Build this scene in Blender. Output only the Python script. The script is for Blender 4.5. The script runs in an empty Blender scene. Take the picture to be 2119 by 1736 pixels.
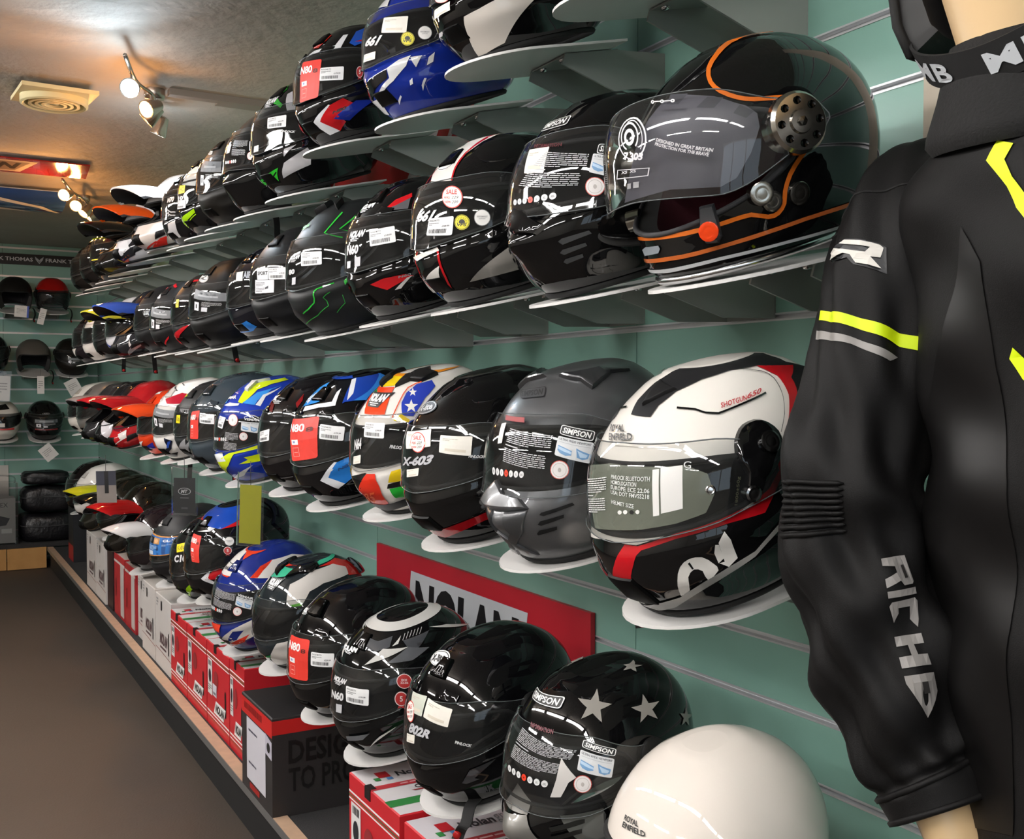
import bpy, bmesh, math, random
import numpy as np
from mathutils import Matrix, Vector
from mathutils.geometry import delaunay_2d_cdt

random.seed(7)
SC = bpy.context.scene
COL = SC.collection

# ---- shared geometry (pasted into scene.py) ----
TH = math.radians(29.5); FPX = 2173.0; D = 1.11; E = 1.16
PITCH = math.atan(58.0/FPX)
TILT = math.radians(13.0)
ROWZ = {1: E+0.500, 2: E+0.131, 3: E-0.244, 4: E-0.688}

# profile rows: v, z, front, back, halfwidth
PROF = {
 'full': [(0,.000,.124,.112,.088),(.04,.010,.137,.125,.098),(.14,.042,.160,.147,.115),(.28,.082,.170,.160,.124),(.44,.126,.160,.167,.128),
          (.58,.165,.148,.164,.125),(.72,.203,.126,.147,.111),(.84,.234,.090,.115,.087),(.93,.254,.052,.074,.056),(1,.262,0,.012,0)],
 'simpson': [(0,.000,.132,.112,.090),(.04,.010,.145,.126,.100),(.14,.042,.168,.146,.114),(.28,.084,.180,.160,.124),(.44,.130,.160,.168,.128),
          (.58,.170,.145,.166,.126),(.72,.208,.120,.150,.112),(.84,.240,.086,.122,.089),(.93,.260,.050,.085,.058),(1,.268,0,.014,0)],
 'retro': [(0,.000,.148,.125,.096),(.04,.010,.156,.136,.104),(.14,.042,.160,.150,.116),(.28,.082,.158,.160,.124),(.44,.126,.150,.166,.128),
          (.58,.165,.142,.163,.125),(.72,.203,.118,.145,.111),(.84,.234,.084,.113,.087),(.93,.254,.047,.072,.056),(1,.262,0,.010,0)],
 'open': [(0,.000,.118,.122,.104),(.04,.010,.126,.132,.110),(.14,.040,.134,.144,.118),(.28,.078,.138,.152,.123),(.44,.120,.136,.156,.125),
          (.58,.157,.126,.151,.121),(.72,.193,.102,.133,.106),(.84,.222,.070,.102,.081),(.93,.240,.038,.063,.050),(1,.248,0,.008,0)],
}
PROF['mx'] = [(0,.000,.176,.112,.088),(.04,.010,.190,.126,.098),(.14,.042,.206,.144,.112),(.28,.082,.190,.158,.122),(.44,.126,.158,.165,.127),
          (.58,.165,.136,.163,.124),(.72,.203,.105,.146,.110),(.84,.234,.070,.114,.085),(.93,.254,.038,.073,.053),(1,.262,0,.012,0)]
# eye port: U0, v centre, height, upper/lower edge rise toward the side, exponent of superellipse
PORT = {'full':(76,.49,.265,.0,.075), 'simpson':(78,.555,.29,-.05,-.03), 'retro':(70,.40,.43,-.03,.14),
        'mx':(72,.45,.27,-.02,.05), 'open':(66,.30,.52,.0,.0)}
CH_N = 2.25

def _mono(xs, ys, x):
    xs=np.asarray(xs,float); ys=np.asarray(ys,float); x=np.asarray(x,float)
    h=np.diff(xs); d=np.diff(ys)/h
    m=np.zeros_like(ys); m[1:-1]=(d[:-1]*h[1:]+d[1:]*h[:-1])/(h[:-1]+h[1:])
    m[0]=d[0]; m[-1]=d[-1]*1.6
    i=np.clip(np.searchsorted(xs,x)-1,0,len(h)-1)
    t=(x-xs[i])/h[i]
    return ys[i]*(2*t**3-3*t**2+1)+h[i]*m[i]*(t**3-2*t**2+t)+ys[i+1]*(-2*t**3+3*t**2)+h[i]*m[i+1]*(t**3-t**2)

def surf0(kind,u,v):
    """u degrees (0 front, + = wearer's left), v 0 rim .. 1 crown -> local xyz (+Y front)."""
    u=np.radians(np.asarray(u,float)); v=np.asarray(v,float)
    u,v=np.broadcast_arrays(u,v)
    if kind=='peak':
        W=.112-.022*v; cu,su=np.cos(u),np.sin(u)
        return np.stack([-W*su,.062+.200*v*(.30*cu+.70),.212+.030*np.sin(np.pi*.62*v)-.055*(1-cu)],-1)
    P=np.array(PROF[kind]); xs=P[:,0]
    vc=np.clip(v,0,1)
    z=_mono(xs,P[:,1],vc)
    s=1-vc
    # near the crown use sqrt behaviour so the dome closes round
    def ext(c):
        a=_mono(xs,P[:,c],vc)
        return np.maximum(a,0)
    top=np.clip((vc-.93)/.07,0,1)
    rnd=np.sqrt(np.clip(1-top**2,0,1))
    def ext2(c):
        lin=ext(c); edge=P[-2,c]
        apex=P[-1,c]
        return np.where(vc>.93, edge*rnd+0*apex, lin)
    f=ext2(2); b=ext2(3); a=ext2(4)
    cu,su=np.cos(u),np.sin(u)
    n=CH_N
    den=(np.abs(cu)**n+np.abs(su)**n)**(1/n)
    cx,sx=cu/den,su/den
    fr=np.where(cx>0,f,b)
    y=fr*cx; x=-a*sx
    # crown a little behind the ear line
    y=y-.012*np.clip((vc-.6)/.4,0,1)
    # rear rim sits higher
    z=z+.030*(1-vc)**2*(1-cu)/2*np.clip(1-0*vc,0,1)
    if kind in('simpson',):
        g=np.exp(-(np.degrees(u)/13)**2)
        y=y+.020*g*np.exp(-((vc-.27)/.07)**2)
        y=y+.006*g*np.exp(-((vc-.12)/.10)**2)
    if kind=='mx':
        g=np.exp(-(np.degrees(u)/26)**2)
        y=y+.022*g*np.exp(-((vc-.13)/.12)**2)
    if kind=='full':
        g=np.exp(-(np.degrees(u)/22)**2)
        y=y+.008*g*np.exp(-((vc-.20)/.07)**2)
        # lip below the visor and a crease along the jaw
        au=np.abs(np.degrees(u)); lip=.0030*np.exp(-((vc-.275-.10*np.clip(au/90,0,1)**2)/.034)**2)*np.clip((112-au)/25,0,1)
        jaw=.0035*np.exp(-((vc-.115-.0011*au)/.036)**2)*np.clip((au-14)/14,0,1)*np.clip((125-au)/30,0,1)
        k=1+(lip+jaw)/.15
        x=x*k; y=y*k
    return np.stack([x,y,z],-1)

def surf(kind,u,v,off=0.0):
    p=surf0(kind,u,v)
    off=np.asarray(off,float)
    if not np.any(off): return p
    n=normal(kind,u,v)
    return p+n*(off[...,None] if off.ndim else off)

def normal(kind,u,v):
    v=np.clip(np.asarray(v,float),.012,.985)
    e=1.5; ev=.01
    du=surf0(kind,np.asarray(u)+e,v)-surf0(kind,np.asarray(u)-e,v)
    dv=surf0(kind,u,v+ev)-surf0(kind,u,v-ev)
    n=np.cross(du,dv)
    return n/np.maximum(np.linalg.norm(n,axis=-1,keepdims=True),1e-12)

def port(kind,u):
    U0,vc,h,rt,rb=PORT[kind]
    a=np.abs(np.asarray(u,float))/U0
    taper=np.sqrt(np.clip(1-np.clip(a,0,1)**5,0,1))
    hh=.02+(h-.02)*taper
    ac=np.clip(a,0,1.1)
    mid=vc+.5*(rt+rb)*ac**2
    hh=np.maximum(hh+(rt-rb)*ac**2*taper,.015)
    return mid-hh/2, mid+hh/2

def pose(X,row=None,yaw=0.0,scale=1.0,d=.225,z=None,tilt=TILT):
    """matrix 4x4 of a helmet on the shelf of a row at distance X along the wall"""
    if z is None:
        z=ROWZ[row]+(0.40-d)*math.tan(tilt)+.0072*scale
    c,s=math.cos(-tilt),math.sin(-tilt)
    Rx=np.array([[1,0,0],[0,c,-s],[0,s,c]])
    c,s=math.cos(math.radians(yaw)),math.sin(math.radians(yaw))
    Rz=np.array([[c,-s,0],[s,c,0],[0,0,1]])
    M=np.eye(4); M[:3,:3]=(Rz@Rx)*scale; M[:3,3]=(X,d,z)
    return M

def project(p):
    p=np.asarray(p,float)
    r=p-np.array([0,D,E])
    F=np.array([math.cos(TH)*math.cos(PITCH),-math.sin(TH)*math.cos(PITCH),-math.sin(PITCH)])
    R=np.array([-math.sin(TH),-math.cos(TH),0])
    U=np.cross(R,F)
    z=r@F
    return np.stack([1059.5+FPX*(r@R)/z, 868-FPX*(r@U)/z],-1), z

def apply(M,p): return p@M[:3,:3].T+M[:3,3]
SLV=[(0.7260,0.1785,0.7235,0.0572),(0.7380,0.1800,0.7440,0.0603),(0.7590,0.1866,0.7822,0.0632),(0.7826,0.1938,0.8558,0.0745),(0.8100,0.1976,0.9305,0.0801),(0.8273,0.2036,1.0093,0.0797),(0.8330,0.2004,1.0681,0.0784),(0.8315,0.1838,1.1383,0.0722),(0.8292,0.1656,1.2091,0.0687),(0.8257,0.1454,1.2804,0.0767),(0.8211,0.1238,1.3414,0.0781),(0.8133,0.0975,1.3863,0.0663),(0.7991,0.0707,1.4167,0.0442)]
SLV=[(.9*a,D+.9*(b-D),E+.9*(c-E),.9*r) for a,b,c,r in SLV]
def _sleeve_frame(v):
    A=np.array(SLV); n=len(A); t=np.clip(np.asarray(v,float),0,1)*(n-1)
    idx=np.arange(n)
    C=np.stack([_mono(idx,A[:,k],t) for k in range(4)],-1)
    e=.02; tp=np.clip(t+e*(n-1)/2,0,n-1); tm=np.clip(t-e*(n-1)/2,0,n-1)
    T=np.stack([_mono(idx,A[:,k],tp)-_mono(idx,A[:,k],tm) for k in range(3)],-1)
    T/=np.maximum(np.linalg.norm(T,axis=-1,keepdims=True),1e-9)
    back=np.array([.87,-.49,0.]); 
    rt=np.cross(np.broadcast_to(back,T.shape),T); rt/=np.linalg.norm(rt,axis=-1,keepdims=True)
    fr=np.cross(rt,T); fr/=np.linalg.norm(fr,axis=-1,keepdims=True)
    return C[...,:3],C[...,3],T,rt,fr
def surf_sleeve(u,v):
    u=np.radians(np.asarray(u,float)); u,v=np.broadcast_arrays(u,np.asarray(v,float))
    c,r,T,rt,fr=_sleeve_frame(v)
    w=(.0050*np.sin(9*u+30*v)*np.sin(23*v+2*np.cos(u))+.0060*np.sin(2*u+44*v)*np.exp(-((v-.45)/.16)**2)+.0055*np.sin(3*u-52*v+1)*np.exp(-((v-.25)/.16)**2)+.003*np.sin(5*u+17*v))*np.clip((v-.085)/.06,0,1)
    w=w-.006*np.exp(-((v-.118)/.012)**2)
    r=r+w
    return c+rt*(r*np.sin(u))[...,None]+fr*(.88*r*np.cos(u))[...,None]
TOR=[(0,.50,.128,.100,.585,.105),(.2,.75,.146,.102,.596,.105),(.4,.95,.176,.106,.608,.108),(.6,1.12,.182,.110,.612,.110),(.75,1.25,.178,.108,.620,.120),(.86,1.34,.172,.100,.632,.135),(.93,1.385,.150,.088,.645,.138),(1,1.42,.078,.074,.660,.145)]
def surf_torso(u,v):
    u=np.radians(np.asarray(u,float)); u,v=np.broadcast_arrays(u,np.asarray(v,float))
    A=np.array(TOR); g=[_mono(A[:,0],A[:,k],np.clip(v,0,1)) for k in range(1,6)]
    w=.004*np.sin(6*u+25*v)*np.sin(19*v)+.005*np.sin(3*u-31*v)
    w=w*np.clip((1-v)/.15,0,1)
    return np.stack([g[3]-(g[1]+w)*np.sin(u),g[4]+(g[2]+w)*np.cos(u),g[0]],-1)
TOR=[(v,E+.9*(z-E),.9*a,.9*b,.9*x,D+.9*(y-D)) for v,z,a,b,x,y in TOR]
_surf0_h=surf0
def surf0(kind,u,v):
    if kind=='sleeve': return surf_sleeve(u,v)
    if kind=='torso': return surf_torso(u,v)
    return _surf0_h(kind,u,v)


# ---------------------------------------------------------------- camera, world, exposure
cam_d = bpy.data.cameras.new('camera'); cam = bpy.data.objects.new('camera', cam_d); COL.objects.link(cam)
cam_d.sensor_fit = 'HORIZONTAL'; cam_d.sensor_width = 36.0; cam_d.lens = 36.0*FPX/2119.0; cam_d.clip_start = .02; cam_d.clip_end = 60
_F = Vector((math.cos(TH)*math.cos(PITCH), -math.sin(TH)*math.cos(PITCH), -math.sin(PITCH)))
_R = Vector((-math.sin(TH), -math.cos(TH), 0)); _U = _R.cross(_F)
cam.matrix_world = Matrix(((_R.x,_U.x,-_F.x,0),(_R.y,_U.y,-_F.y,D),(_R.z,_U.z,-_F.z,E),(0,0,0,1)))
SC.camera = cam
w = bpy.data.worlds.new('world'); SC.world = w; w.use_nodes = True
w.node_tree.nodes['Background'].inputs[0].default_value = (.55,.6,.65,1); w.node_tree.nodes['Background'].inputs[1].default_value = .05
SC.view_settings.view_transform = 'Standard'; SC.view_settings.look = 'None'; SC.view_settings.gamma = 1
SC.view_settings.use_curve_mapping = False
SC.view_settings.exposure = 0.98
TUBE_E = 36.0      # fluorescent tube emission
WIN_E = 1.0        # daylight through the shop window behind the camera
SPOT_W = 9.0       # warm spot lamp watts
try: SC.cycles.use_light_tree = True; SC.cycles.max_bounces = 8; SC.cycles.transparent_max_bounces = 24; SC.cycles.sample_clamp_indirect = 4
except Exception: pass

# ---------------------------------------------------------------- materials
def lin(h):
    if isinstance(h, str):
        h = h.lstrip('#'); c = [int(h[i:i+2],16)/255 for i in (0,2,4)]
    else: c = h
    return tuple(x/12.92 if x <= .04045 else ((x+.055)/1.055)**2.4 for x in c)
MATS = {}
def mat(col, rough=.5, metal=0.0, coat=0.0, key=None, bump=None, noise=None, spec=None):
    k = key or ('%s_%s_%s_%s'%(col,rough,metal,coat))
    if k in MATS: return MATS[k]
    m = bpy.data.materials.new(k); m.use_nodes = True
    nt = m.node_tree; b = nt.nodes['Principled BSDF']
    c = lin(col); b.inputs['Base Color'].default_value = (*c,1)
    b.inputs['Roughness'].default_value = rough; b.inputs['Metallic'].default_value = metal
    b.inputs['Coat Weight'].default_value = coat; b.inputs['Coat Roughness'].default_value = .015
    if spec is not None: b.inputs['Specular IOR Level'].default_value = spec
    if noise or bump:
        tc = nt.nodes.new('ShaderNodeTexCoord')
    if noise:   # (scale, amount, second colour)
        n = nt.nodes.new('ShaderNodeTexNoise'); n.inputs['Scale'].default_value = noise[0]; n.inputs['Detail'].default_value = 6
        nt.links.new(tc.outputs['Object'], n.inputs['Vector'])
        r = nt.nodes.new('ShaderNodeMapRange'); r.inputs['From Min'].default_value=.35; r.inputs['From Max'].default_value=.65
        r.inputs['To Max'].default_value = noise[1]
        nt.links.new(n.outputs['Fac'], r.inputs['Value'])
        mx = nt.nodes.new('ShaderNodeMix'); mx.data_type='RGBA'
        mx.inputs[6].default_value = (*c,1); mx.inputs[7].default_value = (*lin(noise[2]),1)
        nt.links.new(r.outputs['Result'], mx.inputs[0]); nt.links.new(mx.outputs[2], b.inputs['Base Color'])
    if bump:    # (scale, strength, distance)
        n2 = nt.nodes.new('ShaderNodeTexNoise'); n2.inputs['Scale'].default_value = bump[0]; n2.inputs['Detail'].default_value = 8
        nt.links.new(tc.outputs['Object'], n2.inputs['Vector'])
        bp = nt.nodes.new('ShaderNodeBump'); bp.inputs['Strength'].default_value = bump[1]; bp.inputs['Distance'].default_value = bump[2]
        nt.links.new(n2.outputs['Fac'], bp.inputs['Height']); nt.links.new(bp.outputs['Normal'], b.inputs['Normal'])
    MATS[k] = m
    return m
def emit(col, strength, key):
    if key in MATS: return MATS[key]
    m = bpy.data.materials.new(key); m.use_nodes = True; nt = m.node_tree; nt.nodes.clear()
    e = nt.nodes.new('ShaderNodeEmission'); e.inputs[0].default_value = (*lin(col),1); e.inputs[1].default_value = strength
    o = nt.nodes.new('ShaderNodeOutputMaterial'); nt.links.new(e.outputs[0], o.inputs[0]); MATS[key] = m
    return m
def glass(key, tint, rough=.03, ior=1.45, refl=1.0, haze=.012):
    if key in MATS: return MATS[key]
    m = bpy.data.materials.new(key); m.use_nodes = True; nt = m.node_tree; nt.nodes.clear()
    t = nt.nodes.new('ShaderNodeBsdfTransparent'); t.inputs[0].default_value = (*tint,1)
    g = nt.nodes.new('ShaderNodeBsdfGlossy'); g.inputs['Roughness'].default_value = rough
    g.inputs[0].default_value = (refl,refl,refl,1)
    f = nt.nodes.new('ShaderNodeFresnel'); f.inputs[0].default_value = ior
    mx = nt.nodes.new('ShaderNodeMixShader'); o = nt.nodes.new('ShaderNodeOutputMaterial')
    nt.links.new(f.outputs[0], mx.inputs[0]); nt.links.new(t.outputs[0], mx.inputs[1]); nt.links.new(g.outputs[0], mx.inputs[2])
    df = nt.nodes.new('ShaderNodeBsdfDiffuse'); df.inputs[0].default_value = (.7,.72,.72,1)   # milky sheen painted in as a pale diffuse veil
    m2 = nt.nodes.new('ShaderNodeMixShader'); m2.inputs[0].default_value = haze
    nt.links.new(mx.outputs[0], m2.inputs[1]); nt.links.new(df.outputs[0], m2.inputs[2]); nt.links.new(m2.outputs[0], o.inputs[0]); MATS[key] = m
    return m
def film(key,hexc,a=.38):
    """thin printed film: part see-through, part pale"""
    if key in MATS: return MATS[key]
    m=mat(hexc,.3,key=key); nt=m.node_tree; b=nt.nodes['Principled BSDF']; b.inputs['Alpha'].default_value=a
    return m
PAINT = {}
def paint(code):
    """'111' hex plus finish letter: g gloss, m matte, s satin metal, p printed paper, f film"""
    if code in PAINT: return PAINT[code]
    hexc, fin = code[:-1], code[-1]
    if len(hexc) == 3: hexc = ''.join(c*2 for c in hexc)
    if fin == 'g': m = mat(hexc, .35, 0, 1.0, key='gloss_'+hexc, spec=.0)
    elif fin == 'm': m = mat(hexc, .46, 0, 0, key='matte_'+hexc, spec=.28)
    elif fin == 'f': m = film('film_'+hexc, hexc)
    elif fin == 's': m = mat(hexc, .32, .55, .5, key='metallic_'+hexc)
    elif fin == 'c': m = mat(hexc, .18, 1.0, 0, key='chrome_'+hexc)
    elif fin == 'r': m = mat(hexc, .8, 0, 0, key='rubber_'+hexc)
    else: m = mat(hexc, .45, 0, 0, key='print_'+hexc)
    PAINT[code] = m
    return m
M_VISOR = glass('clear_visor', (.93,.94,.94), .02, 1.5)
M_VISOR_D = glass('smoke_visor', (.42,.42,.44), .02, 1.5)
M_BAG = glass('clear_plastic', (.9,.92,.92), .12, 1.5, .8)
M_LINER = mat('15151a', .9, key='liner_fabric', bump=(260,.25,.001))
M_LINER_R = mat('4a0d1a', .9, key='liner_wine', bump=(260,.25,.001))
M_RUB = mat('101010', .6, key='black_rubber')
M_PLATE = mat('d9d7d4', .35, key='white_shelf_plastic')
M_BRK = mat('9b9d98', .45, key='grey_bracket_sheet', spec=.4)
M_CHROME = mat('c8c8c8', .16, 1.0, key='chrome')
M_STRAP = mat('0c0c0d', .75, key='webbing', bump=(500,.3,.001))

# ---------------------------------------------------------------- mesh helpers
class MB:
    def __init__(s): s.v=[]; s.f=[]; s.m=[]; s.fm=[]; s.n=0
    def mi(s, m):
        if m not in s.m: s.m.append(m)
        return s.m.index(m)
    def add(s, verts, faces, m):
        if len(faces)==0: return s
        verts=np.asarray(verts,float).reshape(-1,3); i=s.mi(m)
        s.v.append(verts); k=s.n
        s.f.extend([tuple(int(a)+k for a in f) for f in faces]); s.fm.extend([i]*len(faces)); s.n+=len(verts)
        return s
    def box(s, lo, hi, m, M=None):
        x0,y0,z0=lo; x1,y1,z1=hi
        v=np.array([(x0,y0,z0),(x1,y0,z0),(x1,y1,z0),(x0,y1,z0),(x0,y0,z1),(x1,y0,z1),(x1,y1,z1),(x0,y1,z1)],float)
        if M is not None: v=v@np.array(M)[:3,:3].T+np.array(M)[:3,3]
        return s.add(v,[(0,3,2,1),(4,5,6,7),(0,1,5,4),(1,2,6,5),(2,3,7,6),(3,0,4,7)],m)
    def grid(s, P, m, wrap_u=False, flip=False, mask=None):
        r,c=P.shape[:2]; f=[]
        cc=c if wrap_u else c-1
        for i in range(r-1):
            for j in range(cc):
                if mask is not None and not mask[i,j]: continue
                j2=(j+1)%c
                q=(i*c+j,i*c+j2,(i+1)*c+j2,(i+1)*c+j)
                f.append(q[::-1] if flip else q)
        return s.add(P.reshape(-1,3),f,m)
    def tube(s, pts, r, m, n=6, closed=False, caps=True):
        pts=np.asarray(pts,float); k=len(pts); rr=np.broadcast_to(np.asarray(r,float),(k,))
        T=np.roll(pts,-1,0)-np.roll(pts,1,0) if closed else np.gradient(pts,axis=0)
        T/=np.maximum(np.linalg.norm(T,axis=1,keepdims=True),1e-9)
        ref=np.array([0,0,1.]) if abs(T[0][2])<.9 else np.array([1.,0,0])
        N=np.cross(T[0],ref); N/=np.linalg.norm(N); rings=[]
        for i in range(k):
            N=N-T[i]*(N@T[i]); N/=max(np.linalg.norm(N),1e-9); B=np.cross(T[i],N)
            a=np.arange(n)*2*math.pi/n
            rings.append(pts[i]+rr[i]*(np.cos(a)[:,None]*N+np.sin(a)[:,None]*B))
        v=np.concatenate(rings); f=[]
        for i in range(k if closed else k-1):
            i2=(i+1)%k
            for j in range(n):
                j2=(j+1)%n; f.append((i*n+j,i*n+j2,i2*n+j2,i2*n+j))
        if not closed and caps: f.append(tuple(range(n))[::-1]); f.append(tuple((k-1)*n+j for j in range(n)))
        return s.add(v,f,m)
    def lathe(s, prof, m, n=20, M=None, caps=False):
        a=np.arange(n)*2*math.pi/n
        P=np.stack([np.stack([r*np.cos(a),r*np.sin(a),np.full(n,z)],-1) for r,z in prof])
        if M is not None: P=P@np.array(M)[:3,:3].T+np.array(M)[:3,3]
        s.grid(P,m,wrap_u=True)
        if caps:
            k=s.n-len(prof)*n
            i=s.mi(m); s.f.append(tuple(k+(len(prof)-1)*n+j for j in range(n))); s.fm.append(i)
            s.f.append(tuple(k+j for j in range(n))[::-1]); s.fm.append(i)
        return s
    def ribbon(s, pts, side, w, t, m):
        """strap: thick ribbon along pts, side = width direction"""
        pts=np.asarray(pts,float); side=np.asarray(side,float)
        side=np.broadcast_to(side/np.linalg.norm(side),pts.shape)
        T=np.gradient(pts,axis=0); T/=np.linalg.norm(T,axis=1,keepdims=True); N=np.cross(T,side)
        a=pts+side*w/2+N*t/2; b=pts-side*w/2+N*t/2; c=pts-side*w/2-N*t/2; d=pts+side*w/2-N*t/2
        P=np.stack([a,b,c,d],1); s.grid(P,m,wrap_u=True)
        k=s.n-len(pts)*4; i=s.mi(m)
        s.f.append((k,k+1,k+2,k+3)); s.f.append(tuple(k+(len(pts)-1)*4+j for j in (3,2,1,0))); s.fm+= [i,i]
        return s
    def build(s, name, parent=None, smooth=False, M=None):
        me=bpy.data.meshes.new(name)
        v=np.concatenate(s.v) if s.v else np.zeros((0,3))
        me.from_pydata(v.tolist(),[],s.f)
        for m in s.m: me.materials.append(m)
        if len(s.fm): me.polygons.foreach_set('material_index',s.fm)
        if smooth: me.polygons.foreach_set('use_smooth',[True]*len(s.f))
        me.update()
        if smooth=='auto':
            try: me.set_sharp_from_angle(angle=math.radians(38))
            except Exception: pass
        o=bpy.data.objects.new(name,me); COL.objects.link(o)
        if parent is not None: o.parent=parent
        if M is not None: o.matrix_local=Matrix(np.array(M).tolist())
        return o
def tag(o,label=None,cat=None,group=None,kind=None):
    if label: o['label']=label
    if cat: o['category']=cat
    if group: o['group']=group
    if kind: o['kind']=kind
    return o
def empty(name,M=None,loc=None):
    o=bpy.data.objects.new(name,None); COL.objects.link(o); o.empty_display_size=.05
    if M is not None: o.matrix_world=Matrix(np.array(M).tolist())
    if loc is not None: o.location=loc
    return o
def bez(pts,n=16):
    pts=np.asarray(pts,float); t=np.linspace(0,len(pts)-1,n)
    out=[]
    for x in t:
        i=min(int(x),len(pts)-2); f=x-i
        p0=pts[max(i-1,0)];p1=pts[i];p2=pts[i+1];p3=pts[min(i+2,len(pts)-1)]
        out.append(.5*((2*p1)+(-p0+p2)*f+(2*p0-5*p1+4*p2-p3)*f*f+(-p0+3*p1-3*p2+p3)*f**3))
    return np.array(out)

# ---------------------------------------------------------------- flat print: everything lives in a unit square (x right, y up)
TXT = {}
def text_mesh(s, bold=.0, shear=0.0):
    k=(s,bold,shear)
    if k in TXT: return TXT[k]
    c=bpy.data.curves.new('t','FONT'); c.body=s; c.size=1; c.resolution_u=4 if len(s)<=6 else 2; c.offset=bold; c.shear=shear; c.align_x='LEFT'
    o=bpy.data.objects.new('t',c); COL.objects.link(o)
    me=bpy.data.meshes.new_from_object(o)
    v=np.array([x.co[:2] for x in me.vertices]).reshape(-1,2); f=[tuple(p.vertices) for p in me.polygons]
    bpy.data.objects.remove(o); bpy.data.curves.remove(c); bpy.data.meshes.remove(me)
    if len(v):
        lo=v.min(0); hi=v.max(0); asp=(hi[0]-lo[0])/max(hi[1]-lo[1],1e-6); v=(v-lo)/np.maximum(hi-lo,1e-6)
    else: asp=1
    TXT[k]=(v,f,asp)
    return TXT[k]
def rect(x0,y0,x1,y1,c,z=0): return (c,[(x0,y0),(x1,y0),(x1,y1),(x0,y1)],None,z)
def poly(pts,c,z=0): return (c,pts,None,z)
def rrect(x0,y0,x1,y1,r,c,z=0,ry=None):
    ry=ry or r; pts=[]
    for cx,cy,a0 in ((x1-r,y1-ry,0),(x0+r,y1-ry,90),(x0+r,y0+ry,180),(x1-r,y0+ry,270)):
        for k in range(4):
            a=math.radians(a0+30*k); pts.append((cx+r*math.cos(a),cy+ry*math.sin(a)))
    return (c,pts,None,z)
def disc(cx,cy,rx,ry,c,z=0,n=20): return (c,[(cx+rx*math.cos(2*math.pi*k/n),cy+ry*math.sin(2*math.pi*k/n)) for k in range(n)],None,z)
def ring(cx,cy,rx,ry,w,c,z=0,n=24,a0=0,a1=360):
    v=[];f=[]
    for k in range(n+1):
        a=math.radians(a0+(a1-a0)*k/n)
        v+= [(cx+rx*math.cos(a),cy+ry*math.sin(a)),(cx+(rx-w)*math.cos(a),cy+(ry-w*ry/rx)*math.sin(a))]
    for k in range(n): f.append((2*k+1,2*k,2*k+2,2*k+3)[::-1])
    return (c,v,[tuple(reversed(q)) for q in f],z)
def txt(s,x0,y0,x1,y1,c,bold=.02,shear=0,z=1):
    v,f,_=text_mesh(s,bold,shear)
    return (c,[(x0+(x1-x0)*a,y0+(y1-y0)*b) for a,b in v],f,z)
def star(cx,cy,r,c,rot=90,z=0,ry=None):
    ry=ry or r
    return (c,[(cx+(r if k%2==0 else .4*r)*math.cos(math.radians(rot+36*k)),cy+(ry if k%2==0 else .4*ry)*math.sin(math.radians(rot+36*k))) for k in range(10)],None,z)
def lines(x0,y0,x1,y1,n,c,seed=1,th=.5,z=1):
    r=random.Random(seed); out=[]; h=(y1-y0)/n
    for i in range(n):
        yy=y1-(i+.5)*h; x=x0; end=x1 if i<n-1 else x0+(x1-x0)*r.uniform(.35,.8)
        while x<end-.01:
            L=min(r.uniform(.06,.2)*(x1-x0),end-x); out.append(rect(x,yy-h*th/2,x+L,yy+h*th/2,c,z)); x+=L+.018*(x1-x0)
    return out
def barcode(x0,y0,x1,y1,c,seed=3,z=1):
    r=random.Random(seed); out=[]; x=x0
    while x<x1:
        wd=r.choice((.008,.012,.018,.026))*(x1-x0)/.7; out.append(rect(x,y0,min(x+wd,x1),y1,c,z)); x+=wd+r.choice((.01,.016,.02))*(x1-x0)/.7
    return out
W_,K_='f2f2f0p','161616p'
def c_price(seed=0,bg='eeeeeep'):
    pr=['£149.99','£199.99','£179.99','£229.99','£129.99','£349.99'][seed%6]
    return [rrect(0,0,1,1,.05,bg,0,.08), txt('POOLE MOTO',.06,.80,.5,.9,'555555p'),*lines(.06,.56,.5,.74,2,'8a8a8ap',seed),
            txt(pr,.62,.46,.88,.56,K_),*barcode(.1,.12,.8,.36,K_,seed)]
def c_blank(bg='ece7dcp'): return [rrect(0,0,1,1,.04,bg), *lines(.1,.7,.6,.85,2,'c0b8a8p',2), rect(.2,.15,.85,.3,'d8cfbep',1)]
def c_n80(): return [rrect(0,0,1,1,.08,'d8362ap',0,.05),txt('N80',.0,.70,.66,.88,W_,.03),txt('8',.7,.68,.9,.78,'5a1410p',.03),
            rect(.12,.40,.42,.52,W_,1),rect(.2,.44,.3,.49,'8890c0p',2),*[rect(*q,'f0b0a8p',1) for q in ((.14,.1,.42,.11),(.14,.32,.42,.33),(.14,.1,.155,.33),(.405,.1,.42,.33))],rect(.2,.2,.36,.22,'f0b0a8p',1)]
def c_sale(): return [disc(.5,.5,.5,.5,'d0392ep'),disc(.5,.5,.455,.455,'f2ece6p',1),txt('SALE',.24,.62,.76,.82,'c8342ap',z=2),txt('WAS',.12,.42,.42,.53,'c8342ap',z=2),
            txt('229',.5,.42,.82,.54,'444444p',.0,.3,2),txt('NOW',.16,.22,.46,.33,'c8342ap',z=2),txt('209',.5,.22,.8,.34,'444444p',.0,.3,2)]
def c_sun(): return [disc(.5,.5,.5,.5,'e8dc20p'),ring(.5,.5,.47,.47,.03,K_,1),disc(.5,.5,.2,.2,K_,1),
            *[poly([(.5+.25*math.cos(a-.07),.5+.25*math.sin(a-.07)),(.5+.4*math.cos(a),.5+.4*math.sin(a)),(.5+.25*math.cos(a+.07),.5+.25*math.sin(a+.07))],K_,1) for a in np.radians(np.arange(0,181,22.5))],
            rect(.14,.22,.86,.44,'e8dc20p',2),txt('VPS',.18,.24,.82,.44,K_,.03,.2,3)]
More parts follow.
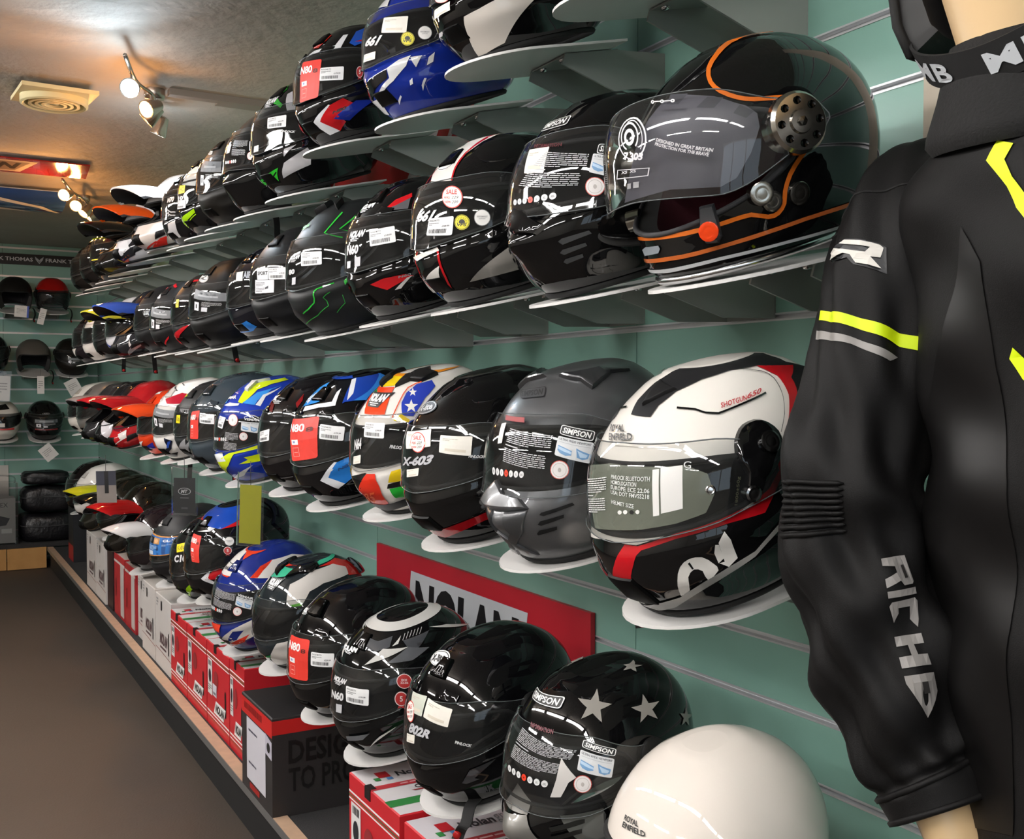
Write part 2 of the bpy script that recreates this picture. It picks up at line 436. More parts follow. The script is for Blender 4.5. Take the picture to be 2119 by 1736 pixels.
def c_seal(bg='eceae6p',rim='777777p'): return [disc(.5,.5,.5,.5,rim),disc(.5,.5,.46,.46,bg,1),txt('PERFORMANCE',.18,.52,.82,.62,'777777p',.01,.2,2),txt('SUPPORT',.3,.4,.72,.49,'999999p',.01,.2,2)]
def c_five(): return [poly([(.3,.05),(.4,.4),(.6,.4),(.7,.05),(.5,.15)],'b02a28p'),disc(.5,.6,.4,.4,'f0dcd8p',0),disc(.5,.6,.35,.35,'b83030p',1),txt('5',.41,.46,.59,.76,'f4e8e4p',.03,z=2)]
def c_ece(): return [disc(.5,.5,.48,.48,'f0dcd8p',0),disc(.5,.5,.43,.43,'b02a28p',1),txt('ECE',.33,.52,.67,.66,'f4e8e4p',z=2),txt('22-06',.26,.34,.74,.48,'f4e8e4p',z=2)]
def c_badge(s,bg='101010p',fg='f0f0eep',sh=.15): return [rrect(0,0,1,1,.08,fg,0,.2),rrect(.025,.07,.975,.93,.07,bg,1,.18),txt(s,.08,.2,.92,.8,fg,.03,sh,2)]
def c_view(): return [rrect(0,0,1,1,.06,'d8dadcp'),txt('ULTRA-WIDE VIEWPORT',.05,.82,.95,.93,'444a50p',.015,z=1),rect(.06,.72,.94,.735,'9aa0a6p',1),
            poly([(.06,.55),(.25,.5),(.46,.42),(.46,.2),(.3,.12),(.14,.18),(.06,.3)],'6f9cc8p',1),poly([(.06,.5),(.25,.45),(.46,.36),(.46,.26),(.25,.3),(.08,.36)],'b9d3eap',2),
            poly([(.56,.6),(.7,.52),(.94,.44),(.92,.2),(.78,.1),(.62,.16)],'6f9cc8p',1),poly([(.6,.5),(.75,.42),(.9,.36),(.86,.22),(.7,.2)],'b9d3eap',2)]
def c_round(): return [disc(.5,.5,.5,.5,'c0483ep'),disc(.5,.5,.46,.46,'e8e4e2p',1),ring(.5,.5,.36,.36,.02,'b0aaa6p',2),disc(.5,.5,.09,.12,'b8b2aep',2)]
def c_sizes():
    o=[]
    for i,s in enumerate(('XS','S','S','M','L','XL','XXL')):
        o+= [disc((i+.5)/7,.5,.058,.42,'e23b20p' if i==3 else 'dcdcdcp'),txt(s,(i+.5)/7-.008*(len(s)+1),.34,(i+.5)/7+.008*(len(s)+1),.62,'551208p' if i==3 else '555555p',.01)]
    return o
def c_info(n=8,c='b4b4b6p',seed=2): return lines(0,.55,1,.95,n,c,seed,.45)+[rect(0,.47,.35,.5,c)]+lines(0,0,.95,.42,n,c,seed+5,.45)
def c_logo(s,c='f0f0eep',sh=.35,under=True,bold=.05):
    o=[txt(s,0,.34 if under else 0,1,1,c,bold,sh)]
    if under: o+= [rect(.2,.16,.82,.24,c),rect(.3,.02,.72,.09,c)]
    return o
def c_nolan(fg='f0f0eep',bg=None): 
    o=[txt('NOLAN',0,.34,1,1,fg,.075,.3),poly([(.12,.18),(.72,.18),(.7,.26),(.1,.26)],fg,1),poly([(.2,.02),(.64,.02),(.62,.1),(.18,.1)],fg,1)]
    if bg: o.insert(0,poly([(-.08,-.1),(.78,-.1),(1.14,1.12),(.08,1.12)],bg,0))
    return o
def c_oval(s,fg='111111p',bg='f0f0eep',sh=.2): return [disc(.5,.5,.5,.5,bg),ring(.5,.5,.46,.44,.03,fg,1),txt(s,.16,.28,.84,.74,fg,.03,sh,2)]
def c_yellow(s='Kids'): return [rect(0,0,1,1,'f0dc10p'),txt(s,.14,.25,.86,.8,'3a3408p',.0)]
def c_bubbletext(lns,c='e4e4e4p',bold=.02,sh=0):
    n=len(lns); L=max(len(x) for x in lns); return [txt(x,0,1-(i+1)/n+.12/n,len(x)/L,1-i/n-.08/n,c,bold,sh) for i,x in enumerate(lns)]
def c_clear(): return [*lines(.05,.66,.45,.95,6,'9a9a9ap',4),rect(.55,.7,.75,.95,'dcdcdcp'),rect(.6,.76,.7,.9,'555555p',1),*lines(.05,.1,.9,.5,7,'8c8c8cp',9)]
def c_hjc(): return [rect(0,.62,1,1,'6a6d70p'),rect(.2,.76,.8,.84,'9a9da0p',1),rect(.06,.12,.26,.5,'dcdce0p'),rect(.13,.22,.19,.4,'333333p',1),rect(.36,.1,.55,.3,'c8c8ccp'),*lines(.36,.34,.9,.55,4,'9a9a9ap',7)]
def c_blue(): return [rect(0,0,1,1,'2f74c0p'),rect(0,.94,1,1,'c88a40p',1),rect(0,0,1,.05,'c88a40p',1),rect(.06,.6,.34,.88,'15181cp',1),rect(.36,.6,.58,.88,'c09058p',1),disc(.2,.74,.08,.1,'4a4e55p',2),disc(.47,.74,.07,.1,'e0b080p',2),
            txt('CL-Y',.68,.72,.98,.84,'f0f4f8p',.04,z=1),*lines(.08,.3,.5,.52,4,'a8c8e8p',3),*lines(.66,.5,.98,.6,2,'a8c8e8p',5),rect(.04,.08,.34,.26,'d0dce8p',1)]
def c_target(): return [ring(.55,.55,.42,.42,.035,'d8d6dap'),ring(.5,.6,.27,.27,.035,'d8d6dap',1,24,-40,250),ring(.5,.6,.16,.16,.07,'d8d6dap',1),ring(.55,.55,.33,.36,.018,'d8d6dap',1,24,-30,120),txt('7.303',.3,.12,.9,.3,'d8d6dap',.04,.2,2)]
def c_frame(c='c8c6cap'): return [rect(0,0,1,.08,c),rect(0,.92,1,1,c),rect(0,0,.025,1,c),rect(.975,0,1,1,c)]
def c_rlogo(): return [poly([(-.04,-.08),(.36,-.08),(.46,.16),(.62,-.08),(1.06,-.12),(1.04,.98),(.9,1.08),(.04,1.08),(.0,.7)],'14161ap'),poly([(.0,0),(.28,0),(.36,.32),(.5,.32),(.66,0),(.98,0),(.8,.36),(.94,.44),(.98,.92),(.88,1),(.1,1),(.08,.78),(.72,.78),(.7,.52),(.1,.52)],'d8d4ccp',2)]
def c_richa():
    c='8d8986p'; o=[]
    o+= [poly([(0,0),(.045,0),(.06,.4),(.10,.4),(.13,0),(.19,0),(.155,.46),(.19,.55),(.19,.92),(.175,1),(0,1)],c),rect(.06,.62,.145,.76,'2a2827p',1)]
    o+= [rect(.215,0,.265,1,c)]
    o+= [poly([(.30,.1),(.33,0),(.45,.08),(.39,.3),(.35,.3),(.35,.72),(.44,.72),(.5,.95),(.45,1),(.32,1),(.29,.9)],c)]
    o+= [rect(.54,0,.60,1,c),rect(.60,.38,.66,.62,c),rect(.66,0,.72,1,c)]
    o+= [poly([(.76,0),(.80,0),(1,.46),(.86,1),(.76,1)],c),rect(.80,.42,.86,.6,'2a2827p',1)]
    return o
CONT = {}
def content(spec):
    """spec: name or (name, args...)"""
    if isinstance(spec,str): spec=(spec,)
    return globals()['c_'+spec[0]](*spec[1:])

def densify(pts,step):
    out=[]; n=len(pts)
    for i in range(n):
        a=np.array(pts[i],float); b=np.array(pts[(i+1)%n],float); k=max(1,int(math.ceil(np.max(np.abs((b-a)/step)))))
        for j in range(k): out.append(a+(b-a)*j/k)
    return np.array(out)
def fill(pts,step):
    """triangulate a 2D outline with interior grid points"""
    e=densify(pts,step); lo=e.min(0); hi=e.max(0)
    n=len(e); extra=[]
    gx=np.arange(math.ceil(lo[0]/step[0]),math.floor(hi[0]/step[0])+1)*step[0]; gy=np.arange(math.ceil(lo[1]/step[1]),math.floor(hi[1]/step[1])+1)*step[1]
    if len(gx)*len(gy):
        G=np.stack(np.meshgrid(gx,gy),-1).reshape(-1,2)
        x,y=G[:,0],G[:,1]; ins=np.zeros(len(G),bool)
        for i in range(n):
            x1,y1=e[i]; x2,y2=e[(i+1)%n]
            if y1==y2: continue
            c=((y1>y)!=(y2>y))&(x<(x2-x1)*(y-y1)/(y2-y1)+x1); ins^=c
        extra=G[ins]
    sc=1.0/np.array(step)
    V=[Vector((a[0]*sc[0],a[1]*sc[1])) for a in e]+[Vector((a[0]*sc[0],a[1]*sc[1])) for a in extra]
    r=delaunay_2d_cdt(V,[],[list(range(n))],1,1e-5)
    vv=np.array([(q.x/sc[0],q.y/sc[1]) for q in r[0]]).reshape(-1,2)
    return vv,[tuple(f) for f in r[2]]
def orient(v,f):
    """make faces counter-clockwise in 2D"""
    out=[]
    for q in f:
        a=v[list(q)]; s=np.sum(a[:,0]*np.roll(a[:,1],-1)-np.roll(a[:,0],-1)*a[:,1])
        out.append(tuple(q) if s>0 else tuple(reversed(q)))
    return out
def put_print(mb, items, mapf, step=None, lift=.0004, flip=False):
    """items in the unit square -> mapf(xy array, offset) 3D"""
    for c,pts,faces,z in items:
        pts=np.asarray(pts,float)
        if pts.size==0 or (faces is not None and len(faces)==0): continue
        if faces is None:
            if step is not None: v,f=fill(pts,step)
            else: v,f=pts,[tuple(range(len(pts)))]
        else: v,f=pts,faces
        f=orient(v,f)
        if flip: f=[tuple(reversed(q)) for q in f]
        mb.add(mapf(v,lift*z),f,paint(c) if isinstance(c,str) else c)
def quad_map(q):
    """unit square -> 3D planar quad TL,TR,BR,BL"""
    q=np.asarray(q,float); n=np.cross(q[1]-q[0],q[0]-q[3]); n/=np.linalg.norm(n)
    def f(v,off):
        x=v[:,:1]; y=v[:,1:2]
        return (q[0]*(1-x)+q[1]*x)*y+(q[3]*(1-x)+q[2]*x)*(1-y)+n*off
    return f
# ---------------------------------------------------------------- helmets
VOFF = {'full':.0065,'simpson':.0065,'retro':.021,'mx':.004,'open':.006,'peak':0}
def grid_shell(kind,nu,n1,n2,n3,off):
    u=np.linspace(-180,180,nu,endpoint=False)
    vb,vt=port(kind,u)
    if kind=='open': vb=np.where(np.abs(u)<PORT['open'][0],vb,vb)
    rows=[]
    for k in range(n1): rows.append(vb*(k/n1))
    for k in range(n2): rows.append(vb+(vt-vb)*k/n2)
    for k in range(n3): rows.append(vt+(.988-vt)*(1-(1-k/(n3-1))**1.35))
    Vv=np.array(rows); Uu=np.broadcast_to(u,Vv.shape)
    o=off(Uu,Vv) if callable(off) else off
    return u,Vv,surf(kind,Uu,Vv,o)
def visor_v(kind,u,Uv):
    """lower / upper edge of the visor at u"""
    a=np.abs(u)/Uv
    if kind=='retro': lo=.315-.10*np.clip(a,0,.75)**1.5; hi=.675-.12*a**2; pv=.50
    elif kind=='simpson': lo=.375-.05*np.clip(a,0,.7); hi=.750-.10*a**2; pv=.53
    elif kind=='open': p0,p1=port(kind,0); lo=.12+0*a; hi=p1+.05+0*a; pv=.45
    else: lo=.325+.13*np.clip(a,0,.62)**1.3; hi=.690-.02*a; pv=.535
    t=np.clip((a-.46)/.46,0,1); w=t*t*(3-2*t)
    lo=lo*(1-w)+(pv-.080)*w; hi=hi*(1-w)+(pv+.070)*w
    e=np.sqrt(np.clip(1-np.clip((a-.86)/.14,0,1)**2,0,1)); mid=(lo+hi)/2
    return mid-(mid-lo)*np.maximum(e,.12), mid+(hi-mid)*np.maximum(e,.12)
def raised(mb,kind,pts,h,m,base=.0004,step=(6,.05)):
    """soft-edged raised panel on the shell"""
    v,f=fill(np.asarray(pts,float).reshape(-1,2),step); f=orient(v,f)
    n=len(v); cnt={}
    for q in f:
        for a,b in zip(q,q[1:]+q[:1]): cnt[(a,b)]=1
    edge=[(a,b) for (a,b) in cnt if (b,a) not in cnt]
    bnd=sorted(set(a for e in edge for a in e)); c=v[bnd].mean(0); ix={a:i for i,a in enumerate(bnd)}; nb=len(bnd)
    tv=c+(v-c)*.80; ring1=c+(v[bnd]-c)*.92; ring0=v[bnd]
    top=surf(kind,tv[:,0],tv[:,1],np.full(n,h)); r1=surf(kind,ring1[:,0],ring1[:,1],np.full(nb,h*.8)); r0=surf(kind,ring0[:,0],ring0[:,1],np.full(nb,base))
    F=list(f)
    for a,b in edge: F+= [(n+ix[a],n+ix[b],b,a),(n+nb+ix[a],n+nb+ix[b],n+ix[b],n+ix[a])]
    mb.add(np.concatenate([top,r1,r0]),F,m)
DARK='0d0d0eg'
def build_helmet(h):
    kind=h['k']; hi=h.get('hi',1); nu=96 if hi else 56
    M=np.array(h['M']) if 'M' in h else pose(h['X'],h['row'],h.get('yaw',0),h['s'])
    if 'M' not in h: M[2,3]+=h.get('dz',0)
    nm={'mx':'motocross_helmet','open':'open_face_helmet'}.get(kind,'full_face_helmet')
    if h.get('peak') and kind!='mx': nm='adventure_helmet'
    root=empty(nm,M); tag(root,h['label'],'helmet',h.get('group'))
    U0=PORT[kind][0]; n1,n2,n3=(17,6,17) if hi else (10,4,11)
    u,Vv,P=grid_shell(kind,nu,n1,n2,n3,0.0)
    rws=P.shape[0]; uc=u+180/nu*1.0
    mask=np.ones((rws-1,nu),bool)
    if kind=='open': mask[0:n1+n2,:]=~(np.abs(uc)<U0)[None,:]
    else: mask[n1:n1+n2,:]=~(np.abs(uc)<U0)[None,:]
    base=paint(h['base'])
    mb=MB(); mb.grid(P,base,wrap_u=True,mask=mask)
    k0=(rws-1)*nu; top=surf0(kind,0,1.0)*0+surf0(kind,np.array([0.,180.]),np.array([.999,.999])).mean(0)
    top[2]=P[-1,:,2].max()+.0012
    mb.add(np.concatenate([P[-1],top[None]]),[(j,(j+1)%nu,nu) for j in range(nu)],base)
    shell=mb.build('shell',root,True)
    # liner: inner skin, port reveal and neck roll
    lm=M_LINER_R if h.get('liner')=='r' else M_LINER
    cheek=lambda U,V: -(.020+.016*np.exp(-((np.abs(U)-55)/30)**2)*np.clip(1-V/.45,0,1))
    _,_,Q=grid_shell(kind,nu,n1,n2,n3,cheek)
    lb=MB(); lb.grid(Q,lm,wrap_u=True,mask=mask,flip=True)
    strip=[]
    e=[]
    for i in range(rws-1):
        for j in range(nu):
            if not mask[i,j]: continue
            j2=(j+1)%nu
            for (a,b,ni,nj) in (((i,j),(i,j2),i-1,j),((i+1,j2),(i+1,j),i+1,j),((i,j2),(i+1,j2),i,j2),((i+1,j),(i,j),i,(j-1)%nu)):
                if ni<0 or (ni<rws-1 and not mask[ni,nj]): e.append((a,b))
    if e:
        vv=[];ff=[]
        for a,b in e:
            k=len(vv); vv+= [P[a],P[b],Q[b],Q[a]]; ff.append((k+3,k+2,k+1,k))
        lb.add(np.array(vv),ff,M_RUB)
    lb.build('liner',root,True)
    # rim bead
    if kind!='open':
        pr=surf(kind,u,np.full(nu,.004),.0)
        tb=MB(); tb.tube(pr,.0052,paint(h.get('rim','101010r')),6,closed=True); tb.build('rim_trim',root,True)
        uu=np.concatenate([np.linspace(-U0,U0,30),np.linspace(U0,-U0,30)]); a,b=port(kind,uu)
        vv=np.concatenate([a[:30],b[30:]]); tb=MB(); tb.tube(surf(kind,uu,vv,.0008),.0036,paint(h.get('gask','121212r')),5,closed=True); tb.build('eyeport_gasket',root,True)
    else:
        uu=np.concatenate([[-U0,-U0,-U0],np.linspace(-U0,U0,24),[U0,U0,U0],np.linspace(U0,360-U0,40)[1:-1]])
        pv=port(kind,np.clip(uu,-U0+.5,U0-.5))[1]
        vv=np.where(np.arange(len(uu))>=30,.004,pv); vv[0]=.0; vv[1]=.12; vv[2]=.3; vv[29]=.0; vv[28]=.12; vv[27]=.3
        tb=MB(); tb.tube(surf(kind,uu,vv,.0),.0050,paint(h.get('rim','101010r')),6,closed=True); tb.build('edge_trim',root,True)
    vo=VOFF[kind]; visor=None
    if h.get('vis'):
        Uv=h.get('Uv',min(U0+24,102)); nuv=41 if hi else 25
        uu=np.linspace(-Uv,Uv,nuv); lo,hi_=visor_v(kind,uu,Uv)
        if 'vlow' in h: lo=lo-h['vlow']*np.clip(1-(np.abs(uu)/Uv)**4,0,1)
        rr=np.linspace(0,1,9); VV=lo[None]+(hi_-lo)[None]*rr[:,None]; UU=np.broadcast_to(uu,VV.shape)
        Pv=surf(kind,UU,VV,vo)
        if kind=='retro':
            Pv[...,1]+=.018*np.clip(np.cos(np.radians(UU)),0,1)
        mv=M_VISOR if h['vis']=='c' else M_VISOR_D
        vb=MB(); vb.grid(Pv,mv)
        loop=[(0,j) for j in range(nuv)]+[(i,nuv-1) for i in range(1,9)]+[(8,j) for j in range(nuv-2,-1,-1)]+[(i,0) for i in range(7,0,-1)]
        nn=normal(kind,UU,VV); L=np.array([Pv[q] for q in loop]); L2=L-np.array([nn[q] for q in loop])*.0022
        m=len(loop); vb.add(np.concatenate([L,L2]),[(j,(j+1)%m,m+(j+1)%m,m+j) for j in range(m)][::1],mv)
        visor=vb.build('visor',root,True)
        if h.get('edge',1):
            tb=MB(); tb.tube(L,.0008,paint('54585ag'),4,closed=True); tb.build('visor_edge',visor,True)
        if kind!='retro':
            for sgn in ((1,-1) if h.get('piv',1) else ()):
                c=surf(kind,sgn*(Uv-11),np.array((lo+hi_)[3]/2+.01),vo-.001); n=normal(kind,sgn*(Uv-11.),np.array((lo+hi_)[3]/2+.01))
                R=np.array(Vector(n).to_track_quat('Z','Y').to_matrix()); MM=np.eye(4); MM[:3,:3]=R; MM[:3,3]=c
                pb=MB(); pb.lathe([(.0255,-.004),(.0255,.002),(.022,.0045),(.012,.005),(.0105,.0075),(.006,.008)],paint(h.get('pivc','161616m')),20,MM,caps=True); pb.build('visor_pivot',root,'auto')
    # peak
    if kind=='mx' or h.get('peak'):
        uu=np.linspace(-90,90,19); v_=np.linspace(0,1,9); VV,UU=np.meshgrid(v_,uu,indexing='ij')
        T=surf0('peak',UU,VV); B=T-np.array([0,0,.006]); pb=MB(); pc=paint(h.get('peak',h['base']))
        pb.grid(T,pc); pb.grid(B,paint('2a2a2cm'),flip=True)
        loop=[(0,j) for j in range(19)]+[(i,18) for i in range(1,9)]+[(8,j) for j in range(17,-1,-1)]+[(i,0) for i in range(7,0,-1)]
        L=np.array([T[q] for q in loop]); L2=np.array([B[q] for q in loop]); m=len(loop)
        pb.add(np.concatenate([L,L2]),[(j,m+j,m+(j+1)%m,(j+1)%m) for j in range(m)],pc)
        peak=pb.build('peak',root,'auto')
    else: peak=None
    # vents
    for it in (h.get('raised') or ([('chin_vent','0a0a0am',[-14,.09,14,.09,11,.17,-11,.17],.003),('top_vent',h['base'],[-13,.79,13,.79,9,.88,-9,.88],.005)] if kind=='full' and 'short' in h else [('mouth_vent','0a0a0am',[-15,.07,15,.07,12,.2,-12,.2],.004),('cheek_vent','101012m',[34,.10,58,.16,56,.22,36,.19],.004)] if kind=='mx' else ())):
        nmv,pc,pts,ht=it
        mb=MB(); raised(mb,kind,pts,ht,paint(pc)); 
        q=np.asarray(pts).reshape(-1,2)
        mb.build(nmv,root,'auto')
        if it is not None and np.abs(q[:,0]).min()>6 and nmv!='visor_tab':
            mb=MB(); raised(mb,kind,q*np.array([-1,1]),ht,paint(pc)); mb.build(nmv,root,'auto')
    for pt in h.get('parts',()):
        if pt[0]=='pivot': nmv,pc,uS,vS,rad,ht=pt; sf='P'
        else: nmv,pc,uS,vS,rad,ht,sf=pt
        b0=vo if sf in 'VP' else 0.0
        for sg in ((1,) if nmv=='tab_stud' or sf=='V' else (1,-1)):
            c=surf(kind,sg*uS,np.array(vS),b0); n=normal(kind,sg*uS,np.array(vS))
            R=np.array(Vector(n).to_track_quat('Z','Y').to_matrix()); MM=np.eye(4); MM[:3,:3]=R; MM[:3,3]=c
            if sf=='P': MM[1,3]+=.018*max(math.cos(math.radians(uS)),0)
            mb=MB()
            if nmv=='pivot':
                mb.lathe([(rad*.8,-.026),(rad*.8,-.004),(rad,-.003),(rad,ht-.004),(rad*.9,ht),(rad*.4,ht),(rad*.36,ht+.003),(rad*.22,ht+.003)],paint(pc),28,MM,caps=True); po=mb.build('visor_pivot',root,'auto')
                for k in range(8):
                    a=k*math.pi/4; M2=MM.copy(); M2[:3,3]=MM[:3,3]+MM[:3,:3]@np.array([rad*.68*math.cos(a),rad*.68*math.sin(a),0])
                    q=MB(); q.lathe([(rad*.13,ht+.0012),(rad*.09,ht+.0005),(0,ht+.0005)],paint('2a2826c'),8,M2); q.build('dimple',po,True)
                q=MB(); q.lathe([(rad*.17,ht+.003),(rad*.15,ht+.006),(0,ht+.0065)],paint('6a6864c'),6,MM); q.build('bolt',po)
            else:
                mb.lathe([(rad,-.002),(rad,ht-.001),(rad*.75,ht),(rad*.55,ht-.0006),(rad*.4,ht-.0004)],paint(pc),16,MM,caps=True); mb.build(nmv,visor if (sf=='V' and visor) else root,'auto')
    # paint graphics (flat print) and stickers
    zi=0
    for it in h.get('items',()):
        typ,sf=it[0],it[2]; kd='peak' if sf=='K' else kind
        b0={'S':.0011 if hi else .0018,'V':vo+.0006,'K':.0006}[sf]
        if typ=='P':
            zi+=1; pts=np.asarray(it[3],float).reshape(-1,2)
            for sg in ((1,-1) if (len(it)<5 or it[4]) else (1,)):
                q=pts*np.array([sg,1])
                if sg==-1 and pts[:,0].min()<9: continue
                v,f=fill(q,(5,.022) if sf=='S' else (5,.04)); f=orient(v,f)
                g_=MB(); g_.add(surf(kd,v[:,0],v[:,1],np.full(len(v),b0+zi*.00012)),f,paint(it[1])); g_.build('paint_panel' if sf!='V' else 'visor_print',{'S':shell,'V':visor or shell,'K':peak or shell}[sf],True)
        else:
            zi+=1; q=np.asarray(it[3],float).reshape(4,2); nm_,spec=it[1] if isinstance(it[1],tuple) and isinstance(it[1][0],tuple) else (None,it[1])
            def mp(v,off,q=q,kd=kd,b=b0+zi*.00012):
                x=v[:,:1];y=v[:,1:2]; w=(q[0]*(1-x)+q[1]*x)*y+(q[3]*(1-x)+q[2]*x)*(1-y)
                P_=surf(kd,w[:,0],w[:,1],np.full(len(w),b)+off)
                if kd=='retro' and b>.01: P_[:,1]+=.018*np.clip(np.cos(np.radians(w[:,0])),0,1)
                return P_
            mb=MB(); cs=content(it[1]); put_print(mb,cs,mp,step=(.2,.25),lift=.00025)
            key=it[1] if isinstance(it[1],str) else it[1][0]
            name={'price':'price_label','blank':'price_label','nolan':'logo','logo':'logo','oval':'logo','badge':'logo','n80':'visor_sticker'}.get(key,'sticker' if sf!='V' else 'visor_sticker')
            mb.build(name,visor if (sf=='V' and visor) else (peak if sf=='K' else shell))
    for uS,L,lean in h.get('straps',()):    # hangs outside the shelf plate: angle, length, lean
        p0=surf(kind,uS,np.array(.015),-.006); Mi=np.linalg.inv(M)[:3,:3]; dn=Mi@np.array([0,0,-1.0]); dn/=np.linalg.norm(dn)
        out=p0*np.array([1,1,0]); out/=np.linalg.norm(out); side=np.cross(out,dn); side/=np.linalg.norm(side)
        o2=max(.128-abs(p0[0])*abs(out[0]) if abs(out[0])>.8 else .055,.03)
        pts=bez([p0+dn*-.004,p0+out*o2*.7-dn*.006,p0+out*o2+dn*.012,p0+out*(o2+.004)+dn*L*.45+side*lean*.02,p0+out*(o2-.006)+dn*L*.8+side*lean*.05,p0+out*(o2-.002)+dn*L+side*lean*.06],18)
        sb=MB(); sb.ribbon(pts,side,.020,.003,M_STRAP); so=sb.build('chin_strap',root,'auto')
        R=np.array(Vector(out).to_track_quat('Z','Y').to_matrix()); MM=np.eye(4); MM[:3,:3]=R; MM[:3,3]=pts[-1]-dn*.008
        q=MB(); q.lathe([(.007,-.003),(.007,.003),(.005,.0045),(0,.0045)],paint('a01818m'),12,MM); q.build('strap_stud',so,True)
    return root

# ---------------------------------------------------------------- shelves
def shelf_meshes():
    n=18; w=.099
    out=[(w*math.cos(a),.272+.106*math.sin(a)) for a in np.linspace(0,math.pi,n)]+[(-w,.11),(w,.11)]
    c,s=math.cos(TILT),math.sin(TILT)
    def tz(y): return (.40-y)*math.tan(TILT)
    v=[(x,y,tz(y)) for x,y in out]+[(x,y,tz(y)-.004) for x,y in out]; m=len(out)
    f=[tuple(range(m)),tuple(range(m,2*m))[::-1]]+[(j,m+j,m+(j+1)%m,(j+1)%m) for j in range(m)]
    pl=MB().add(v,f,M_PLATE)
    b=MB(); t=.0018
    for sx in (-1,1):   # wedge flanges of the folded bracket
        x=sx*.052
        q=[(0,tz(.0)-.095),(0,tz(0)-.02),(.11,tz(.11)-.005),(.20,tz(.20)-.005),(.205,tz(.2)-.022),(.10,tz(.1)-.075)]
        vv=[(x-t,a,z) for a,z in q]+[(x+t,a,z) for a,z in q]; k=len(q)
        b.add(vv,[tuple(range(k))[::-1],tuple(range(k,2*k))]+[(j,(j+1)%k,k+(j+1)%k,k+j) for j in range(k)],M_BRK)
    b.box((-.054,.10,-.002),(.054,.205,.0),M_BRK,np.array([[1,0,0,0],[0,c,s,0],[0,-s,c,tz(0)-.0055],[0,0,0,1]]))
    b.box((-.054,.0,tz(0)-.095),(.054,.003,tz(0)-.02),M_BRK)
    sc=[]
    for sx in (-.03,.03): q=MB(); q.lathe([(.0,-.006),(.006,-.005),(.006,0)],M_CHROME,8,np.array([[1,0,0,sx],[0,1,0,.19],[0,0,1,tz(.19)-.008],[0,0,0,1]])); sc.append(q)
    return pl,b,sc
_pl,_br,_sc=shelf_meshes(); PROTO=None
def shelf(X,z,label,group,yaw=0,loc=None):
    global PROTO
    r=empty('helmet_shelf'); tag(r,label,'shelf',group)
    if PROTO is None:
        a=_pl.build('plate',r,False); b=_br.build('bracket',r,False); PROTO=(a,b,[q.build('screw',b,True) for q in _sc])
    else:
        a=PROTO[0].copy(); b=PROTO[1].copy(); COL.objects.link(a); COL.objects.link(b); a.parent=r; b.parent=r
        for q in PROTO[2]: c=q.copy(); COL.objects.link(c); c.parent=b
    r.location=loc if loc else (X,0,z); r.rotation_euler=(0,0,math.radians(yaw))
    return r
# ---------------------------------------------------------------- room
CEIL=2.16; XB=7.9; X0=-2.6; YL=4.2; PT=.135; PY=.383
M_SLAT=mat('88b3a5',.36,key='teal_slat_laminate',noise=(3.0,.35,'7ea99b'),spec=.45)
M_GROOVE=mat('2c2620',.8,key='groove_mdf')
M_RAIL=mat('dcdee0',.32,.45,key='aluminium_rail')
M_CEIL=mat('b8b0a6',.85,key='ceiling_plaster',bump=(22,.55,.012),noise=(5,.4,'aaa298'))
M_FLOOR=mat('3f362f',.62,key='floor_vinyl',bump=(160,.25,.002),noise=(1.6,.6,'372f28'))
M_WALLP=mat('a8a49d',.8,key='plain_wall')
PITCHZ=.0961; G0=E-.370
def plane(name,pts,m):
    b=MB(); b.add(pts,[tuple(range(len(pts)))],m); o=b.build(name); tag(o,kind='structure'); return o
plane('floor',[(X0,-.02,0),(XB+.02,-.02,0),(XB+.02,YL,0),(X0,YL,0)],M_FLOOR)
plane('ceiling',[(X0,-.02,CEIL),(X0,YL,CEIL),(XB+.02,YL,CEIL),(XB+.02,-.02,CEIL)],M_CEIL)
plane('wall_left',[(X0,YL,0),(XB,YL,0),(XB,YL,CEIL),(X0,YL,CEIL)],M_WALLP)
plane('wall_front',[(X0,-.02,0),(X0,YL,0),(X0,YL,CEIL),(X0,-.02,CEIL)],M_WALLP)
WR=plane('wall_right',[(X0,-.016,0),(X0,-.016,CEIL),(XB,-.016,CEIL),(XB,-.016,0)],M_GROOVE)
WB=plane('wall_back',[(XB+.016,-.016,0),(XB+.016,-.016,CEIL),(XB+.016,YL,CEIL),(XB+.016,YL,0)],M_GROOVE)
def slat_mesh(L,H):
    b=MB(); e=.0015; h=H/2; l=L/2
    prof=[(-.016,-h),(-e,-h),(0,-h+e),(0,h-e),(-e,h),(-.016,h)]
    v=[(-l,y,z) for y,z in prof]+[(l,y,z) for y,z in prof]; k=6
    b.add(v,[tuple(range(k))[::-1],tuple(range(k,2*k))]+[(j,(j+1)%k,k+(j+1)%k,k+j) for j in range(k)],M_SLAT); return b
GAP=.0075
gz=sorted([G0+PITCHZ*k for k in range(-9,15) if .02<G0+PITCHZ*k<CEIL-.01])
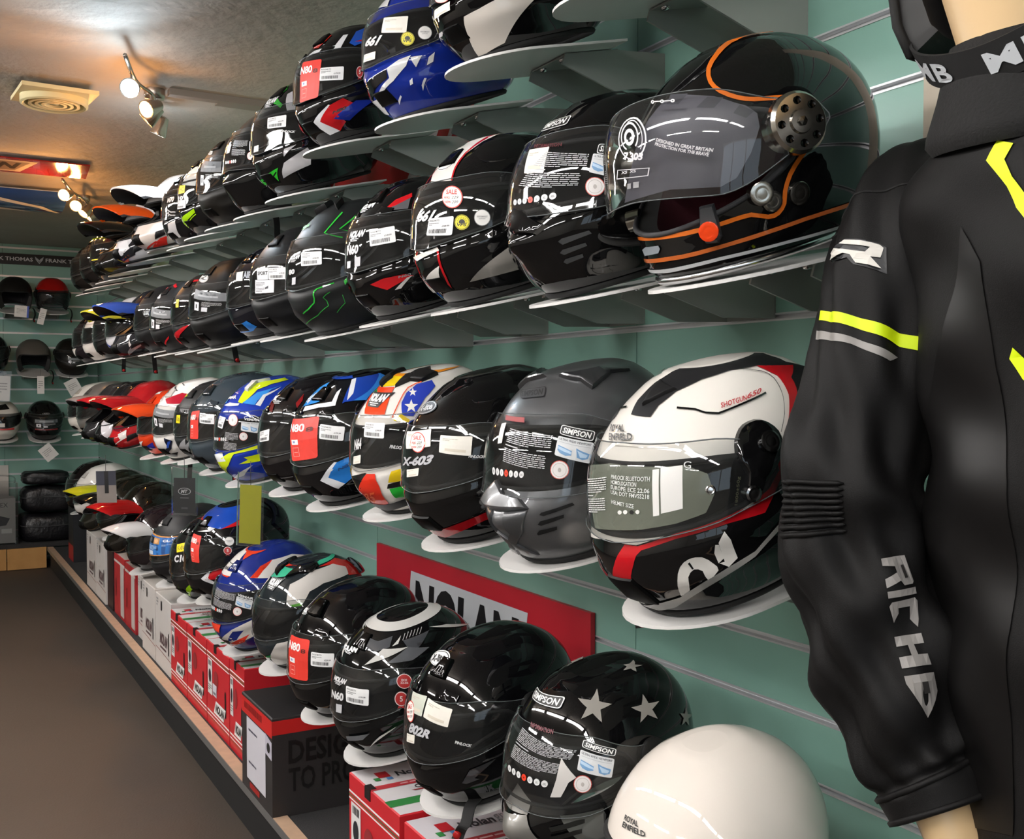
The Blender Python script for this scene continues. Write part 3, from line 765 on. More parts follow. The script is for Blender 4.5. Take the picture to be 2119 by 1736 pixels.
def slats(parent,place,seams,rot):
    protos={}
    edges=[0]+gz+[CEIL]
    for a,b in zip(edges[:-1],edges[1:]):
        z0=a+(GAP/2 if a>0 else 0); z1=b-(GAP/2 if b<CEIL else 0)
        for s0,s1 in zip(seams[:-1],seams[1:]):
            k=(round(s1-s0,3),round(z1-z0,3))
            if k not in protos:
                o=slat_mesh(s1-s0-.002,z1-z0).build('slat',parent); protos[k]=o
            else:
                o=protos[k].copy(); COL.objects.link(o); o.parent=parent
            p=place((s0+s1)/2); o.location=(p[0],p[1],(z0+z1)/2); o.rotation_euler=(0,0,rot)
    rp=None
    L=seams[-1]-seams[0]
    for z in gz:
        if rp is None:
            b=MB(); prof=[(.0012,-GAP/2-.0022),(.0012,-GAP/2+.0006),(-.003,-GAP/2+.0012),(-.0085,-GAP/2+.0012),(-.0085,GAP/2-.0012),(-.003,GAP/2-.0012),(.0012,GAP/2-.0006),(.0012,GAP/2+.0022)]; vv=[(-L/2,y,z) for y,z in prof]+[(L/2,y,z) for y,z in prof]; b.add(vv,[(j+8,j+9,j+1,j) for j in range(7)],M_RAIL)
            rp=b.build('groove_rail',parent,'auto'); o=rp
        else: o=rp.copy(); COL.objects.link(o); o.parent=parent
        p=place((seams[0]+seams[-1])/2); o.location=(p[0],p[1],z); o.rotation_euler=(0,0,rot)
sr=[X0]+[x for x in np.arange(1.513-1.21*3,XB-.2,1.21) if x>X0+.05]+[XB]
slats(WR,lambda s:(s,0),sr,0)
slats(WB,lambda s:(XB,s),[0,.60,1.81,3.02,YL],math.pi/2)
# shop window in the wall behind the camera: the daylight that reaches the right-hand slats
wn=empty('window_1',loc=(X0+.004,2.0,1.3)); tag(wn,kind='structure')
for k in range(3):
    b=MB(); b.add([(0,-1.2+.8*k+.025,-.5),(0,-1.2+.8*(k+1)-.025,-.5),(0,-1.2+.8*(k+1)-.025,.55),(0,-1.2+.8*k+.025,.55)],[(0,1,2,3)],emit('d4e6f4',WIN_E,'daylight_pane')); b.build('pane',wn)
fb=mat('d8d6d0',.5,key='window_frame_white')
for y in (-1.2,-.4,.4,1.2):
    b=MB(); b.box((-.002,y-.025,-.53),(.035,y+.025,.58),fb); b.build('frame_upright',wn)
for z in (-.53,.55):
    b=MB(); b.box((-.002,-1.225,z-.0),(.034,1.225,z+.03),fb); b.build('frame_rail',wn)
def box_obj(name,lo,hi,m,kind=None,parent=None):
    b=MB(); b.box(lo,hi,m); o=b.build(name,parent)
    if kind: tag(o,kind=kind)
    return o
# pale timber batten on the wall behind the mannequin
bt=MB(); bt.box((.822,.0015,1.30),(.889,.022,CEIL-.001),mat('c9bfae',.6,key='pale_batten',noise=(14,.5,'b7a88f')))
tag(bt.build('wall_batten'),'pale timber batten on the slat wall behind the jacket collar','batten')
# plinth
pr=empty('display_plinth',loc=(0,0,0)); tag(pr,'long black plinth with pale edge strip under the boxes along the helmet wall','plinth')
M_KICK=mat('0e0e0f',.7,key='black_kickboard'); M_CARP=mat('2b2a2b',.95,key='plinth_carpet',bump=(420,.6,.004)); M_EDGE=mat('c2a186',.5,key='pale_edge_strip',noise=(30,.5,'a98e78'))
box_obj('top',(X0+.02,.002,PT-.03),(7.48,PY-.035,PT),M_CARP,parent=pr); box_obj('kickboard',(X0+.02,PY-.03,.001),(7.48,PY-.018,PT-.012),M_KICK,parent=pr)
e=MB(); e.box((X0+.02,PY-.035,PT-.012),(7.48,PY,PT+.004),M_EDGE); e.box((X0+.02,PY,PT-.018),(7.48,PY+.0015,PT+.003),mat('8c8d8c',.35,.6,key='edge_aluminium')); e.build('edge_strip',pr)
pb=empty('back_plinth',loc=(0,0,0)); tag(pb,'low plinth faced with raw timber boards below the far wall','plinth')
box_obj('top',(7.5,.002,.14),(XB-.002,2.6,.165),M_CARP,parent=pb)
M_WOOD=mat('b98a4e',.6,key='raw_timber_board',noise=(9,.6,'a5773f'),bump=(60,.2,.002))
for i,(a,b) in enumerate(((.388,.62),(.625,1.2),(1.205,1.9),(1.905,2.6))): box_obj('timber_board',(7.484+.006*(i%2),a,.004),(7.505,b,.14),M_WOOD,parent=pb)

# fluorescent battens on the ceiling behind and beside the camera (their reflections run over every helmet)
tube_m=emit('fdfaf8',TUBE_E,'fluorescent_tube')
FL=0
for row,(yy,xs) in enumerate(((1.62,(-1.55,-.2,1.15,2.5,3.85,5.2)),(2.95,(-1.2,.6,2.4,4.2)))):
    for i,xx in enumerate(xs):
        r=empty('fluorescent_light',loc=(xx,yy,CEIL)); tag(r,'twin tube fluorescent batten on the ceiling, %s of its row'%(('first','second','third','fourth','fifth','sixth')[i])+(' over the aisle' if row==0 else ' by the far side'),'light','fluorescent battens')
        box_obj('housing',(-.62,-.05,-.035),(.62,.05,-.001),mat('e4e2dc',.4,key='white_enamel'),parent=r)
        for sy in (-.032,.032):
            b=MB(); b.tube([(-.585,sy,-.052),(.585,sy,-.052)],.0128,tube_m,10); b.build('tube',r,True)
        for sx in (-.6,.6): box_obj('end_cap',(sx-.014,-.05,-.068),(sx+.014,.05,-.035),mat('e4e2dc',.4,key='white_enamel'),parent=r)
# spotlight bars
def spot_bar(label,base,barpts,heads):
    r=empty('spotlight_bar',loc=base); tag(r,label,'spotlight'); B=np.array(base)
    m=mat('a89f95',.25,.9,key='brushed_nickel')
    b=MB(); b.lathe([(.0,-.034),(.030,-.032),(.034,-.02),(.034,0)],m,18); b.build('ceiling_cup',r,True)
    pts=bez(np.array(barpts)-B,20); b=MB(); b.tube(pts,.0065,m,7); b.build('bar',r,True)
    b=MB(); c=pts[10]; b.tube([c,(0,0,-.03)],.006,m,6); b.build('stem',r,True)
    for t,dirv,col,pw in heads:
        p=pts[int(t*19)]; d=np.array(dirv,float); d/=np.linalg.norm(d)
        hp=p+np.array([0,0,-.045]); h=MB(); h.tube([p,hp+np.array([0,0,.012])],.0035,m,6)
        R=np.array(Vector(d).to_track_quat('Z','Y').to_matrix()); MM=np.eye(4); MM[:3,:3]=R; MM[:3,3]=hp-d*.02
        h.lathe([(.004,-.022),(.016,-.018),(.020,.0),(.0285,.036),(.0285,.045),(.025,.045),(.022,.036)],m,18,MM); ho=h.build('lamp_head',r,'auto')
        l=MB(); l.lathe([(.0245,.0405),(.012,.043),(.0,.044)],emit(col,38,'lamp_'+col),18,MM); l.build('lamp_face',ho,True)
        ld=bpy.data.lights.new('lamp','SPOT'); ld.energy=pw*SPOT_W; ld.color=lin(col); ld.spot_size=math.radians(115); ld.spot_blend=.7; ld.shadow_soft_size=.025
        lo=bpy.data.objects.new('lamp',ld); COL.objects.link(lo); lo.parent=ho; lo.matrix_local=Matrix.Translation((hp+d*.03).tolist())@Vector((-d).tolist()).to_track_quat('Z','Y').to_matrix().to_4x4()
        gd=bpy.data.lights.new('lamp_glow','POINT'); gd.energy=pw*SPOT_W*.07; gd.color=lin(col); gd.shadow_soft_size=.02
        g=bpy.data.objects.new('lamp_glow',gd); COL.objects.link(g); g.parent=ho; g.location=(hp+d*.075+np.array([0,0,-.02])).tolist()
WARM,COOL='ffb060','dff2ff'
spot_bar('nickel four-lamp spotlight bar on the ceiling beside the round vent',(3.634,.414,CEIL),[(3.16,.585,2.115),(3.36,.52,2.10),(3.46,.455,2.095),(3.60,.43,2.10),(3.80,.36,2.115)],
    [(.18,(-.95,.45,-.35),COOL,1.0),(.5,(-.6,.9,-.5),WARM,1.0),(.72,(.2,.6,-.6),WARM,1.0),(.98,(.25,.35,-.95),COOL,.8)])
spot_bar('nickel spotlight bar with warm lamps on the ceiling by the blue roll panel',(5.776,.361,CEIL),[(5.14,.53,2.115),(5.36,.46,2.10),(5.44,.415,2.095),(5.60,.37,2.10),(5.82,.31,2.115)],
    [(.15,(-.8,.6,-.3),WARM,1.0),(.4,(-.85,.4,-.45),WARM,1.0),(.75,(-.3,.6,-.7),WARM,1.0),(.98,(-.1,.7,-.6),WARM,.9)])
# ceiling vent
cv=empty('ceiling_vent',loc=(3.805,.703,CEIL)); tag(cv,'cream round ceiling vent with concentric rings on a square plate','vent')
cm=mat('dccf9e',.45,key='cream_plastic')
b=MB(); b.box((-.145,-.115,-.014),(.145,.115,-.001),cm,np.array([[1,-.04,0,0],[.04,1,0,0],[.06,0,1,-.012],[0,0,0,1]])); b.build('plate',cv)
b=MB(); b.lathe([(.105,-.02),(.105,-.05),(.098,-.054),(.092,-.05),(.092,-.02)],cm,36); b.build('outer_ring',cv,'auto')
for r_ in (.076,.056,.036): b=MB(); b.lathe([(r_,-.02),(r_+.004,-.052),(r_-.006,-.052),(r_-.012,-.02)],cm,30); b.build('ring',cv,'auto')
b=MB(); b.lathe([(.0,-.05),(.014,-.048),(.016,-.02)],cm,18); b.build('hub',cv,True)
b=MB(); b.lathe([(.092,-.022),(.0,-.022)],mat('4a4434',.8,key='vent_dark'),24); b.build('duct',cv)
# trunking
b=MB(); b.box((3.585,.0,CEIL-.022),(3.622,.375,CEIL-.0005),mat('8d8076',.5,key='painted_trunking')); b.box((3.61,.01,CEIL-.010),(3.70,.2,CEIL-.0005),mat('8d8076',.5,key='painted_trunking'))
tag(b.build('cable_trunking'),'painted cable trunking on the ceiling running from the spotlight to the wall','trunking')
# red sign under the ceiling
def board(name,q,th,m,label,cat,items,mk=None):
    q=np.array(q,float); n=np.cross(q[1]-q[0],q[0]-q[3]); n/=np.linalg.norm(n)
    r=empty(name,loc=q.mean(0).tolist()); tag(r,label,cat); c=q.mean(0)
    v=np.concatenate([q-c,q-c-n*th]); b=MB(); b.add(v,[(3,2,1,0),(4,5,6,7),(0,1,5,4),(1,2,6,5),(2,3,7,6),(3,0,4,7)],m); b.build('panel',r)
    if items: b=MB(); put_print(b,items,quad_map(q-c+n*.0006),lift=.0004); b.build('print',r)
    return r
board('hanging_sign',[(4.93,.98,2.145),(4.93,.44,2.145),(5.15,.43,2.128),(5.15,.98,2.128)],.006,mat('9c2420',.15,key='red_acrylic',coat=1.0),'red sign board hanging flat under the ceiling above the blue roll panel','sign',
    [poly([(-.0,.1),(.5,.1),(.62,.9),(0,.9)],'b8a898p'),poly([(-.0,.2),(.46,.2),(.56,.8),(0,.8)],'7e6a60p',1),txt('NOLAN',-.2,.3,.5,.74,'2a1c18p',.05,.3,2)])
b=MB(); aa=np.linspace(math.radians(200),math.radians(340),14); ys=np.linspace(.45,1.25,9)
P=np.array([[(5.88+.27*math.cos(a),y,2.17+.085*math.sin(a)) for y in ys] for a in aa])
br=empty('promotional_panel',loc=(5.88,.8,2.1)); tag(br,'curved blue promotional panel with white swooshes under the ceiling','panel'); o_=np.array([5.88,.8,2.1])
b.grid(P-o_,mat('2b4a86',.2,key='blue_vinyl',coat=.6)); b.grid(P-o_+np.array([0,0,.004]),mat('d8d8d4',.5,key='panel_back'),flip=True); b.build('sheet',br,True)
def cyl_map(v,off):
    a=np.radians(200+140*(1-v[:,1])); return np.stack([5.88+(.27+.001+off)*np.cos(a),1.25-.8*v[:,0],2.17+(.085+.001+off)*np.sin(a)],-1)-o_
b=MB(); put_print(b,[poly([(.3,.86),(.6,.74),(.85,.6),(.97,.42),(.99,.44),(.88,.64),(.62,.8)],'e8e4dcp'),poly([(.2,.62),(.5,.58),(.75,.46),(.86,.34),(.7,.4),(.45,.47),(.2,.5)],'e8e4dcp'),star(.5,.25,.12,'e8e4dcp',80,0,.3)],cyl_map,step=(.1,.07),lift=.0005); b.build('print',br,True)
# far wall banner
r=empty('brand_banner',loc=(XB-.006,.8,2.06)); tag(r,'black banner strip with white lettering high on the far wall','banner')
box_obj('strip',(-.004,-.78,-.037),(.004,.8,.037),mat('141416',.5,key='banner_black'),parent=r)
b=MB()
for k in range(4):
    y0=.332+.395*k
    q=[(-.0046,y0-.8,.014),(-.0046,y0-.315-.8,.014),(-.0046,y0-.315-.8,-.012),(-.0046,y0-.8,-.012)]
    put_print(b,[txt('FRANK THOMAS',0,0,1,1,'d8d8d8p',.02)],quad_map(q))
    q=[(-.0046,y0+.068-.8,.024),(-.0046,y0+.012-.8,.024),(-.0046,y0+.012-.8,-.026),(-.0046,y0+.068-.8,-.026)]
    put_print(b,[poly([(0,1),(.34,.7),(.5,.5),(.66,.7),(1,1),(.9,.55),(.5,0),(.1,.55)],'b0b4b8p'),poly([(.3,.5),(.5,.3),(.7,.5),(.5,.14)],'505458p',1)],quad_map(q))
b.build('lettering',r)
# red wall sign with NOLAN
board('wall_sign',[(2.70,.012,.742),(1.64,.012,.742),(1.64,.012,.44),(2.70,.012,.44)],.010,mat('bb2230',.45,key='red_sign_board'),'red wall sign with large black lettering behind the lower helmets','sign',
    [poly([(.18,.06),(.74,.06),(.78,.86),(.22,.86)],'ccd0d4p'),txt('NOLAN',.235,.30,.745,.80,'121214p',.05,.12,1),poly([(.27,.16),(.66,.16),(.665,.22),(.275,.22)],'121214p',1)])

board('wall_sign',[(3.02,.012,1.835),(2.13,.012,1.835),(2.13,.012,1.70),(3.02,.012,1.70)],.008,mat('b01c22',.4,key='red_sign_gloss'),'narrow red and white wall sign glimpsed behind the top two rows','sign',
    [poly([(.60,0),(.72,0),(.86,1),(.74,1)],'d0ccccp'),poly([(.80,0),(.83,0),(.97,1),(.94,1)],'d0ccccp')])
# ---------------------------------------------------------------- boxes
RED,WHT='c0202ap','cfcac6p'
def box_(x0,x1,yf,dep,H,cols,faces,label,yaw=0,z0=PT):
    """x0<x1 along the wall, front face at yf. faces: dict face->items. returns Empty"""
    w=x1-x0; cx=(x0+x1)/2
    r=empty('helmet_box',loc=(cx,yf-dep/2,z0+.0005)); r.rotation_euler=(0,0,math.radians(yaw)); tag(r,label,'box','boxes on the plinth')
    h=dep/2; l=w/2
    lo=(-l,-h,0); hi=(l,h,H)
    b=MB(); e=.0025
    P8=[(-l,-h),(l,-h),(l,h),(-l,h)]
    v=[(x,y,0) for x,y in P8]+[(x,y,H-e) for x,y in P8]+[(x*(1-e/l),y*(1-e/h),H) for x,y in P8]
    mt=[paint(cols[k]) for k in ('body','top')]
    b.add(v[:8],[(0,3,2,1),(0,1,5,4),(1,2,6,5),(2,3,7,6),(3,0,4,7)],mt[0]); b.add(v[4:],[(0,1,5,4),(1,2,6,5),(2,3,7,6),(3,0,4,7)],mt[0]); b.add(v[8:],[(0,1,2,3)],mt[1]); b.build('carton',r)
    Q={'front':[(l,h+.0006,H),(-l,h+.0006,H),(-l,h+.0006,0),(l,h+.0006,0)],'top':[(l,h,H+.0006),(l,-h,H+.0006),(-l,-h,H+.0006),(-l,h,H+.0006)],'side':[(-l-.0006,h,H),(-l-.0006,-h,H),(-l-.0006,-h,0),(-l-.0006,h,0)]}
    for k,items in faces.items():
        if items: b=MB(); put_print(b,items,quad_map(Q[k])); b.build({'front':'front_print','top':'lid_print','side':'side_print'}[k],r)
    if cols.get('slot'):
        x=-l+ w*.16; b=MB(); b.add([(x+a*.008,h+.0009,H*.42+c_*H*.15) for a,c_ in ((-1,-1),(-1,.8),(-.5,1),(.5,1),(1,.8),(1,-1))],[(0,1,2,3,4,5)],paint('0a0808p')); b.build('hand_slot',r)
    if cols.get('tab'):
        b=MB(); b.box((l*.1,h-.012,H-.022),(l*.32,h+.0015,H+.0012),paint('141010p')); b.build('lid_tab',r)
    return r
def red_front(s=0,paper=False):
    o=[rect(0,.86,1,.875,W_),rect(0,.835,1,.845,'2e6b3ap'),rect(0,.81,1,.822,W_),rect(0,.16,1,.18,W_),rect(0,.12,1,.132,W_),rect(0,.095,1,.1,'2e6b3ap'),
       rect(.05,.38,.25,.8,'e4e2e0p',1),*barcode(.08,.72,.22,.78,K_,s+2,2),disc(.15,.6,.06,.08,'22242ap',2),*lines(.07,.42,.23,.5,3,'777777p',s,z=2),disc(.42,.6,.1,.11,'8e2a2ep',1),
       poly([(.32,.2),(.76,.2),(.86,.36),(.42,.36)],W_,1),txt('NOLAN',.4,.23,.8,.33,'151515p',.05,.3,2)]
    if paper: o+= [rect(.28,.4,.46,.54,'dad6e0p',2),*barcode(.3,.42,.44,.45,K_,8,3)]
    return o
def nolan_top():
    return [rect(0,.52,1,.6,'b03038p'),*lines(.2,.54,.9,.58,1,'e0b0b0p',4),rect(0,.16,1,.28,'2e7a3cp'),rect(.12,.74,.2,.86,'b8202ap',1),rect(.08,.69,.12,.75,'2e7a3cp',1),rect(.16,.68,.2,.73,'4a80b8p',1),
       txt('Nolan',.24,.72,.46,.82,'26282cp',.03,.1,1),txt('group',.47,.69,.66,.82,'8a8e92p',0,.1,1),txt('OPEN HERE',.26,.42,.6,.49,'3a3a3ap',.02,.1,1),poly([(.24,.38),(.62,.38),(.64,.40),(.22,.40)],'9a2a2ep',1),txt('OPEN HERE',.62,.35,.28,.29,'3a3a3ap',.02,.1,1),txt('BY',.7,.19,.76,.25,'d0e8d0p',.02,0,1),*lines(.2,.04,.5,.08,1,'4a4a4ap',3)]
def white_front(s=0): return [*lines(.08,.82,.2,.95,3,'8a8a8ap',s),poly([(.0,.235),(.3,.23),(1,.20),(1,.21),(.3,.24),(0,.245)],'8a3a36p'),txt('NOLAN',.28,.34,.78,.5,'5a4448p',.05,.3),rect(.3,.28,.68,.31,'5a4448p'),rect(.36,.8,.44,.93,'1c1a1ap',1)]
box_(1.40,1.70,.368,.31,.262,dict(body=RED,top='cfccd0p',slot=1),dict(front=red_front(3),top=nolan_top()),'red and white helmet carton nearest the camera beside the white bowl helmet',z0=PT)
box_(1.712,1.962,.372,.31,.268,dict(body=RED,top='d6d3d4p',tab=1),dict(front=red_front(1),top=nolan_top()),'red carton with white lid under the gloss black helmet with hanging strap')
box_(2.447,2.715,.384,.33,.243,dict(body='2c2a2ap',top='1d1c1cp'),dict(
    front=[rect(0,.80,1,.97,'c4201ep'),*barcode(.1,.86,.7,.93,'6a0e0cp',2,1),rect(.18,.14,.80,.79,'d4d2dap',1),*lines(.25,.64,.7,.70,1,'4a4a5ap',5,.35,2),*lines(.25,.30,.7,.36,1,'4a4a5ap',9,.35,2),poly([(.8,.60),(1,.58),(1,.76),(.8,.80)],'c0bccap',2),disc(.9,.68,.05,.05,'222222p',3),rect(.28,.06,.6,.12,'a01c1ap',1)],
    side=[rect(0,.83,1,.97,'c4201ep'),txt('DESIGNED',.12,.52,.94,.76,'0a0a0ap',.03),txt('TO PROTECT',.12,.24,1.0,.48,'0c0c0cp',.02)]),'black carton with a red band and a taped paper note')
bx=[2.848, 3.012, 3.284, 3.559, 3.819, 4.112, 4.384, 4.592, 4.856, 5.149, 5.323, 5.622, 5.973]
for i in range(4):
    box_(bx[i]+.005,bx[i+1]-.004,.340,.30,(.262,.258,.256,.254)[i],dict(body=RED,top='d2cfcfp',slot=1,tab=1),dict(front=red_front(i+4,i==1),top=nolan_top()),('red carton half hidden behind the black carton','red carton with a torn hand slot, second from the black carton','red carton with a stuck paper label, third from the black carton','red carton beside the white cartons, fourth from the black carton')[i])
st=['w','w','w','r','r','d','w','w']
hs=[.270,.275,.262,.275,.28,.285,.285,.29]
for i in range(8):
    x0,x1=bx[4+i]+.006,bx[5+i]-.006; s=st[i]
    lab=['white carton with hand slot right after the red cartons','second white carton from the red cartons','third white carton from the red cartons','dull red and white carton in the dim middle of the plinth','dull red carton beside the narrow dark one','narrow dark carton between dull red and old white cartons','old off-white carton near the far end of the plinth','farthest old off-white carton on the plinth'][i]
    if s=='w': box_(x0,x1,.337-.02*(i==2),.27,hs[i],dict(body=WHT,top='c4bfbap',slot=1),dict(front=white_front(i)),lab)
    elif s=='r': box_(x0,x1,.325,.27,hs[i],dict(body='a8242ap',top='b8a8a0p'),dict(front=[rect(0,.86,1,.9,'cfc6c0p'),rect(.6,.05,.92,.86,'c2b8b4p'),rect(.15,.3,.2,.6,'2a0c0cp',1)]),lab)
    else: box_(x0,x1,.33,.26,hs[i],dict(body='2a1416p',top='241416p'),{},lab)
box_(6.75,6.98,.31,.25,.32,dict(body='17181cp',top='17181cp'),dict(front=[rect(0,0,1,.3,'a81820p')]),'dark carton with a red base at the far end of the plinth')
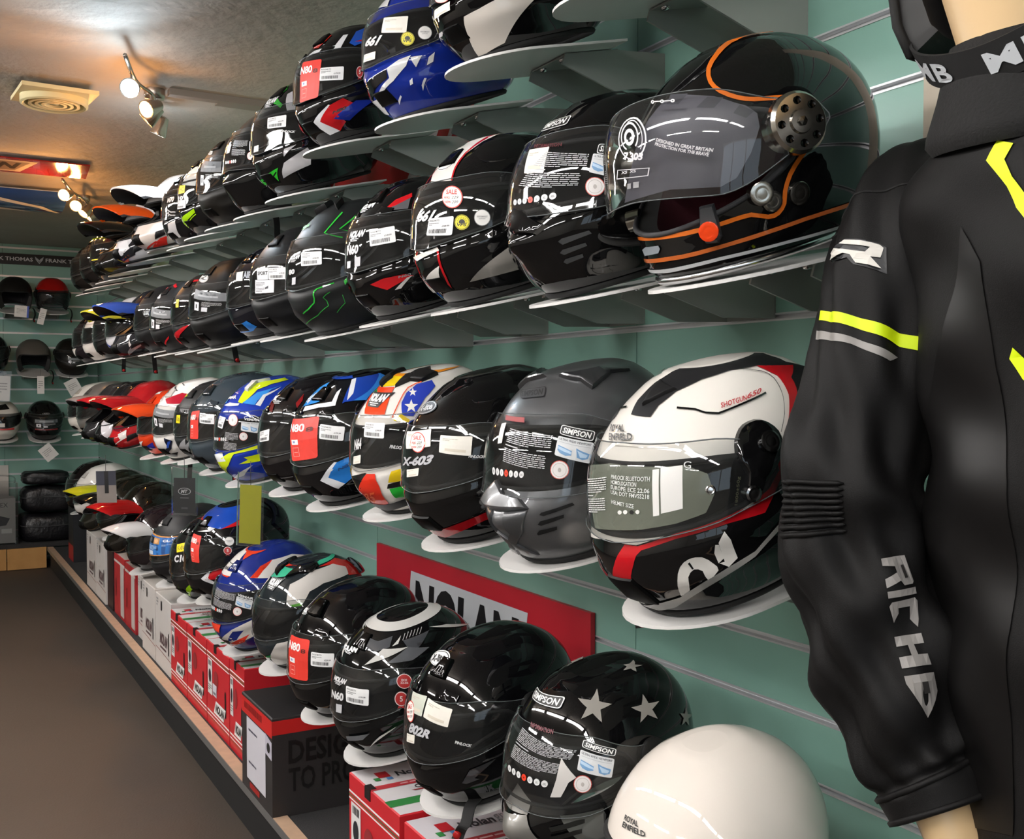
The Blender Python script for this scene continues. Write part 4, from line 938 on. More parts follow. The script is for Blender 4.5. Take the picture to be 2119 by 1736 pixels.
HELMETS=[
dict(id='re',k='full',row=3,X=0.9958,s=1.0371,dz=-0.0322,base='e9e4dcg',label='white, red and black full face helmet with big clear visor, nearest on third row',short='white, red and black road helmet',vis='c',liner='k',piv=0,yaw=3.9,raised=[('chin_vent','0a0a0am',[-15, 0.07, 15, 0.07, 10, 0.19, -10, 0.19],0.005),('visor_mechanism','0b0b0cg',[59.1,0.666,60.2,0.686,61.7,0.703,63.9,0.715,66.7,0.721,70.2,0.723,73.5,0.718,76.5,0.704,79.2,0.683,81,0.66,81.7,0.636,81.6,0.611,80.7,0.586,79,0.562,76.8,0.538,74.8,0.519,73,0.506,71.3,0.497,69.8,0.485,68.6,0.466,67.6,0.445,66.7,0.428,65.5,0.421,64.3,0.419,63.2,0.421,62.2,0.426,61.3,0.434,60.8,0.448,61.1,0.473,61.8,0.503,62.2,0.531,61.4,0.554,60.1,0.576,59.1,0.597,58.7,0.621,58.7,0.645],0.008),('roof_vent','121213m',[-5.6,0.818,-9.7,0.872,-9.9,0.909,19.1,0.876,10,0.86],0.006)],parts=[('pinlock_pin','d8d8d8c',47.2,0.507,0.0055,0.003,'V'),('visor_screw','8a8a8ac',73.5,0.624,0.012,0.013,'S'),('visor_screw','8a8a8ac',63.2,0.459,0.009,0.012,'S')],items=[
  ('P','0c0c0dg','S',[-32.5,0.3,-6.9,0.329,14.6,0.323,33.7,0.368,51,0.392,64.2,0.394,71.3,0.446,81.2,0.585,89.9,0.619,99,0.592,94.3,0.352,102.5,0.025,75,0,27.5,0,-10,0.05,-20,0.113,-22.5,0.213]),
  ('P','1a1a1cm','S',[-118.8,0.975,-145,0.975,134.8,0.974,124.8,0.883,142,0.821,114.4,0.752,100.2,0.685,96.4,0.702,104.9,0.782,108.6,0.824,125.4,0.86,96.1,0.911,64.5,0.922,37.9,0.906,18.4,0.87,9.9,0.824,8.6,0.784,-11.7,0.79,-18.4,0.839,-17.9,0.901,-10,0.975]),
  ('P','1a1a1cm','S',[-40,0.75,-45,0.812,-47.5,0.875,-57.5,0.913,-77.5,0.975,-107.5,0.975,-60,0.963,-50,0.875,-45,0.825,-34.2,0.766],0),
  ('P','b5121cg','S',[7.5,0.323,15.6,0.32,22.8,0.336,40.8,0.378,53.4,0.399,63.5,0.407,68.9,0.446,80.3,0.587,87.8,0.665,96.9,0.768,101.1,0.849,95.3,0.909,125.4,0.86,108.6,0.824,104.9,0.782,96.4,0.702,89.9,0.619,76.5,0.465,69.1,0.362,54.5,0.363,33.9,0.341,17.9,0.305,15.4,0.286,6.3,0.142,-12.4,0.097]),
  ('P','4a4a48g','S',[77.3,0.915,85.7,0.902,93.4,0.883,96.2,0.866,96.7,0.844,95.1,0.812,93.3,0.776,91,0.741,88.2,0.707,84.8,0.673,82.4,0.647,82.7,0.646,85.1,0.672,88.5,0.706,91.3,0.741,93.6,0.776,95.6,0.812,97.3,0.845,96.8,0.867,93.9,0.885,86.5,0.904,78.1,0.917]),
  ('P','0d0d0eg','S',[26.2,0.807,31.6,0.803,38.4,0.795,44.6,0.778,52.3,0.767,66.9,0.783,83.5,0.798,83.7,0.805,66.7,0.79,52,0.774,44.6,0.784,38.4,0.801,31.3,0.809,25.8,0.814]),
  ('C',('bubbletext', ('SHOTGUN',), 'b8383cp', 0.02, 0.2),'S',[52.6,0.806,69.7,0.815,69.5,0.792,53.6,0.783]),
  ('C',('bubbletext', ('650',), 'b8383cp', 0.02, 0.3),'S',[69.9,0.818,82.3,0.825,80.3,0.803,69.4,0.794]),
  ('C',('bubbletext', ('ROYAL', 'ENFIELD'), '1c1c1cp', 0.03),'S',[-29.5,0.748,-3.5,0.761,4.5,0.702,-17.6,0.693]),
  ('P','d8d4ceg','S',[32.2,0.174,33,0.202,34.4,0.228,36.3,0.247,38.6,0.258,41.2,0.261,43.7,0.255,45.8,0.238,47.6,0.217,48.9,0.201,49.2,0.186,47,0.168,44.4,0.159,43.7,0.175,43.1,0.196,41.5,0.206,39.8,0.209,38.2,0.199,37,0.182,36.6,0.156,35.5,0.128,32.5,0.111,30.1,0.108,31.1,0.137]),
  ('P','0c0c0dg','S',[38.6,0.244,39.8,0.212,39.1,0.21,37.8,0.238]),
  ('P','d8d4ceg','S',[52.8,0.336,55.1,0.301,57.1,0.213,53.3,0.189,49.9,0.212,52,0.213,50.5,0.3]),
  ('P','d8d4ceg','S',[49.2,0.296,50.5,0.293,51.8,0.228,49.6,0.213,48.5,0.26]),
  ('P','8f8d8ag','S',[-7.5,0.038,29.2,0.103,42.9,0.156,53.3,0.189,64.2,0.218,76.9,0.312,77,0.281,63.9,0.198,52.9,0.163,41.7,0.123,23.2,0.058,-7.5,0]),
  ('C',('bubbletext', ('1800±50g',), '55553cp', 0.02),'S',[56.3,0.429,58.1,0.534,60.1,0.53,58.1,0.425]),
  ('P','9aa08ef','V',[-23.2,0.596,-3.4,0.616,38.3,0.603,46.5,0.565,48.6,0.491,45.2,0.426,34,0.401,18.7,0.384,-12.4,0.366,-21.2,0.491],0),
  ('P','e4e2dep','V',[23.4,0.598,26.5,0.6,26.9,0.437,24.2,0.434],0),
  ('P','e4e2dep','V',[27.2,0.602,36.7,0.605,36.5,0.455,27.7,0.443],0),
  ('C',('bubbletext', ('PINLOCK BLUETOOTH', 'HOMOLOGATION', 'EUROPE: ECE 22.06', 'USA: DOT FMVSS218', '', 'HELMET SIZE'), 'd8d8d8p', 0.01),'V',[-1.1,0.58,22.5,0.577,22.5,0.455,0.5,0.474]),
  ('P','e4e2dep','V',[7.8,0.447,7.4,0.441,6.4,0.437,5.4,0.439,4.9,0.445,5.3,0.451,6.3,0.454,7.3,0.452],0),
  ('P','e4e2dep','V',[11.2,0.449,10.8,0.443,9.9,0.44,9,0.442,8.5,0.448,8.9,0.454,9.9,0.457,10.8,0.455],0),
  ('P','101010p','V',[14.8,0.451,14.4,0.445,13.6,0.442,12.7,0.444,12.3,0.45,12.7,0.456,13.5,0.459,14.4,0.456],0),
  ('P','e4e2dep','V',[17.9,0.452,17.6,0.446,16.8,0.443,16,0.446,15.6,0.451,16,0.457,16.8,0.46,17.6,0.457],0),
  ('C',('info', 7, 'd0d0d0p'),'V',[-23,0.554,-4.5,0.578,-2.7,0.438,-19.2,0.417]),
  ('C',('bubbletext', ('G',), 'd0d0d0p', 0.0),'V',[37.3,0.619,40.4,0.614,40.1,0.586,37.2,0.592])]),
dict(id='simpg',k='simpson',row=3,X=1.3078,s=0.9496,dz=-0.0147,base='5f6062s',label='metallic grey full face helmet with slotted chin, third row beside the white and red one',short='metallic grey slotted-chin helmet',vis='c',straps=[(75, 0.13, 0.2)],yaw=13,raised=[('chin_beak','68696bs',[-29.7,0.325,-11.5,0.445,-0.6,0.379,14,0.363,20.5,0.32,6.2,0.315,-18.8,0.313],0.01),('chin_plate','505153s',[6.2,0.315,20.1,0.318,14.8,0.203,-8.6,0.048,-15,0.062,6.2,0.21],0.004),('roof_vent','3a3b3ds',[12.7,0.932,81.9,0.943,112.2,0.874,92.3,0.897,71.4,0.87,58,0.84,46.7,0.893],0.008)],items=[
  ('C',('badge', 'SIMPSON', '3c3d3fp', '161617p'),'S',[-36.6,0.859,6.2,0.884,12.2,0.835,-19.6,0.823]),
  ('P','141415m','S',[26.9,0.284,28,0.295,45,0.317,46.4,0.302,29.4,0.277]),
  ('P','141415m','S',[25.1,0.237,27,0.253,40.6,0.267,40.3,0.25,26.9,0.229]),
  ('P','141415m','S',[22.6,0.188,25,0.205,35.9,0.213,35.3,0.195,23.2,0.179]),
  ('C',('info', 8),'V',[-5.2,0.693,31.3,0.657,29,0.486,-4.2,0.534]),
  ('C','sizes','V',[-15.8,0.506,14.9,0.495,14.7,0.457,-14.9,0.461]),
  ('C',('badge', 'SIMPSON'),'V',[36,0.691,56.4,0.634,54.6,0.591,35.1,0.65]),
  ('C','view','V',[34.7,0.642,55,0.584,52.1,0.492,33.1,0.559]),
  ('C','round','V',[30.7,0.537,41.2,0.526,41.4,0.435,31.2,0.447]),
  ('C','blank','V',[-17.6,0.699,-12.3,0.706,-8.6,0.615,-13,0.609]),
  ('P','8a1c20p','V',[-17.8,0.737,5.2,0.731,6.9,0.709,-15.3,0.716],0)]),
dict(id='x603',k='full',row=3,X=1.5829,s=0.9921,dz=-0.0220,base='0b0b0cg',label='gloss black full face helmet with a red bottom edge and round sale sticker',short='gloss black helmet with red bottom edge',vis='c',yaw=8.6,raised=[('chin_vent','060606m',[-15, 0.1, 15, 0.1, 12, 0.19, -12, 0.19],0.005)],items=[
  ('P','a8141cg','S',[-15,0.088,17.9,0.109,50.8,0.163,62.1,0.173,61.2,0.12,49.1,0.116,3.6,0.036,-10,0.05,-15,0.075]),
  ('C',('oval', 'X-lite', 'c8c8cap', '17171ap'),'S',[-40,0.788,-8.9,0.839,9,0.768,-37.5,0.738]),
  ('C','blank','V',[-21.2,0.653,13.7,0.675,16.6,0.587,-13.3,0.566]),
  ('C','sale','V',[-12,0.656,8.7,0.661,12.9,0.556,-4.7,0.552]),
  ('C','blank','V',[23.8,0.642,46.5,0.613,45,0.514,24.1,0.554]),
  ('C',('logo', 'X-603', 'b8b8bcp', 0.2, False),'V',[-18.8,0.52,20.8,0.547,18.2,0.494,-18.1,0.471]),
  ('C',('logo', 'PINLOCK', 'c8c8c8p', 0.3, False),'V',[43.6,0.521,53.3,0.502,52.7,0.486,43.5,0.507]),
  ('C','blank','V',[-9.8,0.454,6.3,0.472,5.6,0.427,-9.3,0.409])]),
dict(id='n64',k='full',row=3,X=1.8533,s=0.9455,dz=-0.0020,base='e6e1dag',label='white helmet with orange panels, blue star field and yellow crown stripe on third row',short='multicolour orange, white and blue helmet',vis='c',yaw=10.7,raised=[('roof_vent','111112m',[16.3,0.862,20.5,0.925,50,0.975,85,0.975,70.8,0.95,85.7,0.902,55.7,0.876,36.8,0.896],0.01)],items=[
  ('P','e6c61ag','S',[-40,0.863,-47.5,0.95,-82.5,0.975,-138.2,0.975,-165,0.975,87.5,0.975,47.5,0.975,16.2,0.877]),
  ('P','df8a20g','S',[-138,0.975,-172.5,0.95,143.8,0.909,101.2,0.935,67.5,0.975]),
  ('P','dd421cg','S',[-40,0.825,-42.5,0.863,15.2,0.867,20.5,0.77,22.5,0.699,-9.9,0.705,-24.1,0.777]),
  ('P','1a8a44g','S',[-37.5,0.825,-42.5,0.863,-17.3,0.837,-40,0.812]),
  ('P','2a3da6g','S',[40.6,0.678,37,0.76,38.9,0.82,49,0.865,70.3,0.873,72.5,0.827,60,0.764,50,0.66]),
  ('P','e8e4deg','S',[45,0.845,44.6,0.826,40.7,0.829,44.5,0.814,44.3,0.795,46.8,0.804,49.9,0.789,48.4,0.81,50.9,0.819,47.2,0.824],0),
  ('P','e8e4deg','S',[46.4,0.771,45.6,0.743,40.6,0.747,45.2,0.723,44.4,0.694,47.9,0.708,51.6,0.683,50.1,0.717,53.5,0.731,48.8,0.739],0),
  ('P','d8481cg','S',[55.4,0.879,46.9,0.873,38,0.854,35.1,0.818,33.9,0.774,32.5,0.719,31.1,0.673,32,0.67,33.5,0.716,35,0.771,36.3,0.814,39.2,0.849,47.6,0.867,55.9,0.873]),
  ('P','e6c61ag','S',[32.6,0.66,39.7,0.687,47.3,0.642,46.7,0.627,34.5,0.648]),
  ('C',('nolan', 'f0f0eep', '111111p'),'S',[-28.6,0.826,17,0.821,15.1,0.747,-11.7,0.756]),
  ('P','141416g','S',[-22.5,0.275,8,0.319,-1.7,0.209,-20,0.138,-22.5,0.15,-17.5,0.213]),
  ('P','d6301cg','S',[8.9,0.311,18.9,0.31,21.1,0.218,19.6,0.093,3.5,0.065,-17.5,0.075,-10.8,0.171]),
  ('C',('bubbletext', ('85',), 'e8602ap'),'S',[1.1,0.184,16,0.196,2,0.086,-17.5,0.088]),
  ('P','e6c61ag','S',[33.4,0.315,43.5,0.326,42.2,0.236,29.3,0.243]),
  ('P','111111g','S',[28.9,0.232,42.3,0.242,41.3,0.198,27.1,0.199]),
  ('P','1fa030g','S',[28.9,0.194,41.3,0.198,40.9,0.123,30.6,0.126]),
  ('P','1c1c1em','S',[-17.5,0.088,17.7,0.087,41.7,0.115,38.1,0.063,3.6,0.022,-15,0.05]),
  ('C',('price', 1),'V',[4.6,0.648,27.7,0.635,27.8,0.542,6.4,0.559]),
  ('C',('logo', 'N64', 'd8d8d8p', 0.1, False),'V',[-8,0.538,3.3,0.555,3.9,0.48,-7.2,0.468]),
  ('C',('logo', 'PINLOCK', 'c8c8c8p', 0.3, False),'V',[32.6,0.5,42.6,0.475,42.2,0.453,32.3,0.476]),
  ('C','blank','V',[-8.4,0.423,3.1,0.44,3.3,0.383,-8.2,0.369])]),
dict(id='n80b',k='full',row=3,X=2.1883,s=0.9962,dz=-0.0168,base='0c0c0eg',label='black and bright blue helmet with a red visor sticker on third row',short='black and blue helmet with red visor sticker',vis='c',yaw=13.3,raised=[('top_vent','0e0e0fg',[-13, 0.79, 13, 0.79, 9, 0.88, -9, 0.88],0.006),('brow_vent','0e0e0fg',[16, 0.7, 34, 0.68, 36, 0.72, 20, 0.75],0.004),('chin_vent','080808m',[-14, 0.1, 14, 0.1, 11, 0.18, -11, 0.18],0.003)],items=[
  ('P','2f8ad8g','S',[-35,0.738,-37.5,0.788,-40,0.85,-15.6,0.916,7.8,0.838,5.9,0.785]),
  ('C',('nolan', 'cfe4f4p'),'S',[-37.5,0.8,-14.5,0.852,-2.8,0.798,-37.5,0.763]),
  ('P','e8e8eag','S',[-35,0.7,-35,0.738,8.5,0.772,27.8,0.779,27.5,0.842,32.1,0.868,34.1,0.749,12.2,0.747]),
  ('P','1b3d9ag','S',[42.5,0.975,-145.4,0.975,-172.5,0.975,107,0.92,86.7,0.843,70.4,0.758,44,0.764,41.3,0.757,42.3,0.832,46.5,0.93]),
  ('P','2f78c8g','S',[68.2,0.802,104,0.927,106.2,0.873,87.7,0.771,67.2,0.746,52.8,0.763]),
  ('P','e4e6eag','S',[46,0.771,44.5,0.92,53.2,0.927,51.7,0.814]),
  ('C','n80','V',[-32.5,0.65,22,0.681,23.6,0.393,-13.5,0.36]),
  ('C',('price', 2),'V',[24.7,0.628,46.9,0.586,45,0.491,24.7,0.53]),
  ('P','e4e6eag','S',[23.1,0.219,37.3,0.342,41,0.336,31.2,0.233,43.6,0.166,36.1,0.137]),
  ('P','2476c8g','S',[31.1,0.236,39.6,0.338,54.5,0.373,52.9,0.208,43.3,0.164]),
  ('C',('bubbletext', ('N80',), '16386cp'),'S',[41,0.296,51.5,0.324,51.3,0.292,40.4,0.272])]),
dict(id='nbr',k='full',row=3,X=2.4707,s=0.9553,dz=-0.0094,base='121012g',label='black helmet with thin white stripe and dark red flashes on third row',short='black helmet with dark red flashes',vis='c',yaw=15.6,raised=[('top_vent','0e0e0fg',[-13, 0.79, 13, 0.79, 9, 0.88, -9, 0.88],0.006),('brow_vent','0e0e0fg',[16, 0.7, 34, 0.68, 36, 0.72, 20, 0.75],0.004),('chin_vent','080808m',[-14, 0.1, 14, 0.1, 11, 0.18, -11, 0.18],0.003)],items=[
  ('P','d8d8d8g','S',[-28.5,0.832,-37.5,0.863,-40,0.9,-47.5,0.925,-62.5,0.963,-87.7,0.975,47.5,0.975,-85,0.975,-62.5,0.963,-47.5,0.925,-42.5,0.888,-37.5,0.863,-40,0.825]),
  ('C',('nolan', 'f0f0eep'),'S',[-37.5,0.812,9.8,0.845,14.6,0.766,-19.6,0.763]),
  ('P','7a1418g','S',[31.5,0.76,38.4,0.829,39.9,0.775,35.5,0.72]),
  ('P','5a1014g','S',[-13.6,0.714,-37.5,0.788,-9.4,0.758,-2.8,0.696]),
  ('C',('price', 3),'V',[-15.3,0.536,5.2,0.566,5.3,0.472,-15.1,0.449]),
  ('P','6a6a6cg','S',[-15.6,0.126,13.1,0.132,29.2,0.138,29.8,0.147,14.6,0.142,-7.4,0.147])]),
dict(id='vem',k='full',row=3,X=2.8826,s=0.9867,dz=-0.0206,base='1e3aa6g',label='royal blue helmet with acid yellow swooshes and yellow chin on third row',short='blue and acid yellow helmet',vis='c',yaw=17.0,raised=[('roof_vent','d8dadcg',[3.8,0.882,-3.4,0.967,47.5,0.975,75,0.975,72.5,0.975,25.8,0.962,18.6,0.866],0.009)],items=[
  ('P','d2e61cg','S',[11.6,0.781,3.1,0.911,45,0.975,113.2,0.946,109.9,0.906,67,0.907,38.5,0.877,29.8,0.811,22.4,0.767]),
  ('P','3a8fe0g','S',[21.9,0.772,40.8,0.851,87.8,0.872,65.1,0.853,45.1,0.775,42.7,0.74]),
  ('P','e4e6e8g','S',[43.7,0.739,51.6,0.817,86.1,0.858,56.1,0.799,50.2,0.718]),
  ('P','e4e6e8g','S',[-24.5,0.748,-9.8,0.777,17,0.769,16.5,0.751,-6.2,0.747]),
  ('C',('logo', 'VEMAR', 'e8e8e8p', 0.1, False),'S',[-37.5,0.812,-7.1,0.838,1.1,0.809,-39.9,0.795]),
  ('P','e8e8e8g','S',[-40,0.825,-37.5,0.863,-6.6,0.85,-6.8,0.855,-40,0.863,-40,0.825],0),
  ('P','d2e61cg','S',[-17.5,0.213,12.9,0.319,49.9,0.36,50,0.324,21.5,0.309,10.9,0.206,-17.5,0.075,-17.5,0.088,-22.5,0.15]),
  ('P','e4e6e8g','S',[-25,0.288,0.5,0.327,8.9,0.249,-17.5,0.225]),
  ('P','d2e61cg','S',[32.8,0.267,49.5,0.273,47.9,0.194,25,0.205,36.1,0.234]),
  ('P','e4e6e8g','S',[-10,0.05,39.7,0.173,22.2,0.089]),
  ('C',('price', 4),'V',[-10,0.658,6.1,0.643,3.1,0.547,-7.9,0.562]),
  ('C','round','V',[9.4,0.674,25.2,0.669,27.5,0.564,14.2,0.571]),
  ('C',('logo', 'VEMAR', 'c8c8c8p', 0.0, False),'V',[33.6,0.631,50.6,0.596,50.1,0.577,33.5,0.61]),
  ('P','c8c8c8p','V',[34,0.631,37.2,0.637,40.8,0.64,43.5,0.635,45.9,0.625,48.2,0.612,49.8,0.601,50.1,0.606,48.5,0.617,46.2,0.631,43.6,0.641,40.7,0.646,36.8,0.643,33.6,0.637],0),
  ('C','view','V',[31.2,0.602,49.7,0.565,47.5,0.475,30.7,0.524]),
  ('C','round','V',[28.8,0.51,38.1,0.499,37.9,0.419,28.7,0.431]),
  ('C',('info', 6),'V',[9.7,0.531,27.8,0.511,26.8,0.326,7.2,0.365]),
  ('C','sizes','V',[-15.8,0.47,12.3,0.476,12,0.432,-15.5,0.433])]),
dict(id='n80g',k='full',row=3,X=3.1956,s=0.9982,dz=-0.0090,base='39434ag',label='slate grey helmet with a red visor sticker on third row',short='slate grey helmet with red visor sticker',vis='c',yaw=17.0,raised=[('top_vent','2e363cg',[-13, 0.79, 13, 0.79, 9, 0.88, -9, 0.88],0.006),('brow_vent','2e363cg',[16, 0.7, 34, 0.68, 36, 0.72, 20, 0.75],0.004),('chin_vent','080808m',[-14, 0.1, 14, 0.1, 11, 0.18, -11, 0.18],0.003)],items=[
  ('C','n80','V',[-10.1,0.634,9.5,0.649,11.3,0.367,-7.6,0.368]),
  ('C',('price', 5),'V',[11,0.623,34,0.598,33.7,0.504,13,0.531])]),
dict(id='blk9',k='full',row=3,X=3.4966,s=0.8835,dz=0.0039,base='1a1c1em',label='dark grey-black helmet with a small yellow tab between slate and white helmets',short='dark helmet with a yellow tab',vis='c',straps=[(80, 0.12, 0)],yaw=17.0,items=[
  ('P','c8e01cg','S',[-35,0.8,-27.8,0.836,-12,0.813,-24.7,0.798]),
  ('C',('yellow', 'Kids'),'V',[-7.6,0.594,4.1,0.596,5.1,0.497,-7,0.5]),
  ('C',('logo', 'NETTE', '6a6a6cp', 0, False),'V',[-2.8,0.672,22,0.658,23.1,0.614,-0,0.631]),
  ('P','9a9a9cg','S',[6.5,0.259,17.3,0.307,14.8,0.189,-17.5,0.1]),
  ('P','9a9a9cg','S',[18.9,0.243,26.2,0.274,14.2,0.127,-0.8,0.098])]),
dict(id='wh10',k='full',row=3,X=3.7719,s=0.9621,dz=-0.0101,base='e4dfdag',label='white helmet with dark red flash and three black crown slots on third row',short='white helmet with dark red flash',vis='c',yaw=17.0,items=[
  ('P','a3182cg','S',[-3.3,0.774,36.5,0.83,48.2,0.809,41.7,0.703,11.7,0.723]),
  ('P','222226m','S',[-37.5,0.85,-37.5,0.863,0.2,0.828,-4.4,0.822]),
  ('P','222226m','S',[-17.8,0.909,-9.4,0.913,21.4,0.86,17.1,0.856]),
  ('P','222226m','S',[2.7,0.967,8.3,0.971,31,0.916,26.8,0.914]),
  ('C',('oval', 'S', '333333p', 'd8d4d0p'),'S',[-32.5,0.775,-35,0.812,-5.4,0.756,-32.5,0.738]),
  ('C','hjc','V',[-21,0.681,38.5,0.62,35.6,0.394,-6,0.44]),
  ('P','12162ag','S',[17,0.31,30.8,0.265,25,0.16,5.3,0.087,-12.5,0.088,19.8,0.184]),
  ('P','2a50b0g','S',[22.7,0.257,28.5,0.269,21.2,0.179,17,0.173]),
  ('P','16181cg','S',[-15,0.088,12.4,0.1,31.4,0.111,22.3,0.053,-15,0.075])]),
dict(id='or11',k='full',row=3,X=4.1643,s=0.8681,dz=-0.0168,base='d23c18g',label='orange, white and blue peaked helmet beside the white one on third row',short='orange peaked adventure helmet',vis='c',hi=0,peak='d8481cg',straps=[(82, 0.17, 0)],yaw=17.0,items=[
  ('P','e4e0dag','S',[-15,0.225,7.5,0.252,-17.5,0.113]),
  ('P','2a2a98g','S',[-15,0.088,27.4,0.216,28.5,0.123]),
  ('P','e4e0dag','S',[-40,0.9,6.5,0.921,-4.3,0.974,-40,0.95]),
  ('P','2a3a9ag','K',[-3,0.43,0,0.17,3,0.02,0,0.21]),
  ('P','e4e0dag','K',[-9,0.63,-6,0.49,3,0.06,0,0.29],0)]),
dict(id='red12',k='mx',row=3,X=4.6200,s=0.9200,dz=0.0000,base='a81a20g',label='red and white motocross helmet with glossy peak, midway along third row',short='red motocross helmet',hi=0,peak='b01c22g',yaw=17.0,items=[
  ('P','dcd8d4g','S',[17.8,0.234,31.4,0.283,35.3,0.163,0.6,0.053,25.6,0.147]),
  ('P','6a1020g','S',[-22.5,0.312,13.8,0.363,28.1,0.32,20.4,0.263])]),
dict(id='mx13',k='mx',row=3,X=5.0200,s=0.9200,dz=0.0000,base='1a1a1cg',label='black motocross helmet with red peak and white chin on third row',short='black and white motocross helmet',hi=0,peak='b8222cg',yaw=17.0,items=[
  ('P','d8d4d8g','S',[-1.2,0.35,2.7,0.397,34.6,0.318,36.4,0.102,28.8,0.106])]),
dict(id='mx14',k='mx',row=3,X=5.4200,s=0.9200,dz=0.0000,base='2a2a2cg',label='charcoal motocross helmet with silver peak near the far end of third row',short='charcoal motocross helmet',hi=0,peak='8a8688g',yaw=17.0),
dict(id='gr15',k='full',row=3,X=5.8000,s=0.9400,dz=0.0000,base='8e8a86s',label='silver full face helmet near the far end of third row',short='silver helmet near the far end',vis='c',hi=0,yaw=17.0),
dict(id='yw16',k='full',row=3,X=6.1800,s=0.9400,dz=0.0000,base='dcd6ccg',label='white helmet with yellow crown stripe, farthest on third row',short='white helmet with yellow crown stripe',vis='c',hi=0,yaw=17.0,items=[
  ('P','e6cc14g','S',[-27.5,0.75,-32.5,0.838,-50,0.963,57.5,0.975,-50,0.963,-32.5,0.863,-23.9,0.761]),
  ('P','b03a3ap','V',[-25,0.663,-27.5,0.688,-25,0.663,-25,0.638],0)]),
dict(id='ora',k='retro',row=2,X=0.9455,s=0.9740,dz=-0.0213,base='0a0a0bg',label='gloss black retro helmet with orange pinstripes and chrome pivot, nearest on second row',short='black retro helmet with orange pinstripe',vis='c',liner='r',rim='c8c8c8c',gask='303032r',Uv=80,yaw=3.5,raised=[('visor_tab','3a3b3dm',[25.4,0.26,31.8,0.26,33.8,0.186,34.9,0.129,33.2,0.11,27.4,0.116,25.4,0.151],0.012)],parts=[('tab_stud','e2431ag',29.6,0.161,0.011,0.0155,'S'),('side_stud','b0aca4c',68.6,0.219,0.013,0.004,'S'),('side_stud','b0aca4c',56.5,0.214,0.0115,0.004,'S'),('side_stud','b0aca4c',50.8,0.256,0.013,0.016,'S'),('pivot','b8b4acc',65.8,0.487,0.033,0.01)],items=[
  ('P','c8641eg','S',[87.5,0.95,72.5,0.963,53.1,0.975,37.1,0.975,25,0.963,16.1,0.929,18.4,0.885,18.4,0.849,19.9,0.81,22.9,0.771,26.4,0.735,30.2,0.705,34.3,0.679,38.9,0.655,43.3,0.636,47.2,0.623,51.3,0.614,56.9,0.607,63,0.601,69,0.596,74.4,0.588,77.4,0.576,79.2,0.56,80.9,0.534,81.7,0.506,81.6,0.486,80.4,0.466,77.7,0.442,74.4,0.416,71.2,0.391,68.3,0.366,65.6,0.337,63.5,0.307,62.1,0.275,61.2,0.244,61,0.219,60.8,0.2,59.9,0.183,58.6,0.171,57,0.166,54.9,0.167,51.6,0.178,47.7,0.191,43.8,0.191,40.2,0.188,37.4,0.186,34.2,0.183,29.1,0.181,22.7,0.179,15.6,0.178,6.1,0.18,-11.8,0.185,-32.5,0.188,-32.5,0.175,-12.2,0.168,6.1,0.163,15.8,0.161,23,0.162,29.5,0.164,34.7,0.167,38,0.169,40.8,0.172,44.3,0.174,47.7,0.174,51.3,0.163,54.9,0.151,57.7,0.149,59.9,0.156,61.6,0.171,62.7,0.191,62.9,0.214,63.1,0.237,63.9,0.266,65.3,0.296,67.4,0.325,69.9,0.352,72.9,0.378,76.1,0.402,79.5,0.429,82.6,0.456,84.1,0.481,84.3,0.508,83.3,0.54,81.5,0.57,79,0.591,75.2,0.605,69.3,0.613,63,0.619,56.8,0.625,51.3,0.631,47.3,0.64,43.7,0.652,39.4,0.671,35.1,0.693,31.5,0.716,28.5,0.74,25.9,0.768,24,0.798,23.7,0.83,24.6,0.862,26.7,0.891,30.5,0.919,39.1,0.939,51.2,0.952,68.2,0.946,86,0.944]),
  ('P','b05a2ag','S',[-32.5,0.088,-18.2,0.086,3.1,0.086,12.5,0.085,21.8,0.086,35.9,0.091,49.5,0.096,61.1,0.102,72.6,0.108,85.1,0.109,97.8,0.108,107.8,0.109,114.7,0.11,111.8,0.128,105.6,0.126,96.4,0.124,84.1,0.124,71.7,0.122,60.3,0.116,48.9,0.11,35.4,0.104,21.5,0.1,12.3,0.099,3.3,0.1,-17.3,0.1,-32.5,0.1]),
  ('P','7c8288m','S',[-26.3,0.134,-18.4,0.145,-4.6,0.144,-3.8,0.131,-6,0.117,-23.9,0.112]),
  ('P','c0c2c4g','S',[-30,0.062,1.1,0.06,33.6,0.064,64.7,0.059,93.7,0.049,94.9,0.034,64.9,0.047,33.4,0.052,-0.4,0.045,-30,0.05]),
  ('P','4c4a54p','V',[9.8,0.653,19.7,0.658,34.9,0.623,46.7,0.575,50.3,0.545,50.5,0.501,46.7,0.411,41.5,0.331,35.8,0.31,15.3,0.335,-16,0.326,-10.3,0.441,-4.1,0.545,2.8,0.605],0),
  ('P','34333cp','V',[12.8,0.67,23,0.654,19.2,0.625,12.6,0.637],0),
  ('P','34333cp','V',[32.2,0.626,38.7,0.611,35,0.588,27.9,0.6],0),
  ('P','34333cp','V',[44.5,0.581,49.2,0.553,46.2,0.537,41.9,0.56],0),
  ('C',('bubbletext', ('DESIGNED IN GREAT BRITAIN', 'PROTECTION FOR THE BRAVE'), 'd4d2d4p', 0.03),'V',[15.7,0.537,37.3,0.455,36.1,0.42,14.4,0.513]),
  ('C',('target',),'V',[-14.5,0.646,12.1,0.605,9.7,0.45,-9.9,0.483]),
  ('C',('frame',),'V',[-10.4,0.462,11.3,0.433,10.5,0.402,-11.3,0.421]),
  ('C',('bubbletext', ('XS  XS',), 'c8c6c8p'),'V',[-6.8,0.45,3.5,0.44,3.2,0.427,-7.3,0.435]),
  ('P','d8d6d8p','V',[-7.4,0.396,-3.1,0.393,-3.4,0.37,-7.5,0.373],0),
  ('P','d8d6d8p','V',[-12,0.396,-9.1,0.395,-9.2,0.374,-12.4,0.375],0),
